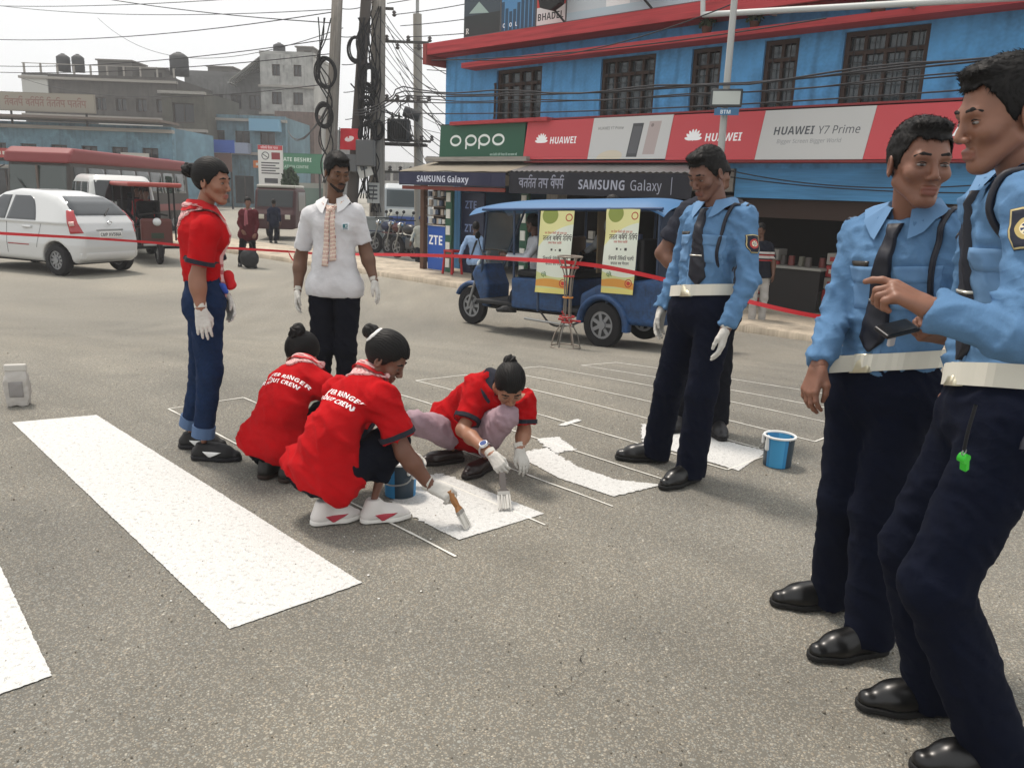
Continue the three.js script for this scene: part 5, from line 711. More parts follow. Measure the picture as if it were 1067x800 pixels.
// motorbikes by the pavement
function motorbike(label, pos, turn, col) {
  const g = thing('motorbike', label, 'motorbike', pos, turn, 'motorbikes parked beside the phone shop'), m = mat(col, 0.35), black = mat(0x151517, 0.7);
  wheel(g, -0.62, 0.29, 0, 0.29, 0.1, 5); wheel(g, 0.64, 0.29, 0, 0.29, 0.09, 5);
  mesh('tank', new THREE.SphereGeometry(0.2, 14, 10).scale(1.25, 0.7, 0.75).translate(0.12, 0.78, 0), m, g); mesh('seat', rbox(0.62, 0.1, 0.24, 0.04, -0.38, 0.76, 0), black, g); mesh('engine', rbox(0.34, 0.3, 0.24, 0.05, 0.02, 0.42, 0), mat(0x55575a, 0.4, { metalness: 0.5 }), g); mesh('fork', merge([rod([0.64, 0.29, -0.07], [0.4, 0.95, -0.07], 0.022), rod([0.64, 0.29, 0.07], [0.4, 0.95, 0.07], 0.022)]), steel, g); mesh('handlebar', tube([[0.28, 1.0, -0.34], [0.38, 1.0, -0.1], [0.38, 1.0, 0.1], [0.28, 1.0, 0.34]], 0.015), black, g); mesh('head_lamp', new THREE.SphereGeometry(0.09, 12, 10).translate(0.5, 0.86, 0), chrome, g); mesh('tail_cowl', rbox(0.3, 0.1, 0.16, 0.04, -0.72, 0.78, 0), m, g); mesh('exhaust', rod([0, 0.3, 0.14], [-0.75, 0.38, 0.16], 0.04), steel, g); mesh('mudguard', rbox(0.5, 0.03, 0.12, 0.012, 0.64, 0.62, 0), m, g); mesh('mirror', merge([rod([0.36, 1.0, 0.22], [0.3, 1.18, 0.28], 0.008), rod([0.36, 1.0, -0.22], [0.3, 1.18, -0.28], 0.008), new THREE.SphereGeometry(0.045, 8, 6).translate(0.3, 1.2, 0.28), new THREE.SphereGeometry(0.045, 8, 6).translate(0.3, 1.2, -0.28)]), black, g);
  return g;
}
motorbike('black motorbike leaning nearest the shop post', [-2.75, GF + 0.1, -21.2], 2.4, 0x1a1c22);
motorbike('dark red motorbike in the middle of the parked row', [-3.15, GF + 0.1, -21.9], 2.3, 0x4a1a1c);
motorbike('dark blue motorbike at the pole end of the parked row', [-3.55, GF + 0.1, -22.7], 2.5, 0x1c2a48);
reach = 0.32;
// ---------- houses behind ----------
const bgWall = (c, s) => { const m = mat(0xffffff, 0.95, { map: grimeTex(c, 0.4, 0.3, s, 256) }); m.map.repeat.set(0.22, 0.22); return m; };
function facadeHouse(name, label, x0, x1, top, z, depth, wallM, rows, o = {}) {   // box house with recessed window openings on its front
  const w = x1 - x0, h = top - GF, g = thing(name, label, 'building', [(x0 + x1) / 2, GF, z], o.turn || 0, 'houses across the junction');
  const sh = new THREE.Shape([[-w / 2, 0], [w / 2, 0], [w / 2, h], [-w / 2, h]].map((p) => new THREE.Vector2(...p))), list = [];
  for (const [y, hh, n, ww, m = 0.5] of rows) for (let i = 0; i < n; i++) { const cx = -w / 2 + m + (w - 2 * m) * (i + 0.5) / n, a = cx - ww / 2, b = cx + ww / 2; if (a < -w / 2 + 0.1 || b > w / 2 - 0.1) continue; sh.holes.push(new THREE.Path([[a, y], [b, y], [b, y + hh], [a, y + hh]].map((p) => new THREE.Vector2(...p)))); list.push([a, b, y, y + hh]); }
  const fg = new THREE.ExtrudeGeometry(sh, { depth: 0.3, bevelEnabled: false }); fg.translate(0, 0, -0.3); mesh('front_wall', fg, wallM, g);
  mesh('main_block', box(w - 0.02, h - 0.05, depth, 0, h / 2 - 0.03, -0.6 - depth / 2), wallM, g); mesh('return_wall', merge([box(0.3, h - 0.02, 0.32, -w / 2 + 0.16, h / 2 - 0.02, -0.45), box(0.3, h - 0.02, 0.32, w / 2 - 0.16, h / 2 - 0.02, -0.45), box(w - 0.7, 0.2, 0.3, 0, h - 0.12, -0.45)]), wallM, g);
  for (const [a, b, c, d] of list) { const win = mesh('window', merge([box(0.08, d - c, 0.08, a + 0.04, (c + d) / 2, -0.2), box(0.08, d - c, 0.08, b - 0.04, (c + d) / 2, -0.2), box(b - a - 0.16, 0.08, 0.08, (a + b) / 2, d - 0.04, -0.2), box(b - a - 0.16, 0.08, 0.08, (a + b) / 2, c + 0.04, -0.2), box(0.06, d - c - 0.16, 0.06, (a + b) / 2, (c + d) / 2, -0.2)]), o.frame || darkWood, g); mesh('pane', box(b - a - 0.16, d - c - 0.16, 0.02, (a + b) / 2, (c + d) / 2, -0.26), o.glass || glassDark, win); }
  for (const y of o.slabs || []) mesh('floor_slab', box(w + 0.3, 0.22, 0.5, 0, y, 0.1), concrete, g);
  if (o.parapet) mesh('parapet', merge([box(w + 0.1, o.parapet, 0.2, 0, h + o.parapet / 2, -0.1), box(0.2, o.parapet, depth, -w / 2 + 0.05, h + o.parapet / 2, -depth / 2 - 0.25), box(0.2, o.parapet, depth, w / 2 - 0.05, h + o.parapet / 2, -depth / 2 - 0.25)]), wallM, g);
  if (o.rail) for (let i = 0; i <= o.rail; i++) mesh('rail_post', box(0.14, 0.9, 0.14, -w / 2 + 0.2 + (w - 0.4) * i / o.rail, h + 0.45, -0.15), concrete, g);
  if (o.rail) mesh('rail_bar', box(w, 0.06, 0.06, 0, h + 0.86, -0.15), concrete, g);
  return g;
}
function tank(label, x, y, z, r, h) { const g = thing('water_tank', label, 'water tank', [x, y, z], 0, 'rooftop water tanks'); mesh('drum', new THREE.LatheGeometry([[0, 0], [r, 0], [r, h * 0.3], [r * 1.04, h * 0.32], [r, h * 0.34], [r, h * 0.62], [r * 1.04, h * 0.64], [r, h * 0.66], [r, h * 0.85], [r * 0.5, h], [0, h]].map((p) => new THREE.Vector2(...p)), 20), mat(0x22262a, 0.7), g); mesh('lid', new THREE.CylinderGeometry(r * 0.3, r * 0.3, 0.1, 14).translate(0, h + 0.04, 0), mat(0x22262a, 0.7), g); }
{
  const blueG = bgWall([98, 130, 146], 21), brown = bgWall([74, 71, 68], 22), grey = bgWall([104, 104, 103], 23), pale = bgWall([158, 157, 153], 24), brick = bgWall([104, 84, 76], 25), teal = bgWall([92, 120, 132], 26), yel = bgWall([80, 78, 70], 27);
  const b1 = facadeHouse('shop_row', 'low pale blue shop row behind the bus', -37, -23.6, 5.1, -56, 7, blueG, [[2.9, 1.2, 6, 1.1], [0.2, 2.2, 5, 2.0]], { slabs: [2.55, 5.2] });
  mesh('lean_roof', box(13.6, 0.15, 3, 0, 5.75, 0.4).rotateX(0.0), mat(0x6a5f58, 0.9), b1);
  const sb = thing('roof_sign', 'long faded cream sign board on the roof of the blue shop row', 'sign', [-31.4, 6.0, -55.2]); mesh('board', box(6.4, 1.2, 0.1, 0, 0.3, 0), mat(0x857f74, 0.8), sb); const sp = mesh('print', panel(6.3, 1.1), mat(0xffffff, 0.7, { map: canvasTex(1024, 180, (x, w, h) => { x.fillStyle = '#8f897d'; x.fillRect(0, 0, w, h); barScript(x, 60, 50, 900, 80, '#7d5a52', 17); }) }), sb); sp.position.set(0, 0.3, 0.06); mesh('post', merge([box(0.1, 1.0, 0.1, -2.5, -0.6, -0.1), box(0.1, 1.0, 0.1, 2.5, -0.6, -0.1)]), blackMetal, sb);
  const b2 = facadeHouse('old_house', 'large weathered brown house with rooftop railings behind the shop row', -46.5, -32.2, 10.9, -78, 10, brown, [[8.2, 1.2, 7, 1.0], [5.6, 1.2, 6, 1.0], [3, 1.4, 6, 1.1]], { slabs: [7.6, 10.9], rail: 9 });
  mesh('white_band', box(6.3, 1.3, 0.12, 2.9, 7.0, 0.1), mat(0xb8b6b0, 0.9), b2); mesh('white_corner', box(2.4, 2.4, 0.15, -5.9, 9.9, 0.12), mat(0xb4b4b0, 0.9), b2);
  tank('twin black water tank on the brown house, left one', -43.6, 11.35, -80, 0.6, 1.5); tank('twin black water tank on the brown house, right one', -42.2, 11.35, -80, 0.55, 1.5); tank('large black water tank at the right end of the brown house', -32.6, 11.35, -80, 0.85, 2.0);
  facadeHouse('narrow_house', 'narrow unfinished house with yellowish side wall', -30.2, -26.6, 9.0, -70, 8, yel, [[6.8, 1.6, 1, 1.8], [4.0, 1.6, 1, 1.8], [1.2, 1.6, 1, 1.8]], { slabs: [3.4, 6.2, 9.2] });
  const b4 = facadeHouse('concrete_house', 'wide bare concrete house left of the tall tower', -35.0, -26.4, 12.3, -87, 8, grey, [[9.6, 1.4, 4, 1.1], [6.6, 1.4, 4, 1.1], [3.6, 1.4, 4, 1.1]], { parapet: 0.5, slabs: [8.9, 5.9] });
  const tower = facadeHouse('concrete_tower', 'tall pale concrete tower with sloped roof frame', -26.2, -20.9, 14.2, -84, 8, pale, [[12.6, 1.1, 2, 0.8], [9.9, 1.2, 2, 1.0], [7.2, 1.2, 2, 0.9]], { slabs: [11.6, 9.0], parapet: 0.3 });
  mesh('roof_frame', (() => { const L = []; for (let k = 0; k < 6; k++) L.push(rod([-6.2, 11.9 , -1 - k * 0.7], [-2.2, 14.9, -1 - k * 0.7], 0.1)); for (let k = 0; k < 5; k++) L.push(rod([-6.2 + k, 11.9 + k * 0.75, -0.8], [-6.2 + k, 11.9 + k * 0.75, -5], 0.1)); return merge(L); })(), mat(0x8a8986, 0.9), tower); mesh('roof_sheet', (() => { const q = new THREE.BoxGeometry(4.9, 0.06, 4.4); q.rotateZ(0.64); q.translate(-4.1, 13.55, -2.9); return q; })(), mat(0x97958f, 0.9), tower);
  tank('small black water tank on top of the concrete tower', -24.8, 14.4, -86, 0.6, 1.1);
  facadeHouse('brick_house', 'dark brown brick block in front of the concrete tower', -24.0, -20.2, 8.6, -81, 2.4, brick, [[1.0, 1.5, 2, 1.0]]);
  const b5 = facadeHouse('teal_house', 'blue green shop house with signs below the concrete tower', -28.2, -20.6, 7.4, -72.6, 8, teal, [[5.2, 1.3, 3, 1.3], [0.3, 2.4, 3, 1.7]], { slabs: [4.6, 7.4] });
  mesh('balcony', box(4.4, 0.9, 1.0, -1.4, 5.0, 0.6), mat(0x8a93a8, 0.8), b5); mesh('balcony', box(2.6, 1.0, 0.8, 2.2, 7.0, 0.5), mat(0x6d9ab4, 0.8), b5);
  const bs = thing('blue_sign_band', 'deep blue fascia board across the middle houses', 'sign', [-25.9, 4.35, -64.4]); mesh('board', box(7.2, 0.95, 0.15), mat(0x2c4f9c, 0.7), bs); mesh('lettering', box(1.9, 0.4, 0.02, 0.6, -0.75, 0.1), mat(0xc9c9c4, 0.7), bs); mesh('backing', box(6.6, 1.4, 0.1, 0, -1.2, -0.1), mat(0x6a4a40, 0.9), bs); for (const a of [-3.2, 3.2]) mesh('post', box(0.12, 5.0, 0.12, a, -2.3, -0.25), blackMetal, bs);
  facadeHouse('grey_house', 'hazy grey house seen just left of the poles', -28.6, -24.6, 9.2, -112, 8, grey, [[6.2, 1.4, 2, 1], [3.2, 1.4, 2, 1]]);
  facadeHouse('distant_house', 'hazy low house seen between the poles and the shop', -21.5, -15, 5.8, -126, 8, pale, [[3.4, 1.4, 4, 1], [0.6, 1.6, 4, 1.2]]);
  facadeHouse('distant_house', 'hazy grey house beyond the transformer', -14.8, -10.5, 7.0, -130, 8, grey, [[4.4, 1.4, 3, 1], [1.2, 1.6, 3, 1.2]]);
}
{
  const g = thing('green_sign_board', 'long green sign board above the parked three wheeler', 'sign', [-15.5, 3.1, -58.2]); mesh('board', box(3.1, 1.35, 0.12), mat(0x2f6a50, 0.7), g); const t = mesh('print', panel(3.0, 1.25), mat(0xffffff, 0.7, { map: canvasTex(512, 210, (x, w, h) => { x.fillStyle = '#3a7458'; x.fillRect(0, 0, w, h); x.fillStyle = '#cfd8d0'; x.font = 'bold 62px sans-serif'; x.fillText('ATE BESHRI', 50, 85); x.font = '44px sans-serif'; x.fillText('ATION CENTRE', 60, 160); }) }), g); t.position.z = 0.066; for (const a of [-1.3, 1.3]) mesh('post', box(0.12, 3.4, 0.12, a, -2.2, -0.1), blackMetal, g);
  const w = thing('low_shop_wall', 'pale shop front under the green sign board', 'wall', [-15.3, GF, -58.8]); mesh('wall', box(5, 2.2, 0.3, 0, 1.1, 0), mat(0x8f918a, 0.9), w); mesh('shutter', box(2.2, 1.8, 0.1, 0.8, 0.95, 0.18), mat(0x5b6f66, 0.7), w);
  const b = thing('white_billboard', 'tall white hoarding with red heading beside the far road', 'billboard', [-12.05, GF, -39.8]); mesh('board', box(1.2, 2.25, 0.08, 0, 2.66, 0), mat(0xb5b5b0, 0.8), b);
  const bt = mesh('print', panel(1.18, 2.23), mat(0xffffff, 0.6, { map: canvasTex(256, 480, (x, w, h) => { x.fillStyle = '#d5d4d0'; x.fillRect(0, 0, w, h); x.fillStyle = '#b83a40'; x.fillRect(0, 0, w, 46); barScript(x, 30, 10, 200, 26, '#e8dcdc', 27); x.strokeStyle = '#3a3a3c'; x.lineWidth = 8; x.beginPath(); x.arc(76, 105, 36, 0, 6.3); x.moveTo(50, 90); x.lineTo(100, 122); x.stroke(); x.fillStyle = '#3c3a3c'; for (let k = 0; k < 5; k++) x.fillRect(30, 170 + k * 26, 190 - (k % 2) * 40, 12); x.fillStyle = '#8a3036'; x.fillRect(140, 70, 90, 70); x.fillStyle = '#4a4a4e'; x.fillRect(60, 330, 140, 50); }) }), b); bt.position.set(0, 2.66, 0.045); for (const a of [-0.5, 0.5]) mesh('post', box(0.07, 1.8, 0.07, a, 0.8, -0.02), blackMetal, b);
  const tr = thing('small_tree', 'small dark green tree beside the white hoarding', 'tree', [-10.9, GF, -39]); mesh('trunk', rod([0, 0, 0], [0.05, 1.5, 0], 0.07, 0.04), mat(0x4a3c30, 0.95), tr);
  const L = []; for (let k = 0; k < 900; k++) { const q = new THREE.PlaneGeometry(0.1, 0.16); q.rotateX(rr(-1.4, 1.4)); q.rotateY(rnd() * 6.3); const a = rnd() * 6.3, el = rr(-1.3, 1.5), r = 0.55 * Math.cbrt(rnd()) * (1 + 0.35 * N3(Math.cos(a) * 2, el * 2, Math.sin(a) * 2)); q.translate(Math.cos(a) * Math.cos(el) * r * 0.75, 1.9 + Math.sin(el) * r * 1.5, Math.sin(a) * Math.cos(el) * r); L.push(q); } mesh('crown', merge(L), mat(0x33482f, 0.85, { side: THREE.DoubleSide }), tr);
}
// ---------- poles and wires ----------
const poleConc = mat(0xffffff, 0.95, { map: grimeTex([138, 132, 124], 0.45, 0.35, 31, 256) }), cableM = mat(0x18181a, 0.8), insM = mat(0x4a4340, 0.4);
{
  const pole = (label, a, b, r0, r1, m) => { const g = thing('utility_pole', label, 'pole', a, 0, 'utility poles at the junction'); mesh('shaft', rod([0, 0, 0], [b[0] - a[0], b[1] - a[1], b[2] - a[2]], r0, r1, 12), m, g); mesh('foot_band', new THREE.CylinderGeometry(r0 * 1.05, r0 * 1.1, 0.5, 14).translate(0, 0.25, 0), mat(0x6a6660, 0.9), g); return g; };
  const p1 = pole('leftmost pale concrete pole with cable coils', [-5.75, GF, -24.3], [-5.27, 7.6, -24.3], 0.19, 0.15, poleConc);
  const p2 = pole('dark leaning pole carrying the red flag sign', [-5.15, GF, -24.6], [-4.48, 7.8, -24.6], 0.18, 0.15, mat(0x4e4844, 0.95));
  const p3 = pole('thick grey concrete pole left of the transformer', [-4.36, GF, -25.0], [-4.27, 7.9, -25.0], 0.24, 0.2, poleConc);
  const p4 = pole('slim pale pole right of the transformer', [-3.12, GF, -25.7], [-3.24, 6.6, -25.7], 0.15, 0.13, mat(0x9a958c, 0.9));
  mesh('pole_top', rod([-0.12, 6.9, 0], [-0.12, 7.6, 0], 0.05), steel, p4);
  for (const [y, x] of [[6.0, 0.3], [5.9, 0.95]]) { }
  const coil = (par, x, y, z, r, lab) => { const L = []; for (let k = 0; k < 5; k++) L.push(new THREE.TorusGeometry(r * rr(0.85, 1.05), 0.03, 6, 26).scale(0.7, 1, 1).rotateY(rr(-0.4, 0.4)).translate(x + rr(-0.05, 0.05), y + rr(-0.05, 0.05), z)); const m = mesh('cable_coil', merge(L), cableM, par); };
  coil(p1, 0.12, 5.05, 0.2, 0.42); coil(p1, 0.02, 3.9, 0.2, 0.34); coil(p2, 0.62, 4.2, 0.24, 0.3); coil(p2, 0.3, 5.75, 0.22, 0.35); coil(p2, 0.62, 3.4, 0.24, 0.4);
  const cab = (par, n, x0, y0, y1) => { for (let k = 0; k < n; k++) { const pts = []; for (let i = 0; i <= 8; i++) pts.push([x0 + rr(-0.22, 0.22), lerp(y0, y1, i / 8), 0.22 + rr(0, 0.12)]); mesh('hanging_cable', tube(pts, 0.018, 5, 40), cableM, par); } };
  cab(p2, 9, 0.55, 1.6, 6.6); cab(p1, 4, 0.1, 2, 6.5); cab(p3, 6, 0.0, 1.2, 7); coil(p3, -0.25, 4.6, 0.26, 0.3); coil(p3, 0.05, 3.6, 0.28, 0.26); coil(p2, 0.7, 5.0, 0.24, 0.36);
  mesh('meter_box', merge([rbox(0.55, 0.75, 0.28, 0.04, 0.6, 2.9, 0.3), rbox(0.4, 0.5, 0.25, 0.04, 0.15, 2.6, 0.3)]), mat(0x5b5c5c, 0.7), p2);
  const fl = thing('red_flag_sign', 'red sign with white emblem fixed to the dark leaning pole', 'sign', [-5.02, 2.86, -24.3]); { const s = new THREE.PlaneGeometry(0.56, 0.6, 8, 8), p = s.attributes.position; for (let i = 0; i < p.count; i++) p.setZ(i, 0.05 * Math.sin(p.getX(i) * 9 + p.getY(i) * 5)); s.computeVertexNormals(); mesh('cloth', s, mat(0xffffff, 0.8, { side: THREE.DoubleSide, map: canvasTex(128, 128, (x) => { x.fillStyle = '#c02a34'; x.fillRect(0, 0, 128, 128); x.fillStyle = '#f0e2e0'; x.beginPath(); x.ellipse(62, 62, 34, 16, -0.2, 0, 6.3); x.fill(); x.fillStyle = '#c02a34'; x.fillRect(50, 44, 10, 14); }) }), fl); mesh('batten', rod([-0.29, 0.32, 0], [-0.29, -0.5, 0], 0.012), blackMetal, fl); }
  const nt = thing('paper_notice', 'white paper notice tied to the dark leaning pole', 'notice', [-4.62, 2.1, -24.28]); const np = mesh('sheet', box(0.42, 0.62, 0.02).rotateZ(0.35), mat(0xb9b8b2, 0.8), nt); mesh('print', box(0.2, 0.2, 0.01, 0, 0, 0.016).rotateZ(0.35), mat(0x55585a, 0.8), nt);
  const nt2 = thing('paper_notice', 'printed white notice on the thick grey pole near the ground', 'notice', [-4.4, 1.35, -24.66]); mesh('sheet', box(0.38, 0.6, 0.02), mat(0xb5b6b2, 0.8), nt2); for (let k = 0; k < 4; k++) mesh('print', box(0.26, 0.05, 0.01, 0, 0.2 - k * 0.12, 0.016), mat(0x4a4c50, 0.8), nt2);
  // transformer on its platform
  const tf = thing('transformer', 'dark pole mounted transformer on a platform between two poles', 'transformer', [-3.72, 2.86, -25.3]);
  mesh('tank', rbox(0.66, 0.66, 0.5, 0.04, 0, 0.36, 0), mat(0x25272a, 0.6), tf); for (let k = 0; k < 9; k++) mesh('fin', box(0.02, 0.5, 0.14, -0.28 + k * 0.07, 0.35, 0.31), mat(0x25272a, 0.6), tf); for (let k = 0; k < 3; k++) mesh('bushing', new THREE.LatheGeometry([[0.02, 0], [0.05, 0.02], [0.03, 0.06], [0.05, 0.09], [0.03, 0.13], [0.02, 0.2]].map((p) => new THREE.Vector2(...p)), 10).translate(-0.2 + k * 0.2, 0.69, 0), insM, tf); mesh('conservator', new THREE.CylinderGeometry(0.16, 0.16, 0.5, 14).rotateZ(Math.PI / 2 - 0.3).translate(0.4, 0.85, 0.05), mat(0x2c2e31, 0.6), tf);
  mesh('platform', merge([box(1.6, 0.08, 0.1, 0.05, -0.04, 0.2), box(1.6, 0.08, 0.1, 0.05, -0.04, -0.2)]), mat(0x35322f, 0.8), tf);
  // cross arms with insulators
  for (const [y, x0, x1, label] of [[6.65, -4.4, -3.9, 'short steel cross arm near the top of the thick pole'], [5.75, -4.3, -2.85, 'upper cross arm with a row of dark insulators'], [3.98 + 0.1, -4.3, -2.85, 'middle cross arm with three upright insulators'], [3.22 - 0.28, -4.2, -2.75, 'lower cross arm carrying the transformer leads'], [2.0, -4.2, -2.9, 'lowest cross arm under the transformer platform']]) {
    const g = thing('cross_arm', label, 'cross arm', [(x0 + x1) / 2, y, -25.35], 0, 'cross arms on the poles'); mesh('beam', box(x1 - x0, 0.07, 0.07), mat(0x4a4743, 0.7), g);
    const n = Math.round((x1 - x0) / 0.3); for (let k = 0; k < n; k++) mesh('insulator', new THREE.LatheGeometry([[0.01, -0.02], [0.05, 0], [0.07, 0.04], [0.03, 0.07], [0.07, 0.1], [0.03, 0.15], [0, 0.16]].map((p) => new THREE.Vector2(...p)), 10).translate(-(x1 - x0) / 2 + 0.2 + k * 0.32, (y > 5 && k % 2) ? -0.2 : 0.03, 0), insM, g);
  }
}
const wireM = mat(0x26262a, 0.8);
function wire(label, a, b, sag, r, bundle = 1, via = null) {
  const list = []; for (let k = 0; k < bundle; k++) { const pts = [], j = k * 0.07; if (via) { for (let i = 0; i < 8; i++) { const t = i / 8; pts.push(V(lerp(a[0], via[0], t), lerp(a[1], via[1], t) - 0.5 * t * (1 - t) + j, lerp(a[2], via[2], t))); } } const A = via || a; for (let i = 0; i <= 16; i++) { const t = i / 16; pts.push(V(lerp(A[0], b[0], t), lerp(A[1], b[1], t) - (sag + j) * 4 * t * (1 - t) + j * 0.3 * Math.sin(i * 1.7 + k) + (via ? j : 0), lerp(A[2], b[2], t) + j)); } list.push(tube(pts, r, 5, 40)); }
  return single('overhead_wire', merge(list), wireM, label, 'wire', 'overhead wires');
}
{
  // lines from the poles to the left, high over the road
  const fan = [[6.3, -46, 11.5, -50], [5.6, -46, 9.8, -52], [5.2, -44, 8.6, -50], [6.0, -40, 15.5, -46], [6.8, -30, 16.5, -40], [6.6, -38, 18.5, -44], [4.4, -36, 8.4, -60], [7.0, -20, 15, -34]];
  fan.forEach(([y, x, yy, z], i) => wire(['wire from the leftmost pole sagging low across the white sky', 'second sagging wire below the first over the brown house', 'third sagging wire reaching the twin water tanks', 'wire rising left from the leftmost pole', 'steep wire rising to the upper left', 'long wire crossing the upper left sky', 'thin wire running down to the distant shop row', 'steep short wire at the top left of the poles'][i], [-5.4, y, -24.3], [x, yy, z], [1.6, 1.4, 1.0, 1.2, 0.8, 1, 0.8, 0.5][i], 0.014));
  [[7.4, -60, 24, -62], [7.2, -50, 26, -60], [7.5, -44, 24, -56], [7.3, -34, 22, -50], [6.4, -50, 16, -62], [6.9, -56, 15, -58], [5.9, -30, 12.5, -60], [7.6, -26, 24, -44]].forEach(([y, x, yy, z], i) => wire(['highest', 'second highest', 'third highest', 'fourth highest', 'fifth highest', 'sixth highest', 'seventh highest', 'steepest'][i] + ' thin wire fanning to the upper left sky', [-5.2, y, -24.4], [x, yy, z], 0.7 + 0.15 * i, 0.012));
  // lines along the building front
  const bl = [[3.2, 3.05, 4.9, 1.2], [3.3, 3.2, 3.2, 1.3], [3.12, 3.12, 3.05, 1.25]];
  wire('bundle of cables strung across the blue wall above the sign boards', [-4.9, 3.55, -24.4], onB(14.5, 3.35, 1.3), 0.22, 0.014, 3, onB(-0.1, 3.42, 1.2));
  wire('pair of cables just below the bundle crossing the windows', [-4.2, 3.35, -24.8], onB(14.5, 3.2, 1.2), 0.2, 0.011, 2, onB(-0.1, 3.3, 1.1));
  wire('single dark wire crossing the barred windows', [-3.2, 2.9, -25.5], onB(14.5, 3.02, 1.0), 0.15, 0.012, 1, onB(-0.1, 3.08, 1.0));
  wire('thin wire drooping over the blue wall under the ledge', onB(0.2, 4.2, 0.6), onB(9, 4.0, 0.9), 0.12, 0.011);
  wire('thin wire slanting from the cornice to the lamp pole', onB(1.5, 4.1, 0.6), onB(7.7, 4.3, 1.2), 0.25, 0.01);
  wire('wire drooping across the blue beam above the dark shop', onB(7.4, 1.95, 0.3), onB(12, 1.9, 0.3), 0.2, 0.01);
  wire('lower wire drooping across the blue beam above the dark shop', onB(7.4, 1.85, 0.25), onB(12.5, 1.75, 0.25), 0.12, 0.01);
  // lines from the cross arms to the building corner and beyond
  for (let k = 0; k < 9; k++) wire(['topmost', 'second', 'third', 'fourth', 'fifth', 'sixth', 'seventh', 'eighth', 'lowest'][k] + ' wire of the fan between the slim pole and the building corner', [-4.2 + 0.12 * k, 6.6 - k * 0.42, -25.4], onB(-0.2 + 0.1 * (k % 3), 4.2 - k * 0.28, 0.3 - (k % 2)), 0.15 + 0.05 * (k % 3), 0.011);
  for (let k = 0; k < 7; k++) wire(['first', 'second', 'third', 'fourth', 'fifth', 'sixth', 'seventh'][k] + ' wire from the cross arms rising past the roof billboards, counted from above', [-4.1 + k * 0.2, 6.8 - 0.3 * k, -25.4], onB(2 + k, 8.5 - 0.6 * k, -6), 0.3, 0.012);
  for (let k = 0; k < 12; k++) wire(['topmost', 'second', 'third', 'fourth', 'fifth', 'sixth', 'seventh', 'eighth', 'ninth', 'tenth', 'eleventh', 'lowest'][k] + ' slanting wire leaving the thick grey pole to the right', [-4.45 + 0.03 * k, 6.9 - k * 0.33, -24.95], k % 2 ? onB(-0.3, 3.6 - k * 0.16, -0.4) : [-2.2 + 0.1 * k, 2.4 + k * 0.1, -30], 0.1 + 0.03 * (k % 4), 0.009);
  wire('sloping service cable running down to the transformer', [-5.0, 4.4, -24.5], [-3.6, 3.6, -25.2], 0.12, 0.02, 2);
  wire('cable hanging left from the leftmost pole to the far houses', [-5.5, 3.95, -24.3], [-20.2, 6.2, -72], 0.9, 0.03, 2);
  for (let k = 0; k < 5; k++) wire('thin wire strung between the two thickest poles, ' + ['top', 'second', 'middle', 'fourth', 'bottom'][k] + ' of five', [-5.3 + 0.04 * k, 6.4 - k * 0.75, -24.3], [-4.3, 6.8 - k * 0.7, -24.9], 0.12, 0.012);
}
// utility cabinet by the poles
{ const g = thing('utility_cabinet', 'grey metal utility cabinet at the foot of the poles', 'cabinet', [-4.35, GF, -24.2], 0.1); mesh('case', rbox(0.7, 1.05, 0.45, 0.03, 0, 0.56, 0), mat(0x7a7e7c, 0.6), g); mesh('door', box(0.58, 0.8, 0.02, 0, 0.58, 0.23), mat(0x848886, 0.6), g); mesh('handle', box(0.03, 0.12, 0.03, 0.2, 0.58, 0.25), blackMetal, g); mesh('plinth', box(0.76, 0.1, 0.5, 0, 0.05, 0), concrete, g); }

// small boards, blinds and roof clutter on the far shops
{
  const cols = [0xa8362f, 0x2f5f9a, 0xc9b23a, 0x2f7a55, 0xb8b4ac, 0x7a3a6a, 0xc06a2c, 0x3a8aa0], spots = [[-35.4, 3.0, -55.6, 2.0], [-33.0, 2.8, -55.6, 1.7], [-30.7, 3.1, -55.6, 2.2], [-28.2, 2.8, -55.6, 1.6], [-26.0, 3.0, -55.6, 1.9], [-24.3, 2.7, -55.6, 1.2], [-22.4, 3.3, -71.9, 1.8], [-26.4, 3.5, -71.9, 1.6]];
  spots.forEach(([x, y, z, w], i) => { const g = thing('shop_sign_board', ['red board at the left end of the blue shop row', 'blue board second along the blue shop row', 'yellow board third along the blue shop row', 'green board fourth along the blue shop row', 'pale grey board fifth along the blue shop row', 'narrow purple board at the right end of the shop row', 'orange board low on the blue green shop house', 'teal board left on the blue green shop house'][i], 'sign', [x, y, z], 0, 'small boards on the far shops'); mesh('board', box(w, 0.62, 0.08), mat(cols[i], 0.8), g); mesh('lettering', merge([0, 1, 2, 3].map((k) => box(w * 0.14, 0.22, 0.01, -w * 0.3 + k * w * 0.2, 0, 0.046))), mat(0xcfcac0, 0.8), g); });
  for (const [x, y, z, w, h, d, label] of [[-38.5, 10.9, -81, 3.2, 1.5, 3, 'grey roof hut in the middle of the brown house'], [-35.2, 10.9, -81.5, 2.2, 1.0, 2.5, 'low roof hut beside the large water tank'], [-31.8, 12.2, -90, 2.6, 1.2, 3, 'stair head on the wide bare concrete house'], [-22.2, 14.2, -87, 1.6, 1.0, 2.4, 'stair head on the concrete tower']]) { const g = thing('roof_hut', label, 'hut', [x, y, z], 0, 'huts on the far roofs'); mesh('wall', box(w, h, d, 0, h / 2, 0), mat(0x5e5b57, 0.95), g); mesh('roof', box(w + 0.3, 0.12, d + 0.3, 0, h + 0.06, 0), mat(0x77736d, 0.95), g); mesh('door', box(0.7, h * 0.7, 0.05, w * 0.2, h * 0.35, d / 2 + 0.02), mat(0x2f2b28, 0.9), g); }
}
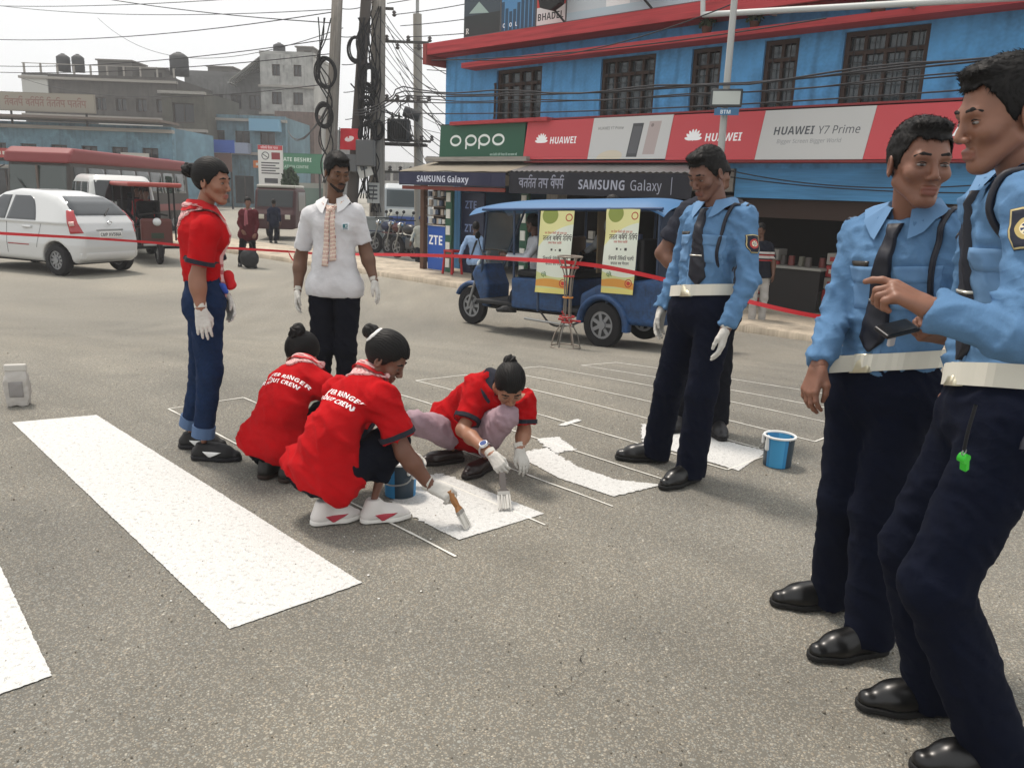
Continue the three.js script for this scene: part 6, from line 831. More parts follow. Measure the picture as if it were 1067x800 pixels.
// ---------- the people in the photograph ----------
const JT = {
  copC: { base: [0.88, 0, -4.11], head: [0.033, 1.558, 0.09], neck: [0.118, 1.382, 0.06], sr: [0.025, 1.332, -0.11], sl: [0.216, 1.352, 0.18], er: [-0.019, 1.053, -0.17], wr: [-0.093, 0.86, -0.13], hr: [-0.116, 0.717, -0.11], el: [0.235, 1.062, 0.27], wl: [0.137, 0.832, 0.31], hl: [0.112, 0.661, 0.33], pel: [0.07, 0.912, 0.06], mid: [0.082, 1.155, 0.06], hpr: [0.026, 0.861, -0.01], hpl: [0.127, 0.886, 0.14], kr: [-0.033, 0.452, -0.08], ar: [-0.058, 0.084, -0.16], tr: [-0.28, 0.032, -0.17], kl: [0.08, 0.481, 0.19], al: [0.067, 0.091, 0.16], tl: [-0.044, 0.025, 0.25] },
  copA: { base: [1.2, 0, -2.51], head: [-0.035, 1.55, 0.09], neck: [0.001, 1.387, 0.02], sr: [-0.092, 1.325, -0.11], sl: [0.105, 1.352, 0.13], er: [-0.154, 1.091, -0.07], wr: [-0.253, 0.939, 0.09], hr: [-0.302, 0.807, 0.13], el: [0.134, 1.147, 0.19], wl: [0.028, 1.076, 0.26], hl: [-0.127, 1.099, 0.35], pel: [-0.009, 0.875, 0.01], mid: [0.006, 1.123, 0.01], hpr: [-0.057, 0.82, -0.05], hpl: [0.039, 0.854, 0.07], kr: [-0.06, 0.455, -0.05], ar: [-0.004, 0.065, -0.15], tr: [-0.225, 0.006, -0.15], kl: [-0.011, 0.463, 0.09], al: [0.003, 0.086, 0.15], tl: [-0.186, -0.002, 0.2] },
  copB: { base: [1.29, 0, -1.93], head: [-0.19, 1.635, 0.01], neck: [-0.086, 1.479, 0.01], sr: [-0.082, 1.437, -0.18], sl: [-0.202, 1.444, 0.21], er: [-0.043, 1.142, -0.25], wr: [-0.072, 0.966, -0.19], hr: [-0.105, 0.861, -0.17], el: [-0.255, 1.178, 0.31], wl: [-0.391, 1.214, 0.21], hl: [-0.467, 1.261, 0.17], pel: [-0.083, 0.957, 0.03], mid: [-0.08, 1.205, 0.03], hpr: [-0.071, 0.907, -0.06], hpl: [-0.101, 0.945, 0.12], kr: [-0.168, 0.515, -0.12], ar: [-0.018, 0.07, -0.13], tr: [-0.217, 0.055, -0.13], kl: [-0.231, 0.526, 0.13], al: [0.016, 0.109, 0.13], tl: [-0.202, 0.042, 0.13] },
  girl: { base: [-1.69, 0, -4.11], head: [0.171, 1.431, 0.06], neck: [0.094, 1.279, 0.03], sr: [0.176, 1.203, 0.19], sl: [0.05, 1.196, -0.11], er: [0.129, 0.971, 0.21], wr: [0.147, 0.823, 0.23], hr: [0.167, 0.694, 0.25], el: [0.087, 0.957, -0.17], wl: [0.161, 0.841, -0.09], hl: [0.21, 0.747, -0.04], pel: [0.091, 0.853, 0.03], mid: [0.082, 1.049, 0.03], hpr: [0.125, 0.825, 0.11], hpl: [0.058, 0.801, -0.05], kr: [0.127, 0.477, 0.11], ar: [0.068, 0.085, 0.09], tr: [0.285, 0.029, 0.09], kl: [0.031, 0.443, -0.03], al: [-0.074, 0.1, -0.09], tl: [0.125, 0.052, -0.09] },
  wman: { base: [-1.28, 0, -5.5], head: [0.068, 1.528, 0.05], neck: [0.041, 1.316, 0], sr: [-0.141, 1.239, -0.02], sl: [0.183, 1.27, 0], er: [-0.218, 0.948, -0.06], wr: [-0.222, 0.731, 0.02], hr: [-0.228, 0.57, 0.06], el: [0.239, 1.013, -0.04], wl: [0.312, 0.819, 0.04], hl: [0.371, 0.655, 0.08], pel: [0.027, 0.804, 0], mid: [0.03, 1.047, 0], hpr: [-0.06, 0.755, 0], hpl: [0.119, 0.762, 0], kr: [-0.052, 0.344, 0.04], ar: [-0.094, 0.043, 0], tr: [-0.106, -0.011, 0.12], kl: [0.109, 0.35, 0.04], al: [0.104, 0.051, 0], tl: [0.189, 0, 0.12] },
  c1: { base: [-1.15, 0, -3.78], head: [0.027, 0.561, -0.34], neck: [0.081, 0.512, -0.19], sr: [0.209, 0.458, -0.1], sl: [-0.064, 0.425, -0.24], er: [0.302, 0.222, -0.27], wr: [0.306, 0.014, -0.42], hr: [0.317, -0.104, -0.47], el: [-0.087, 0.15, -0.47], wl: [0.004, -0.034, -0.62], hl: [0.046, -0.137, -0.67], pel: [-0.026, 0.197, -0.02], mid: [0.018, 0.382, -0.02], hpr: [0.057, 0.191, 0], hpl: [-0.108, 0.16, -0.08], kr: [0.166, 0.27, -0.27], ar: [0.059, 0.078, 0.02], tr: [0.108, 0.004, -0.08], kl: [-0.086, 0.194, -0.47], al: [-0.06, 0.039, -0.02], tl: [-0.018, -0.002, -0.14] },
  c2: { base: [-0.69, 0, -3.26], head: [0.133, 0.704, -0.16], neck: [0.057, 0.606, -0.16], sr: [0.143, 0.557, -0.02], sl: [-0.107, 0.518, -0.28], er: [0.237, 0.328, 0], wr: [0.353, 0.171, -0.02], hr: [0.451, 0.139, 0], el: [-0.001, 0.241, -0.49], wl: [0.164, 0.173, -0.49], hl: [0.236, 0.126, -0.49], pel: [-0.114, 0.247, 0.02], mid: [-0.062, 0.423, 0.04], hpr: [-0.019, 0.243, 0.06], hpl: [-0.195, 0.204, -0.08], kr: [0.171, 0.36, -0.08], ar: [0.101, 0.095, -0.02], tr: [0.2, 0.028, -0.06], kl: [-0.063, 0.29, -0.4], al: [-0.109, 0.071, 0.02], tl: [-0.031, 0.008, -0.02] },
  c3: { base: [-0.22, 0, -4.06], head: [0.208, 0.498, 0.2], neck: [0.153, 0.448, 0], sr: [0.034, 0.387, 0.02], sl: [0.286, 0.381, 0.04], er: [-0.025, 0.242, 0.14], wr: [0.138, 0.207, 0.42], hr: [0.211, 0.134, 0.52], el: [0.292, 0.226, 0.08], wl: [0.269, 0.17, 0.2], hl: [0.311, 0.079, 0.26], pel: [-0.055, 0.157, -0.18], mid: [0.028, 0.313, -0.14], hpr: [-0.116, 0.155, -0.14], hpl: [0.021, 0.16, -0.14], kr: [-0.276, 0.262, 0.1], ar: [-0.087, 0.061, -0.06], tr: [-0.255, 0.023, 0.01], kl: [0.2, 0.339, 0.2], al: [0.091, 0.043, 0.06], tl: [0.013, 0.008, 0.18] },
  dman: { base: [1.22, 0, -4.92], head: [-0.048, 1.558, 0], neck: [-0.036, 1.441, -0.03], sr: [-0.197, 1.356, -0.03], sl: [0.117, 1.367, -0.03], er: [-0.323, 1.107, -0.06], wr: [-0.182, 0.97, 0.06], hr: [-0.125, 0.923, 0.14], el: [0.193, 1.101, -0.08], wl: [0.087, 0.947, 0.02], hl: [-0.02, 0.896, 0.12], pel: [-0.027, 0.908, -0.03], mid: [-0.03, 1.131, -0.03], hpr: [-0.102, 0.821, -0.03], hpl: [0.064, 0.828, -0.03], kr: [-0.087, 0.438, 0], ar: [-0.098, 0.101, -0.04], tr: [-0.186, 0.037, 0.06], kl: [0.078, 0.436, 0.02], al: [0.095, 0.08, 0.04], tl: [0.086, 0.014, 0.2] },
  driver: { base: [-0.05, 0, -10.65], head: [0.242, 1.461, 0.05], neck: [0.287, 1.29, 0.05], sr: [0.267, 1.219, -0.1], sl: [0.334, 1.241, 0.25], er: [0.174, 1.009, -0.15], wr: [-0.085, 1.022, -0.2], hr: [-0.189, 1.031, -0.2], el: [0.169, 1.022, 0.35], wl: [-0.079, 1.026, 0.2], hl: [-0.194, 1.043, 0.15], pel: [0.373, 0.754, 0.05], mid: [0.337, 1.005, 0.05], hpr: [0.364, 0.72, -0.03], hpl: [0.409, 0.74, 0.15], kr: [0.097, 0.664, -0.1], ar: [-0.009, 0.355, -0.15], tr: [-0.139, 0.337, -0.15], kl: [0.095, 0.696, 0.2], al: [0.006, 0.383, 0.15], tl: [-0.134, 0.365, 0.15] },
  stripe: { base: [3.76, 0, -12.3], head: [-0.079, 1.465, 0], neck: [-0.06, 1.294, 0], sr: [-0.214, 1.231, 0], sl: [0.093, 1.227, 0], er: [-0.234, 0.998, 0], wr: [-0.23, 0.833, 0.1], hr: [-0.218, 0.717, 0.1], el: [0.162, 0.998, 0], wl: [0.151, 0.818, 0.1], hl: [0.164, 0.702, 0.1], pel: [-0.019, 0.773, 0], mid: [-0.032, 1.035, 0], hpr: [-0.089, 0.741, 0], hpl: [0.058, 0.746, 0], kr: [-0.093, 0.448, 0.02], ar: [-0.071, 0.147, 0], tr: [-0.198, 0.113, 0.2], kl: [0.069, 0.454, 0.02], al: [0.078, 0.153, 0], tl: [0.01, 0.091, 0.2] },
  shopman: { base: [-0.77, 0, -16.15], head: [-0.064, 1.196, -0.05], neck: [-0.079, 1.026, -0.05], sr: [0.043, 0.96, 0.05], sl: [-0.238, 0.958, -0.15], er: [0.092, 0.741, 0.15], wr: [0.15, 0.565, 0.05], hr: [0.192, 0.452, 0.05], el: [-0.324, 0.789, -0.05], wl: [-0.371, 0.603, 0.05], hl: [-0.387, 0.488, 0.05], pel: [-0.028, 0.551, -0.05], mid: [-0.053, 0.761, -0.05], hpr: [0.035, 0.523, 0.05], hpl: [-0.107, 0.506, -0.1], kr: [0.08, 0.314, 0.05], ar: [0.084, 0.16, 0.05], tr: [0.128, 0.134, 0.15], kl: [-0.061, 0.299, -0.05], al: [-0.076, 0.144, -0.05], tl: [-0.153, 0.122, -0.05] },
  woman: { base: [-6.29, 0, -18.7], head: [0.071, 1.469, 0], neck: [0.064, 1.296, 0], sr: [-0.094, 1.226, 0], sl: [0.239, 1.238, 0], er: [-0.113, 1.011, 0.1], wr: [-0.02, 0.845, 0.2], hr: [0.021, 0.76, 0.2], el: [0.274, 1, 0], wl: [0.285, 0.77, 0.2], hl: [0.269, 0.645, 0.3], pel: [0.043, 0.774, 0], mid: [0.054, 1.036, 0], hpr: [-0.048, 0.727, 0], hpl: [0.13, 0.733, 0], kr: [-0.072, 0.403, 0.1], ar: [-0.198, 0.095, -0.1], tr: [-0.119, 0.056, 0.2], kl: [0.14, 0.404, 0], al: [0.205, 0.104, 0.1], tl: [0.29, 0.058, 0.3] },
  farman: { base: [-8.27, 0, -27.3], head: [0.091, 1.331, 0.1], neck: [0.086, 1.175, 0.1], sr: [-0.078, 1.075, 0.1], sl: [0.244, 1.086, 0.1], er: [-0.086, 0.888, 0.2], wr: [-0.092, 0.699, 0.2], hr: [-0.096, 0.605, 0.2], el: [0.299, 0.902, 0.2], wl: [0.325, 0.714, 0.2], hl: [0.323, 0.62, 0.2], pel: [0.069, 0.67, 0.1], mid: [0.076, 0.891, 0.1], hpr: [0.004, 0.636, 0.1], hpl: [0.133, 0.641, 0.1], kr: [-0.008, 0.355, 0.2], ar: [-0.109, 0.049, -0.1], tr: [0.012, 0.044, 0.3], kl: [0.126, 0.351, 0], al: [0.114, 0.068, 0.1], tl: [0.234, 0.026, 0.4] },
  bikeman: { base: [-2.45, 0, -20.45], head: [0.045, 1.17, 0.05], neck: [0.023, 1.003, 0.05], sr: [-0.122, 0.927, 0.05], sl: [0.12, 0.935, 0.05], er: [-0.18, 0.763, 0.15], wr: [-0.214, 0.624, 0.25], hr: [-0.238, 0.552, 0.25], el: [0.17, 0.771, 0.05], wl: [0.16, 0.585, 0.15], hl: [0.136, 0.512, 0.15], pel: [0.003, 0.573, 0.05], mid: [0.001, 0.764, 0.05], hpr: [-0.046, 0.547, 0.05], hpl: [0.076, 0.552, 0.05], kr: [-0.056, 0.338, 0.15], ar: [-0.079, 0.105, -0.05], tr: [-0.102, 0.072, 0.15], kl: [0.09, 0.343, 0.15], al: [0.08, 0.094, 0.05], tl: [0.08, 0.062, 0.25] },
};
const RED = 0xb81319, NAVY = 0x0b1122, SKY = 0x5f84aa, BELT = 0xd2cfc2;
const scarfTex = (bg, fg, s) => noiseTex(128, 128, (u, v) => { const k = Math.sin(u * 44 + 3 * Math.sin(v * 9)) * Math.sin(v * 44 + s) + 0.5 * N3(u * 20, v * 20, s); const c = k > 0.32 ? fg : bg; return c; });
const scarfPink = mat(0xffffff, 0.92, { map: scarfTex([214, 176, 172], [176, 92, 96], 1), side: THREE.DoubleSide }), scarfCream = mat(0xffffff, 0.92, { map: scarfTex([222, 212, 196], [160, 62, 60], 5), side: THREE.DoubleSide });
function scarf(p, m, opt = {}) {
  const { J, U, R, F, s, g } = p, sf = p.tf, n = J.neck.clone().addScaledVector(U, 0.022), P = [];
  const ring = []; for (let i = 0; i <= 22; i++) { const a = i / 22 * Math.PI * 2, fr = Math.max(0, Math.cos(a)); ring.push(n.clone().addScaledVector(R, Math.sin(a) * 0.078 * s).addScaledVector(F, Math.cos(a) * 0.082 * s + 0.004).addScaledVector(U, (0.012 - 0.05 * fr * fr) * s)); }
  mesh('scarf_roll', tube(ring, 0.017 * s, 8, 60), m, g);
  if (opt.back) sheet(sf, n.clone().addScaledVector(U, 0.02), R, U, F.clone().negate(), 10, 10, opt.back, (v) => [-0.13 * (1 - v * 0.92), 0.13 * (1 - v * 0.92)], 0.008, m, 'scarf_back', g);
  if (opt.tails) for (const q of [1, -1]) sheet(sf, n.clone().addScaledVector(U, -0.02).addScaledVector(R, q * 0.022), R.clone().addScaledVector(U, q * 0.12).normalize(), U, F, 18, 3, opt.tails * (q > 0 ? 1 : 0.92), (v) => [q * 0.012 * (v - 0.6) - 0.013 - 0.008 * v, q * 0.012 * (v - 0.6) + 0.013 + 0.008 * v], 0.012, m, 'scarf_tail', g);
  if (opt.knot) mesh('scarf_knot', new THREE.SphereGeometry(0.024, 12, 10).scale(1, 0.8, 0.8).translate(...n.clone().addScaledVector(F, 0.1 * s).addScaledVector(U, -0.05).toArray()), m, g);
}
const backPrint = canvasTex(900, 240, (x, w, h) => { x.clearRect(0, 0, w, h); x.fillStyle = '#f2ecec'; x.textAlign = 'center'; x.font = 'bold 92px sans-serif'; x.fillText('NA ROVER RANGER', w / 2, 100); x.fillText('ER SCOUT CREW', w / 2, 206); });
function printBack(p, w, h, y, dx = 0) { const m = new THREE.MeshStandardMaterial({ map: backPrint, transparent: true, roughness: 0.9, color: 0xffffff }); sheet(p.tf, p.J.neck.clone().addScaledVector(p.U, y).addScaledVector(p.R, dx), p.R.clone().negate().multiplyScalar(-1), p.U, p.F.clone().negate(), 10, 24, h, () => [-w / 2, w / 2], 0.003, m, 'back_print', p.g); }
function insignia(kind) { return canvasTex(128, 150, (x, w, h) => { x.fillStyle = '#141a2c'; x.fillRect(0, 0, w, h); x.strokeStyle = '#b8a878'; x.lineWidth = 7; x.strokeRect(5, 5, w - 10, h - 10); x.fillStyle = kind ? '#a83a3a' : '#b9a56b'; x.beginPath(); x.arc(w / 2, h / 2, 40, 0, 6.3); x.fill(); x.fillStyle = '#e2d8b8'; x.beginPath(); x.arc(w / 2, h / 2, 24, 0, 6.3); x.fill(); x.fillStyle = '#1b2c5c'; for (let i = 0; i < 6; i++) { x.beginPath(); x.moveTo(w / 2, h / 2); x.arc(w / 2, h / 2, 20, i * 1.047, i * 1.047 + 0.5); x.fill(); } }); }
const patchA = mat(0xffffff, 0.8, { map: insignia(0) }), patchB = mat(0xffffff, 0.8, { map: insignia(1) });
function uniform(p, o = {}) {
  const { J, U, R, F, F0, U0, HR, s, g, sf, tf, pf, chest } = p, tieM = mat(0x0f1220, 0.55), n = J.neck.clone().addScaledVector(U, -0.002);
  const shirtM = mat(SKY, 0.88), down = o.tieDir ? VA(o.tieDir).normalize() : U;
  if (!o.noTie) {
    const T = sheet(tf, n.clone().addScaledVector(R, o.tieX || 0), R, down, F, 26, 4, (o.tieLen ?? 0.39) * s, (v) => { const w = v < 0.08 ? 0.020 - v * 0.05 : v < 0.9 ? lerp(0.017, 0.041, (v - 0.08) / 0.82) : lerp(0.041, 0.002, (v - 0.9) / 0.1); const x = (o.tieSlide || 0) * v; return [x - w * s, x + w * s]; }, 0.016, tieM, 'tie', g);
    sheet(tf, n.clone().addScaledVector(R, (o.tieX || 0) + (o.tieSlide || 0) * 0.5).addScaledVector(down, -0.225 * s), R, U, F, 1, 4, 0.008, () => [-0.034, 0.03], 0.021, mat(0xd8d6cc, 0.3, { metalness: 0.7 }), 'tie_clip', T);
  }
  for (const q of [1, -1]) {
    const c = J.neck.clone().addScaledVector(U, -0.135 * s).addScaledVector(R, q * 0.085 * s);
    const pk = sheet(tf, c.clone(), R, U, F, 8, 8, 0.125 * s, () => [-0.055 * s, 0.055 * s], 0.0035, shirtM, 'pocket', g);
    sheet(tf, c.clone().addScaledVector(U, 0.006), R, U, F, 4, 10, 0.05 * s, (v) => [-0.058 * s * (1 - v * v * 0.35), 0.058 * s * (1 - v * v * 0.35)], 0.007, shirtM, 'pocket_flap', pk);
    const sh = J[q > 0 ? 'sr' : 'sl'], ax = sh.clone().sub(J.neck).normalize(), upv = new THREE.Vector3().crossVectors(F, ax).multiplyScalar(q > 0 ? -1 : 1).normalize(); if (upv.y < 0) upv.negate();
    sheet(sf, mix3(J.neck, sh, 0.55).addScaledVector(ax, -0.0), F, ax.clone().negate(), upv, 8, 4, 0.105 * s, (v) => [-0.026 * s, 0.026 * s], 0.006, o.epM || shirtM, 'epaulette', g);
    sheet(sf, mix3(J.neck, sh, 1.02), F, ax.clone().negate(), upv, 1, 4, 0.014, () => [-0.027, 0.027], 0.009, tieM, 'epaulette_loop', g);
    if (o.badges && !o.badges.includes(q)) continue;
    const arm = J[q > 0 ? 'er' : 'el'].clone().sub(sh).normalize(), outv = R.clone().multiplyScalar(q).addScaledVector(F, o.patchF ?? 0.15).addScaledVector(arm, -R.dot(arm) * q).normalize(), ux = new THREE.Vector3().crossVectors(arm, outv).normalize();
    sheet(sf, mix3(sh, J[q > 0 ? 'er' : 'el'], o.patchT ?? 0.16), ux, arm.clone().negate(), outv, 6, 6, 0.088 * s, (v) => { const w = 0.036 * s * (v < 0.6 ? 1 : 1 - (v - 0.6) * 1.2); return [-w, w]; }, 0.004, q > 0 ? patchA : (o.patch || patchA), 'shoulder_badge', g);
  }
  sheet(tf, J.neck.clone().addScaledVector(U, -0.112 * s).addScaledVector(R, 0.085 * s), R, U, F, 2, 6, 0.018, () => [-0.034, 0.034], 0.005, mat(0x2a241c, 0.4), 'name_plate', g);
  // placket and buttons
  sheet(tf, n.clone().addScaledVector(U, -0.03), R, U, F, 20, 2, 0.4 * s, () => [-0.016, 0.016], 0.0022, shirtM, 'placket', g);
  // belt
  const bc = J.pel.clone().addScaledVector(U0, o.beltH ?? 0.075), bm = mat(BELT, 0.55);
  const bt = band([pf, sf], bc, U0, HR, F0, -0.026 * s, 0.028 * s, 0.012, bm, 'belt', g);
  sheet(pf, bc.clone().addScaledVector(U0, 0.03), HR, U0, F0, 2, 4, 0.06, () => [-0.034 + (o.buckle || 0), 0.034 + (o.buckle || 0)], 0.018, mat(0xd9d2b8, 0.35, { metalness: 0.5 }), 'buckle', bt);
  // cord from the shoulder under the arm
  if (o.cord) { const q = o.cord, sh = J[q === 'r' ? 'sr' : 'sl'], sg = q === 'r' ? 1 : -1, pts = []; const outv = R.clone().multiplyScalar(sg); for (let i = 0; i <= 14; i++) { const a = i / 14 * Math.PI * 2, dir = U.clone().multiplyScalar(Math.cos(a)).addScaledVector(F, Math.sin(a)), o0 = mix3(sh, J.neck, 0.2).addScaledVector(dir, 0.3), h = sf.hit(o0, dir.clone().negate(), 0.3); pts.push((h || mix3(sh, J.neck, 0.2).addScaledVector(dir, 0.08)).addScaledVector(dir, 0.006)); } mesh('shoulder_cord', tube(pts, 0.009, 7, 60), tieM, g); }
  if (o.drop) { const pts = o.drop.map(([x, y, q]) => { const dir = F.clone().multiplyScalar(q === undefined ? 1 : Math.cos(q)).addScaledVector(R, q === undefined ? 0 : Math.sin(q)), o0 = J.neck.clone().addScaledVector(R, x * s).addScaledVector(U, y * s).addScaledVector(dir, 0.34), h = sf.hit(o0, dir.clone().negate(), 0.45) || pf.hit(o0, dir.clone().negate(), 0.45); return (h || o0.addScaledVector(dir, -0.2)).addScaledVector(dir, 0.006); }); mesh('lanyard', tube(pts, 0.008, 7, 40), tieM, g); }
}
const OFF = { col: SKY, long: 1, tucked: 1, collar: SKY, amp: 0.011, fq: 7.5, hem: 0.045, loose: 0.011 }, TRO = { col: NAVY, fit: [1.0, 1.1, 1.28, -0.05], amp: 0.005, rise: 0.1 }, BOOT = { col: 0x0d0d0e, rough: 0.32, sole: 0x080808, len: 1.08 };
{
  const p = person({ J: JT.copA, label: 'officer in sky blue shirt facing the camera with bare hand hanging at left', s: 1.0, cell: 0.0085, headCell: 0.0032, handCell: 0.0034, skin: 0x7a5240, lip: 0x7a4238, face: [0.0, -0.03, 0.99], hair: { t: 0.01, front: 0.066, side: -0.005, low: -0.04, quiff: 1 , strands: 3200 }, shirt: OFF, pants: TRO, shoes: BOOT, wide: 0.95, hs: 1.06, handR: { curl: [0.5, 0.55, 0.6, 0.65, 0.4], palm: [0.8, 0, -0.35] }, handL: { curl: [0.9, 0.95, 1.0, 1.0, 0.5], palm: [-0.2, 0.75, -0.4], dir: [-0.85, 0.1, 0.45] } });
  uniform(p, { tieSlide: 0.015, cord: 'l', beltH: 0.075, tieX: 0.0, buckle: 0.02, badges: [] });
}
{
  const p = person({ J: JT.copB, label: 'officer at right edge in profile pointing, green whistle hanging at his belt', s: 1.04, cell: 0.0085, headCell: 0.0032, handCell: 0.0032, skin: 0x7e5643, lip: 0x7f4a3e, face: [-0.93, -0.2, -0.02], hair: { t: 0.011, front: 0.07, side: 0.0, low: -0.05, quiff: 1 , strands: 3600 }, shirt: { ...OFF, amp: 0.01 }, pants: { ...TRO, fit: [1.02, 1.14, 1.3, -0.05], amp: 0.0055 }, shoes: BOOT, wide: 0.96, handR: { curl: 0.5 }, handL: { curl: [0.35, 1.1, 1.2, 1.2, 0.8], palm: [0.2, -0.85, -0.3], dir: [-0.86, 0.42, -0.25] } });
  uniform(p, { patchF: 0.5, cord: 'l', patchT: 0.1, noTie: 0, drop: [[-0.16, 0.0, -1.3], [-0.17, -0.2, -1.3], [-0.16, -0.42, -1.25], [-0.15, -0.55, -1.1]] });
  const w = thing('whistle', 'bright green plastic whistle hanging from the belt of the nearest officer', 'whistle');
  const at = V(0.99, 0.9, -1.66); w.position.copy(at); w.rotation.set(0.2, 0.5, 0.35);
  mesh('barrel', new THREE.CylinderGeometry(0.011, 0.011, 0.018, 18).rotateX(Math.PI / 2), mat(0x2fbf2a, 0.35), w); mesh('mouthpiece', rbox(0.013, 0.034, 0.016, 0.003, 0.004, -0.02, 0), mat(0x2fbf2a, 0.35), w); mesh('ring', new THREE.TorusGeometry(0.007, 0.0014, 6, 16).translate(0, 0.017, 0), steel, w); mesh('cord', tube([[0, 0.024, 0], [0.01, 0.07, 0.0], [0.03, 0.13, 0.0]], 0.004), mat(0x101218, 0.8), w);
}
{
  const p = person({ J: JT.copC, wide: 0.92, label: 'gloved officer in sky blue shirt looking down in front of the blue rickshaw', s: 1.02, cell: 0.0095, headCell: 0.0036, handCell: 0.004, skin: 0x6a483a, face: [-0.74, -0.42, 0.5], lid: 0.8, hair: { t: 0.01, front: 0.066, side: -0.005, low: -0.045, quiff: 1 , strands: 2400 }, shirt: OFF, pants: TRO, shoes: BOOT, handR: { glove: 1, curl: 0.3 }, handL: { glove: 1, curl: 0.32, palm: [-0.6, 0, -0.3] } });
  uniform(p, { tieSlide: -0.02, cord: 'l', patch: patchB, patchF: 0.2, patchT: 0.3, tieDir: [-0.02, 1, 0.0], tieLen: 0.37 });
}
{
  const p = person({ J: JT.girl, hip: 0.84, arm: 0.86, label: 'young woman standing in red polo, rolled jeans and pink neck scarf', s: 0.95, sex: 'f', fem: 1, wide: 0.84, hs: 0.96, cell: 0.0095, headCell: 0.0038, handCell: 0.004, skin: 0x8a5f4a, lip: 0x8a4a44, face: [0.97, -0.06, 0.16], lid: 0.3, hair: { t: 0.013, front: 0.058, side: 0.002, low: -0.045, sleek: 1, bun: [0, 0.055, -0.135, 0.045] }, shirt: { col: RED, sleeve: 0.72, sleeveR: 0.068, hem: 0.09, collar: RED, trim: 0x1c1d28, amp: 0.007, loose: 0.012, tucked: 1 }, pants: { col: 0x1a2b48, denim: 1, fit: [0.98, 0.96, 0.86, 0.045], amp: 0.005, cuff: 0x4c6486, rise: 0.12 }, shoes: { col: 0x121214, sole: 0x16161a, rough: 0.7, lowCut: 1, top: 0.095, mark: 0xe6e6e4, lace: 0x2a2a2c }, handR: { glove: 1, curl: 0.25 }, handL: { glove: 1, curl: 0.3 } });
  scarf(p, scarfPink, { back: 0.12, tails: 0.42, knot: 1 });
  const tk = p.J.pel.clone().addScaledVector(p.U0, 0.12).addScaledVector(p.F, 0.125); mesh('shirt_knot', new Field([ell(tk, [0.024, 0.02, 0.022], [p.R, p.U, p.F]), cone(tk, tk.clone().add(V(0.035, -0.045, 0.03)), 0.012, 0.016), cone(tk, tk.clone().add(V(0.02, -0.055, 0.045)), 0.012, 0.015)], 0.005).geo(), mat(RED, 0.9), p.g);
  mesh('blue_cloth', new Field([cone(tk.clone().add(V(-0.01, -0.05, 0.07)), tk.clone().add(V(0.01, -0.075, 0.075)), 0.02, 0.015)], 0.005).disp((x, y, z) => 0.006 * N3(x * 50, y * 50, z * 50)).geo(), mat(0x2f4fa8, 0.8), p.g);
}
{
  const p = person({ J: JT.wman, label: 'man standing in white polo shirt with red dotted scarf and white gloves', s: 1.0, cell: 0.011, headCell: 0.004, handCell: 0.0045, skin: 0x62432f, lip: 0x4a2a26, moustache: 1, beard: 1, face: [0.58, -0.26, 0.78], lid: 0.7, wide: 0.88, hip: 0.86, hair: { t: 0.016, front: 0.062, side: 0.01, low: -0.03, quiff: 1 , strands: 2000 }, shirt: { col: 0xd8d8da, sleeve: 0.78, sleeveR: 0.06, hem: -0.1, collar: 0xdcdcdc, amp: 0.0045, loose: 0.01 }, pants: { col: 0x14161f, fit: [1.0, 1.1, 1.15, -0.03], amp: 0.008 }, shoes: { col: 0x18181a, rough: 0.6 }, handR: { glove: 1, curl: 0.35 }, handL: { glove: 1, curl: 0.3 } });
  scarf(p, scarfCream, { tails: 0.4, knot: 1 });
  sheet(p.sf, p.J.neck.clone().addScaledVector(p.U, -0.12).addScaledVector(p.R, -0.1), p.R, p.U, p.F, 4, 4, 0.05, () => [-0.022, 0.022], 0.003, mat(0xffffff, 0.8, { map: canvasTex(64, 64, (x, w, h) => { x.fillStyle = '#d4d8dc'; x.fillRect(0, 0, w, h); x.fillStyle = '#2f6a72'; x.fillRect(12, 8, 40, 34); x.fillStyle = '#d9dede'; x.fillRect(20, 16, 10, 18); x.fillStyle = '#34566e'; x.fillRect(10, 48, 44, 6); }) }), 'chest_emblem', p.g);
}
{
  const p = person({ J: JT.c1, hip: 0.86, wide: 0.84, label: 'person in red printed shirt crouching with back turned, nearest the jeans', s: 0.95, sex: 'f', cell: 0.0105, headCell: 0.0045, handCell: 0.005, skin: 0x80543f, face: [0.45, -0.62, -0.62], ankY: 0.08, hair: { t: 0.014, front: 0.06, low: -0.05, sleek: 1, bun: [0, 0.09, -0.1, 0.043, 1.3] }, shirt: { col: RED, sleeve: 0.7, hem: -0.09, collar: RED, trim: 0x1c1d28, amp: 0.01, fq: 6, loose: 0.01 }, pants: { col: 0x14151a, fit: [1, 1, 1, 0.0] }, shoes: { col: 0x16130f, rough: 0.6, sole: 0x2a1c14 }, handR: { glove: 1, curl: 0.5 }, handL: { glove: 1, curl: 0.4 } });
  scarf(p, scarfPink, { back: 0.1 }); printBack(p, 0.31, 0.083, -0.115);
}
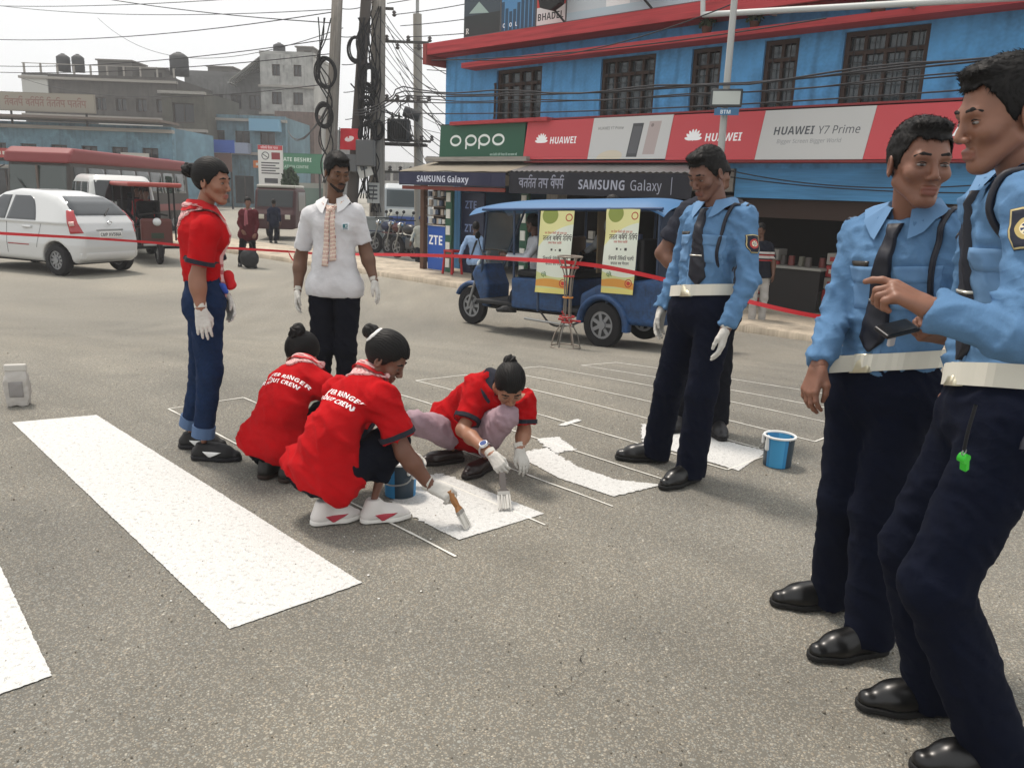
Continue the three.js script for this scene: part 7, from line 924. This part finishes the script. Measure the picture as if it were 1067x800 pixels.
{
  const p = person({ J: JT.c2, hip: 0.8, wide: 0.8, arm: 0.88, label: 'person with white hair tie in red printed shirt crouching to brush paint', s: 0.96, sex: 'f', cell: 0.0095, headCell: 0.0036, handCell: 0.004, skin: 0x6c4838, face: [0.82, -0.5, 0.12], ankY: 0.08, lid: 0.8, hair: { t: 0.013, front: 0.06, low: -0.05, sleek: 1, bun: [0, 0.07, -0.125, 0.04], tie: [0, 0.065, -0.1, 0.036, 0, 0.3, -1] }, shirt: { col: RED, sleeve: 0.72, sleeveR: 0.075, hem: -0.075, collar: RED, trim: 0x1c1d28, amp: 0.012, fq: 6, loose: 0.01 }, pants: { col: 0x12151f, fit: [1.05, 1.12, 1.1, 0.1], amp: 0.009 }, shoes: { col: 0xdad6d2, rough: 0.6, sole: 0xe4e2dc, sz: 0.84, mark: 0xb03a48, lace: 0xb84a58 }, handR: { glove: 1, curl: [0.75, 0.85, 0.95, 1, 0.7], palm: [0.1, -0.8, -0.5] }, handL: { glove: 1, curl: 0.5 } });
  scarf(p, scarfPink, { back: 0.11 }); printBack(p, 0.33, 0.088, -0.135);
}
{
  const p = person({ J: JT.c3, arm: 0.88, label: 'young woman in mauve trousers crouching to paint with a wrist watch', s: 0.88, sex: 'f', fem: 1, wide: 0.92, cell: 0.0095, headCell: 0.0036, handCell: 0.004, skin: 0x9a6d55, lip: 0x8f4f4a, face: [0.12, -0.62, 0.72], ankY: 0.07, lid: 0.9, hs: 1.08, hair: { t: 0.012, front: 0.05, low: -0.04, sleek: 1, bun: [0, 0.1, -0.09, 0.036] }, shirt: { col: RED, sleeve: 0.75, sleeveR: 0.075, hem: -0.06, tip: 0, collar: 0x1c1e2c, trim: 0x1c1d28, amp: 0.008 }, pants: { col: 0xab929b, fit: [1.0, 1.0, 0.85, 0.04], amp: 0.008 }, shoes: { col: 0x241715, rough: 0.35, lowCut: 1, top: 0.07, sole: 0x17100e }, handR: { glove: 1, curl: [0.8, 0.9, 0.95, 1, 0.7], palm: [0.2, -0.3, -0.8] }, handL: { glove: 1, curl: 0.4 } });
  const fr = new THREE.Vector3().subVectors(p.J.wr, p.J.er).normalize(), wc = mix3(p.J.er, p.J.wr, 0.8), w = new THREE.Group(); w.name = 'wrist_watch'; p.g.add(w); w.position.copy(wc); w.quaternion.setFromUnitVectors(V(0, 1, 0), fr);
  mesh('strap', new THREE.CylinderGeometry(0.037, 0.037, 0.018, 24, 1, true), mat(0xc9c9cc, 0.35, { metalness: 0.7, side: THREE.DoubleSide }), w);
  const dial = mesh('dial', new THREE.CylinderGeometry(0.022, 0.024, 0.012, 24), mat(0xd6d8dc, 0.3, { metalness: 0.6 }), w); const od = V(0.15, 0.5, 0.85).applyQuaternion(w.quaternion.clone().invert()).setY(0).normalize(); dial.position.copy(od.clone().multiplyScalar(0.037)); dial.quaternion.setFromUnitVectors(V(0, 1, 0), od); mesh('watch_face', new THREE.CylinderGeometry(0.017, 0.017, 0.002, 24).translate(0, 0.007, 0), mat(0x24407e, 0.25), dial);
  scarf(p, scarfPink, {});
  sheet(p.sf, p.chest.clone().addScaledVector(p.U, 0.02).addScaledVector(p.R, -0.06), p.R, p.U, p.F, 5, 5, 0.05, (v) => { const q = Math.sqrt(Math.max(0.02, 0.25 - (v - 0.5) * (v - 0.5))) * 0.05; return [-q, q]; }, 0.003, mat(0xd8cfcf, 0.8), 'chest_emblem', p.g);
}
person({ J: JT.dman, label: 'man in dark grey shirt standing partly hidden behind the gloved officer', s: 0.98, cell: 0.012, headCell: 0.006, handCell: 0.005, skin: 0x6e4a38, face: [0.35, -0.2, 0.9], det: 0, hair: { t: 0.014, tail: [[0, 0.02, -0.1], [0.02, -0.06, -0.12]] }, shirt: { col: 0x33353e, sleeve: 0.7, sleeveR: 0.072, hem: -0.08, amp: 0.008 }, pants: { col: 0x15171e, fit: [1, 1.1, 1.2, -0.03] }, shoes: { col: 0x1a1a1c }, handR: { curl: 0.5 }, handL: { curl: 0.4 } });
person({ J: JT.driver, label: 'rickshaw driver in pale shirt holding the handlebar', s: 0.95, freeFeet: 1, cell: 0.014, headCell: 0.007, handCell: 0.006, skin: 0x54382c, face: [-0.75, -0.12, -0.5], det: 0, hair: { t: 0.016 }, shirt: { col: 0xb9bcc2, long: 1, hem: -0.06, amp: 0.008 }, pants: { col: 0x22262e, fit: [1, 1.1, 1.1, 0] }, shoes: { col: 0x1a1a1c }, handR: { curl: 0.8 }, handL: { curl: 0.8 } });
{
  const stripes = noiseTex(8, 256, (u, v) => v > 0.5 && v < 0.66 ? [190, 60, 60] : v > 0.75 ? [225, 222, 218] : v > 0.7 ? [150, 40, 44] : [26, 28, 40]);
  const p = person({ J: JT.stripe, label: 'man in red and white striped dark shirt and pale trousers before the dark shop', s: 0.84, cell: 0.014, headCell: 0.007, handCell: 0.006, skin: 0x60402f, face: [-0.6, -0.15, 0.7], det: 0, hair: { t: 0.013 }, shirt: { col: 0x20232e, sleeve: 0.8, hem: -0.02, amp: 0.006 }, pants: { col: 0xb9b6b2, fit: [1, 1.05, 1.1, -0.02] }, shoes: { col: 0x3a3432 }, handR: { curl: 0.4 }, handL: { curl: 0.4 } });
  for (const [h0, h1, c] of [[0.06, 0.1, 0xb9b4b0], [0.1, 0.12, 0x9a3030], [0.13, 0.16, 0xc4c0bc], [0.02, 0.04, 0x9a3030]]) band([p.sf], p.J.mid.clone().addScaledVector(p.U, h0 - 0.04), p.U, p.R, p.F, 0, h1 - h0, 0.003, mat(c, 0.9), 'shirt_stripe', p.g);
}
{ const p = person({ J: JT.shopman, label: 'man in light blue shirt with a bag strap seated at the phone shop', s: 0.92, cell: 0.016, headCell: 0.009, handCell: 0.008, skin: 0x4e362b, face: [0.1, -0.1, -0.9], det: 0, hair: { t: 0.014 }, shirt: { col: 0x8fa9cc, long: 1, hem: -0.08, amp: 0.008 }, pants: { col: 0x1c1f28, fit: [1, 1.1, 1.1, 0] }, shoes: { col: 0x1a1a1c }, handR: { curl: 0.4 }, handL: { curl: 0.4 } });
  sheet(p.sf, p.J.sr.clone().addScaledVector(p.R, -0.03), p.R, p.U.clone().addScaledVector(p.R, 0.5).normalize(), p.F.clone().negate(), 16, 2, 0.42, () => [-0.02, 0.02], 0.008, mat(0x14161c, 0.8), 'bag_strap', p.g); }
{ const p = person({ J: JT.woman, label: 'woman in dark red patterned top walking on the far road', s: 0.95, sex: 'f', cell: 0.016, headCell: 0.009, handCell: 0.008, skin: 0x7a5442, face: [0.35, -0.1, 0.9], det: 0, hair: { t: 0.02, low: -0.09 , tail: [[0, 0.0, -0.08], [0.02, -0.16, -0.06]] }, shirt: { col: 0x5a2228, long: 1, hem: -0.2, amp: 0.01, loose: 0.03 }, pants: { col: 0x17171c, fit: [1.05, 1.1, 1.0, 0.02] }, shoes: { col: 0x1a1a1c }, handR: { curl: 0.6 }, handL: { curl: 0.8 } });
  scarf(p, mat(0x9c5a62, 0.9), { tails: 0.35 });
  const b = thing('shopping_bag', 'black shopping bag carried by the woman on the far road', 'bag', [-6.12, groundY(-18) + 0.02, -18.35]);
  mesh('bag_body', new Field([ell(V(0, 0.2, 0), [0.22, 0.21, 0.12], [V(1, 0, 0), V(0, 1, 0), V(0, 0, 1)])], 0.02).disp((x, y, z) => 0.02 * N3(x * 9, y * 9, z * 9)).geo(), mat(0x1b1d20, 0.7), b); mesh('handle', tube([[-0.1, 0.36, 0], [-0.05, 0.55, 0], [0.05, 0.55, 0], [0.1, 0.36, 0]], 0.012), mat(0x1b1d20, 0.7), b); }
person({ J: JT.farman, label: 'man in dark navy clothes walking before the parked three wheeler', s: 0.95, cell: 0.02, headCell: 0.01, handCell: 0.01, skin: 0x54382c, face: [0, 0, -1], det: 0, hair: { t: 0.014 }, shirt: { col: 0x1d2438, long: 1, hem: -0.15, amp: 0.01 }, pants: { col: 0x161a28, fit: [1, 1.1, 1.1, 0] }, shoes: { col: 0x1a1a1c } });
person({ J: JT.bikeman, label: 'man in pale shirt bending among the parked motorbikes', s: 0.85, cell: 0.018, headCell: 0.009, handCell: 0.009, skin: 0x54382c, face: [-0.7, -0.4, 0.4], det: 0, hair: { t: 0.014, col: 0x1c3a6a }, shirt: { col: 0xb4b6ae, long: 1, hem: -0.1, amp: 0.01 }, pants: { col: 0x33363c, fit: [1, 1.1, 1.1, 0] }, shoes: { col: 0x1a1a1c } });

// riders sitting in the two rickshaws
function seated(label, at, yaw, col, legs) {
  const c = Math.cos(yaw), n = Math.sin(yaw), T = (f, y, r) => [f * c + r * n, y, -f * n + r * c];
  person({ J: { base: at, head: T(0.06, 0.72, 0), neck: T(0.02, 0.54, 0), sr: T(0.02, 0.48, 0.17), sl: T(0.02, 0.48, -0.17), er: T(0.1, 0.22, 0.22), wr: T(0.3, 0.12, 0.16), hr: T(0.4, 0.1, 0.13), el: T(0.1, 0.22, -0.22), wl: T(0.3, 0.12, -0.16), hl: T(0.4, 0.1, -0.13), pel: T(0, 0.04, 0), mid: T(0, 0.28, 0), hpr: T(0.02, 0.0, 0.09), hpl: T(0.02, 0.0, -0.09), kr: T(0.4, 0.04, 0.1), ar: T(0.44, -0.34, 0.1), tr: T(0.6, -0.38, 0.1), kl: T(0.4, 0.04, -0.1), al: T(0.44, -0.34, -0.1), tl: T(0.6, -0.38, -0.1) }, label, lift: at[1], freeFeet: 1, s: 0.92, cell: 0.018, headCell: 0.01, handCell: 0.01, skin: 0x5a3d30, face: [c, -0.1, -n], det: 0, hair: { t: 0.016 }, shirt: { col, long: 1, hem: -0.06 }, pants: { col: legs, fit: [1, 1.05, 1, 0] }, shoes: { col: 0x1a1a1c }, group: 'riders in the rickshaws' });
}
seated('rider in red top inside the red roofed rickshaw', [-9.15, 0.88, -19.75], -0.95, 0x8a2228, 0x1c1d24);
seated('rider in dark clothes behind the red one in the red roofed rickshaw', [-9.45, 0.92, -20.15], -0.95, 0x23252c, 0x1c1d24);
seated('driver in black jacket of the red roofed rickshaw', [-8.8, 0.86, -19.2], -0.95, 0x18191d, 0x22242c);
seated('passenger in pale shirt seated between the two yellow banners', [1.22, 1.0, -10.3], 2.42, 0xb4b8bc, 0x20242c);
// ---------- props ----------
// red barrier tape and its wire stand
const tapeM = mat(0xc81d28, 0.5, { side: THREE.DoubleSide });
function tape(label, pts, w = 0.046) {
  const c = new THREE.CatmullRomCurve3(pts.map(VA), false, 'centripetal'), n = pts.length * 14, P = [], I = [];
  for (let i = 0; i <= n; i++) { const t = i / n, p = c.getPoint(t), a = 0.25 * Math.sin(t * 9 + pts[0][0]) + 0.5 * N3(t * 7, pts[0][0], 2), cy = Math.cos(a) * w / 2, cz = Math.sin(a) * w / 2; P.push(p.x, p.y + cy, p.z + cz, p.x, p.y - cy, p.z - cz); if (i) { const k = i * 2; I.push(k - 2, k - 1, k, k - 1, k + 1, k); } }
  const g = new THREE.BufferGeometry(); g.setAttribute('position', new THREE.Float32BufferAttribute(P, 3)); g.setIndex(I); g.computeVertexNormals(); return single('barrier_tape', g, tapeM, label, 'tape', 'red barrier tape');
}
tape('left stretch of red tape passing in front of the white car', [[-8.561, 0.626, -12.000], [-8.027, 0.567, -12.500], [-6.955, 0.508, -13.000], [-6.305, 0.437, -13.600], [-5.945, 0.332, -14.500], [-5.338, 0.239, -15.500], [-4.669, 0.148, -16.400]]);
tape('middle stretch of red tape between the far road and the stand', [[-4.669, 0.148, -16.400], [-3.234, 0.312, -14.000], [-2.289, 0.453, -12.500], [-0.739, 0.619, -10.600], [0.020, 0.678, -9.700], [0.559, 0.715, -9.050]]);
tape('right stretch of red tape from the stand past the officers', [[0.559, 0.715, -9.050], [0.972, 0.694, -8.850], [1.705, 0.573, -8.750], [2.491, 0.413, -8.500], [3.200, 0.304, -8.300], [4.113, 0.266, -8.000], [5.398, 0.248, -7.600]]);
tape('short loose tail of red tape hanging at the far knot', [[-4.669, 0.148, -16.400], [-4.614, 0.034, -16.400], [-4.491, -0.070, -16.300]], 0.05);

{
  const g = thing('wire_barricade', 'slim wire barricade stand holding the red tape by the blue rickshaw', 'barricade', [0.6, groundY(-9.05), -9.05]), wm = mat(0x8a8076, 0.5, { metalness: 0.4 }), rm = mat(0xa82a2a, 0.6), om = mat(0xc07a2a, 0.6);
  for (let k = 0; k < 6; k++) { const a = k / 6 * 6.283, c = Math.cos(a), s = Math.sin(a); mesh('upright_wire', tube([[c * 0.17, 0, s * 0.17], [c * 0.13, 0.16, s * 0.13], [c * 0.055, 0.3, s * 0.055], [c * 0.05, 0.8, s * 0.05], [c * 0.06, 0.86, s * 0.06], [c * 0.14, 1.04, s * 0.14]], 0.008, 6, 24), k % 2 ? wm : mat(0x6c6862, 0.5, { metalness: 0.4 }), g); }
  for (const [y, r, m] of [[0.01, 0.17, wm], [0.3, 0.06, rm], [0.36, 0.085, rm], [0.58, 0.055, om], [0.82, 0.058, rm], [0.92, 0.1, rm], [1.04, 0.14, wm]]) mesh('ring', new THREE.TorusGeometry(r, 0.009, 6, 24).rotateX(Math.PI / 2).translate(0, y, 0), m, g);
  mesh('red_cross_bar', merge([rod([-0.1, 0.33, 0], [0.16, 0.31, 0.02], 0.012), rod([-0.06, 0.42, 0], [0.05, 0.25, 0], 0.01)]), rm, g);
}
// paint buckets
function bucket(label, x, z, r, h, fill) {
  const g = thing('paint_bucket', label, 'bucket', [x, groundY(z), z], rr(0, 6), 'blue paint buckets'), sm = canvasTex(512, 256, (c, w, hh) => { c.fillStyle = '#2b7fb4'; c.fillRect(0, 0, w, hh); c.fillStyle = '#1c3140'; for (const [a, b] of [[20, 110], [250, 90]]) c.fillRect(a, 20, b, 220); c.fillStyle = '#3f97c8'; c.fillRect(150, 40, 80, 180); c.fillRect(390, 60, 70, 140); c.fillStyle = '#e2e6e6'; let q = 7; for (let k = 0; k < 60; k++) { q = (q * 1103515245 + 12345) & 0x7fffffff; const a = q % w, b = (q >> 9) % hh; c.fillRect(a, b * 0.4, 3 + (q >> 5) % 8, 6 + (q >> 7) % 30); } });
  mesh('pail', new THREE.LatheGeometry([[r * 0.9, 0.004], [r * 0.92, 0], [r, h], [r * 1.02, h], [r * 1.02, h - 0.012], [r * 1.005, h - 0.012]].map((p) => new THREE.Vector2(...p)), 36), mat(0xffffff, 0.45, { map: sm, side: THREE.DoubleSide }), g);
  mesh('rim', new THREE.TorusGeometry(r * 1.015, 0.007, 8, 36).rotateX(Math.PI / 2).translate(0, h, 0), mat(0xdfe0de, 0.5), g); mesh('bottom', new THREE.CircleGeometry(r * 0.92, 30).rotateX(-Math.PI / 2).translate(0, 0.006, 0), mat(0x2b6f9c, 0.5), g); mesh('paint', new THREE.CircleGeometry(r * 0.97, 30).rotateX(-Math.PI / 2).translate(0, h * fill, 0), mat(0xd8dad8, 0.35), g);
  mesh('drip', new Field([cone(V(r * 0.98, h, 0), V(r * 0.96, h * 0.6, 0), 0.01, 0.014), cone(V(r * 0.95, h, 0.04), V(r * 0.94, h * 0.75, 0.04), 0.009, 0.01)], 0.004).geo(), mat(0xdfe0de, 0.5), g); mesh('bail', tube([[r, h * 0.9, 0], [r * 1.05, h * 0.55, r * 0.7], [0, h * 0.42, r * 1.12], [-r * 1.05, h * 0.55, r * 0.7], [-r, h * 0.9, 0]], 0.004), steel, g);
}
bucket('blue paint bucket standing alone beside the officers', 1.51, -4.28, 0.083, 0.17, 0.7);
bucket('blue paint bucket half hidden behind the brushing painter', -0.52, -3.62, 0.08, 0.17, 0.8);
// lime bag
{
  const g = thing('powder_bag', 'white paper powder bag standing open at the left edge', 'bag', [-3.16, 0, -4.92], 0.35), f = new Field([{ k: 0.01, lo: [-0.075, 0, -0.05], hi: [0.075, 0.26, 0.05], f: (x, y, z) => { const w = 0.058 + 0.012 * Math.sin(y * 14), d = 0.038 * (1 - 0.75 * sstep(0.16, 0.25, y)), qx = Math.abs(x) - w, qz = Math.abs(z) - d, qy = Math.abs(y - 0.12) - 0.12; return Math.max(Math.max(qx, qz), qy); } }], 0.006).disp((x, y, z) => 0.006 * N3(x * 22, y * 22, z * 22) + 0.003 * N3(x * 60, y * 60, z * 60));
  mesh('sack', f.geo(), mat(0xb2aea8, 0.85), g); sheet(f, V(0, 0.16, 0), PX, UY, PZ, 6, 6, 0.1, () => [-0.04, 0.04], 0.002, mat(0x8d8a88, 0.85), 'printed_label', g); mesh('folded_top', rbox(0.125, 0.045, 0.035, 0.01, 0.0, 0.245, 0.0), mat(0xc0bdb6, 0.85), g);
}
// brushes
function brush(label, a, b, w, handleCol) {   // a grip end, b bristle tip (world)
  const A = VA(a), B = VA(b), d = B.clone().sub(A), L = d.length(); d.normalize(); const g = thing('paint_brush', label, 'brush', a, 0, 'paint brushes'), side = new THREE.Vector3().crossVectors(d, V(0, 1, 0)).normalize(), nrm = new THREE.Vector3().crossVectors(side, d), m4 = new THREE.Matrix4().makeBasis(side, d, nrm); const inner = (geo) => { geo.applyMatrix4(m4); return geo; };
  mesh('handle', inner(extrude([[-0.011, 0], [0.011, 0], [0.014, L * 0.3], [0.009, L * 0.42], [w * 0.42, L * 0.52], [-w * 0.42, L * 0.52], [-0.009, L * 0.42], [-0.014, L * 0.3]], 0.012, 0.003).translate(0, 0, -0.006)), mat(handleCol, 0.5), g); mesh('ferrule', inner(rbox(w, L * 0.12, 0.02, 0.004, 0, L * 0.58, 0)), mat(0xa9a6a0, 0.4, { metalness: 0.6 }), g);
  const bs = []; for (let k = 0; k < 40; k++) { const x = rr(-0.48, 0.48) * w, z = rr(-0.009, 0.009); bs.push(rod([x, L * 0.62, z], [x * 1.12, L + rr(-0.006, 0.004), z * 0.8], 0.0032, 0.002, 5)); } mesh('bristles', inner(merge(bs)), mat(0xdcd9d2, 0.8), g);
}
brush('wooden handled paint brush held by the painter with white hair tie', [-0.257, 0.156, -3.270], [-0.168, 0.006, -3.241], 0.05, 0x9a6a3c);
brush('wide pale paint brush held by the painter with the watch', [-0.032, 0.145, -3.560], [-0.012, 0.012, -3.450], 0.06, 0x5a5450);
// phone in the facing officer's hand
{ const g = thing('phone', 'small black phone held out between the two right officers', 'phone', [1.06, 1.1, -2.19]); g.rotation.set(0.35, 0.3, 0.12); mesh('case', rbox(0.105, 0.013, 0.06, 0.005), mat(0x121316, 0.35), g); mesh('screen', box(0.085, 0.001, 0.052, 0, 0.0072, 0), mat(0x1c2024, 0.15), g); mesh('strap', rbox(0.02, 0.03, 0.012, 0.004, -0.03, -0.02, 0.022), mat(0xb8b4b4, 0.6), g); }
scene.traverse((o) => { if (o.isMesh) { o.castShadow = true; o.receiveShadow = true; } });
renderer.render(scene, camera);
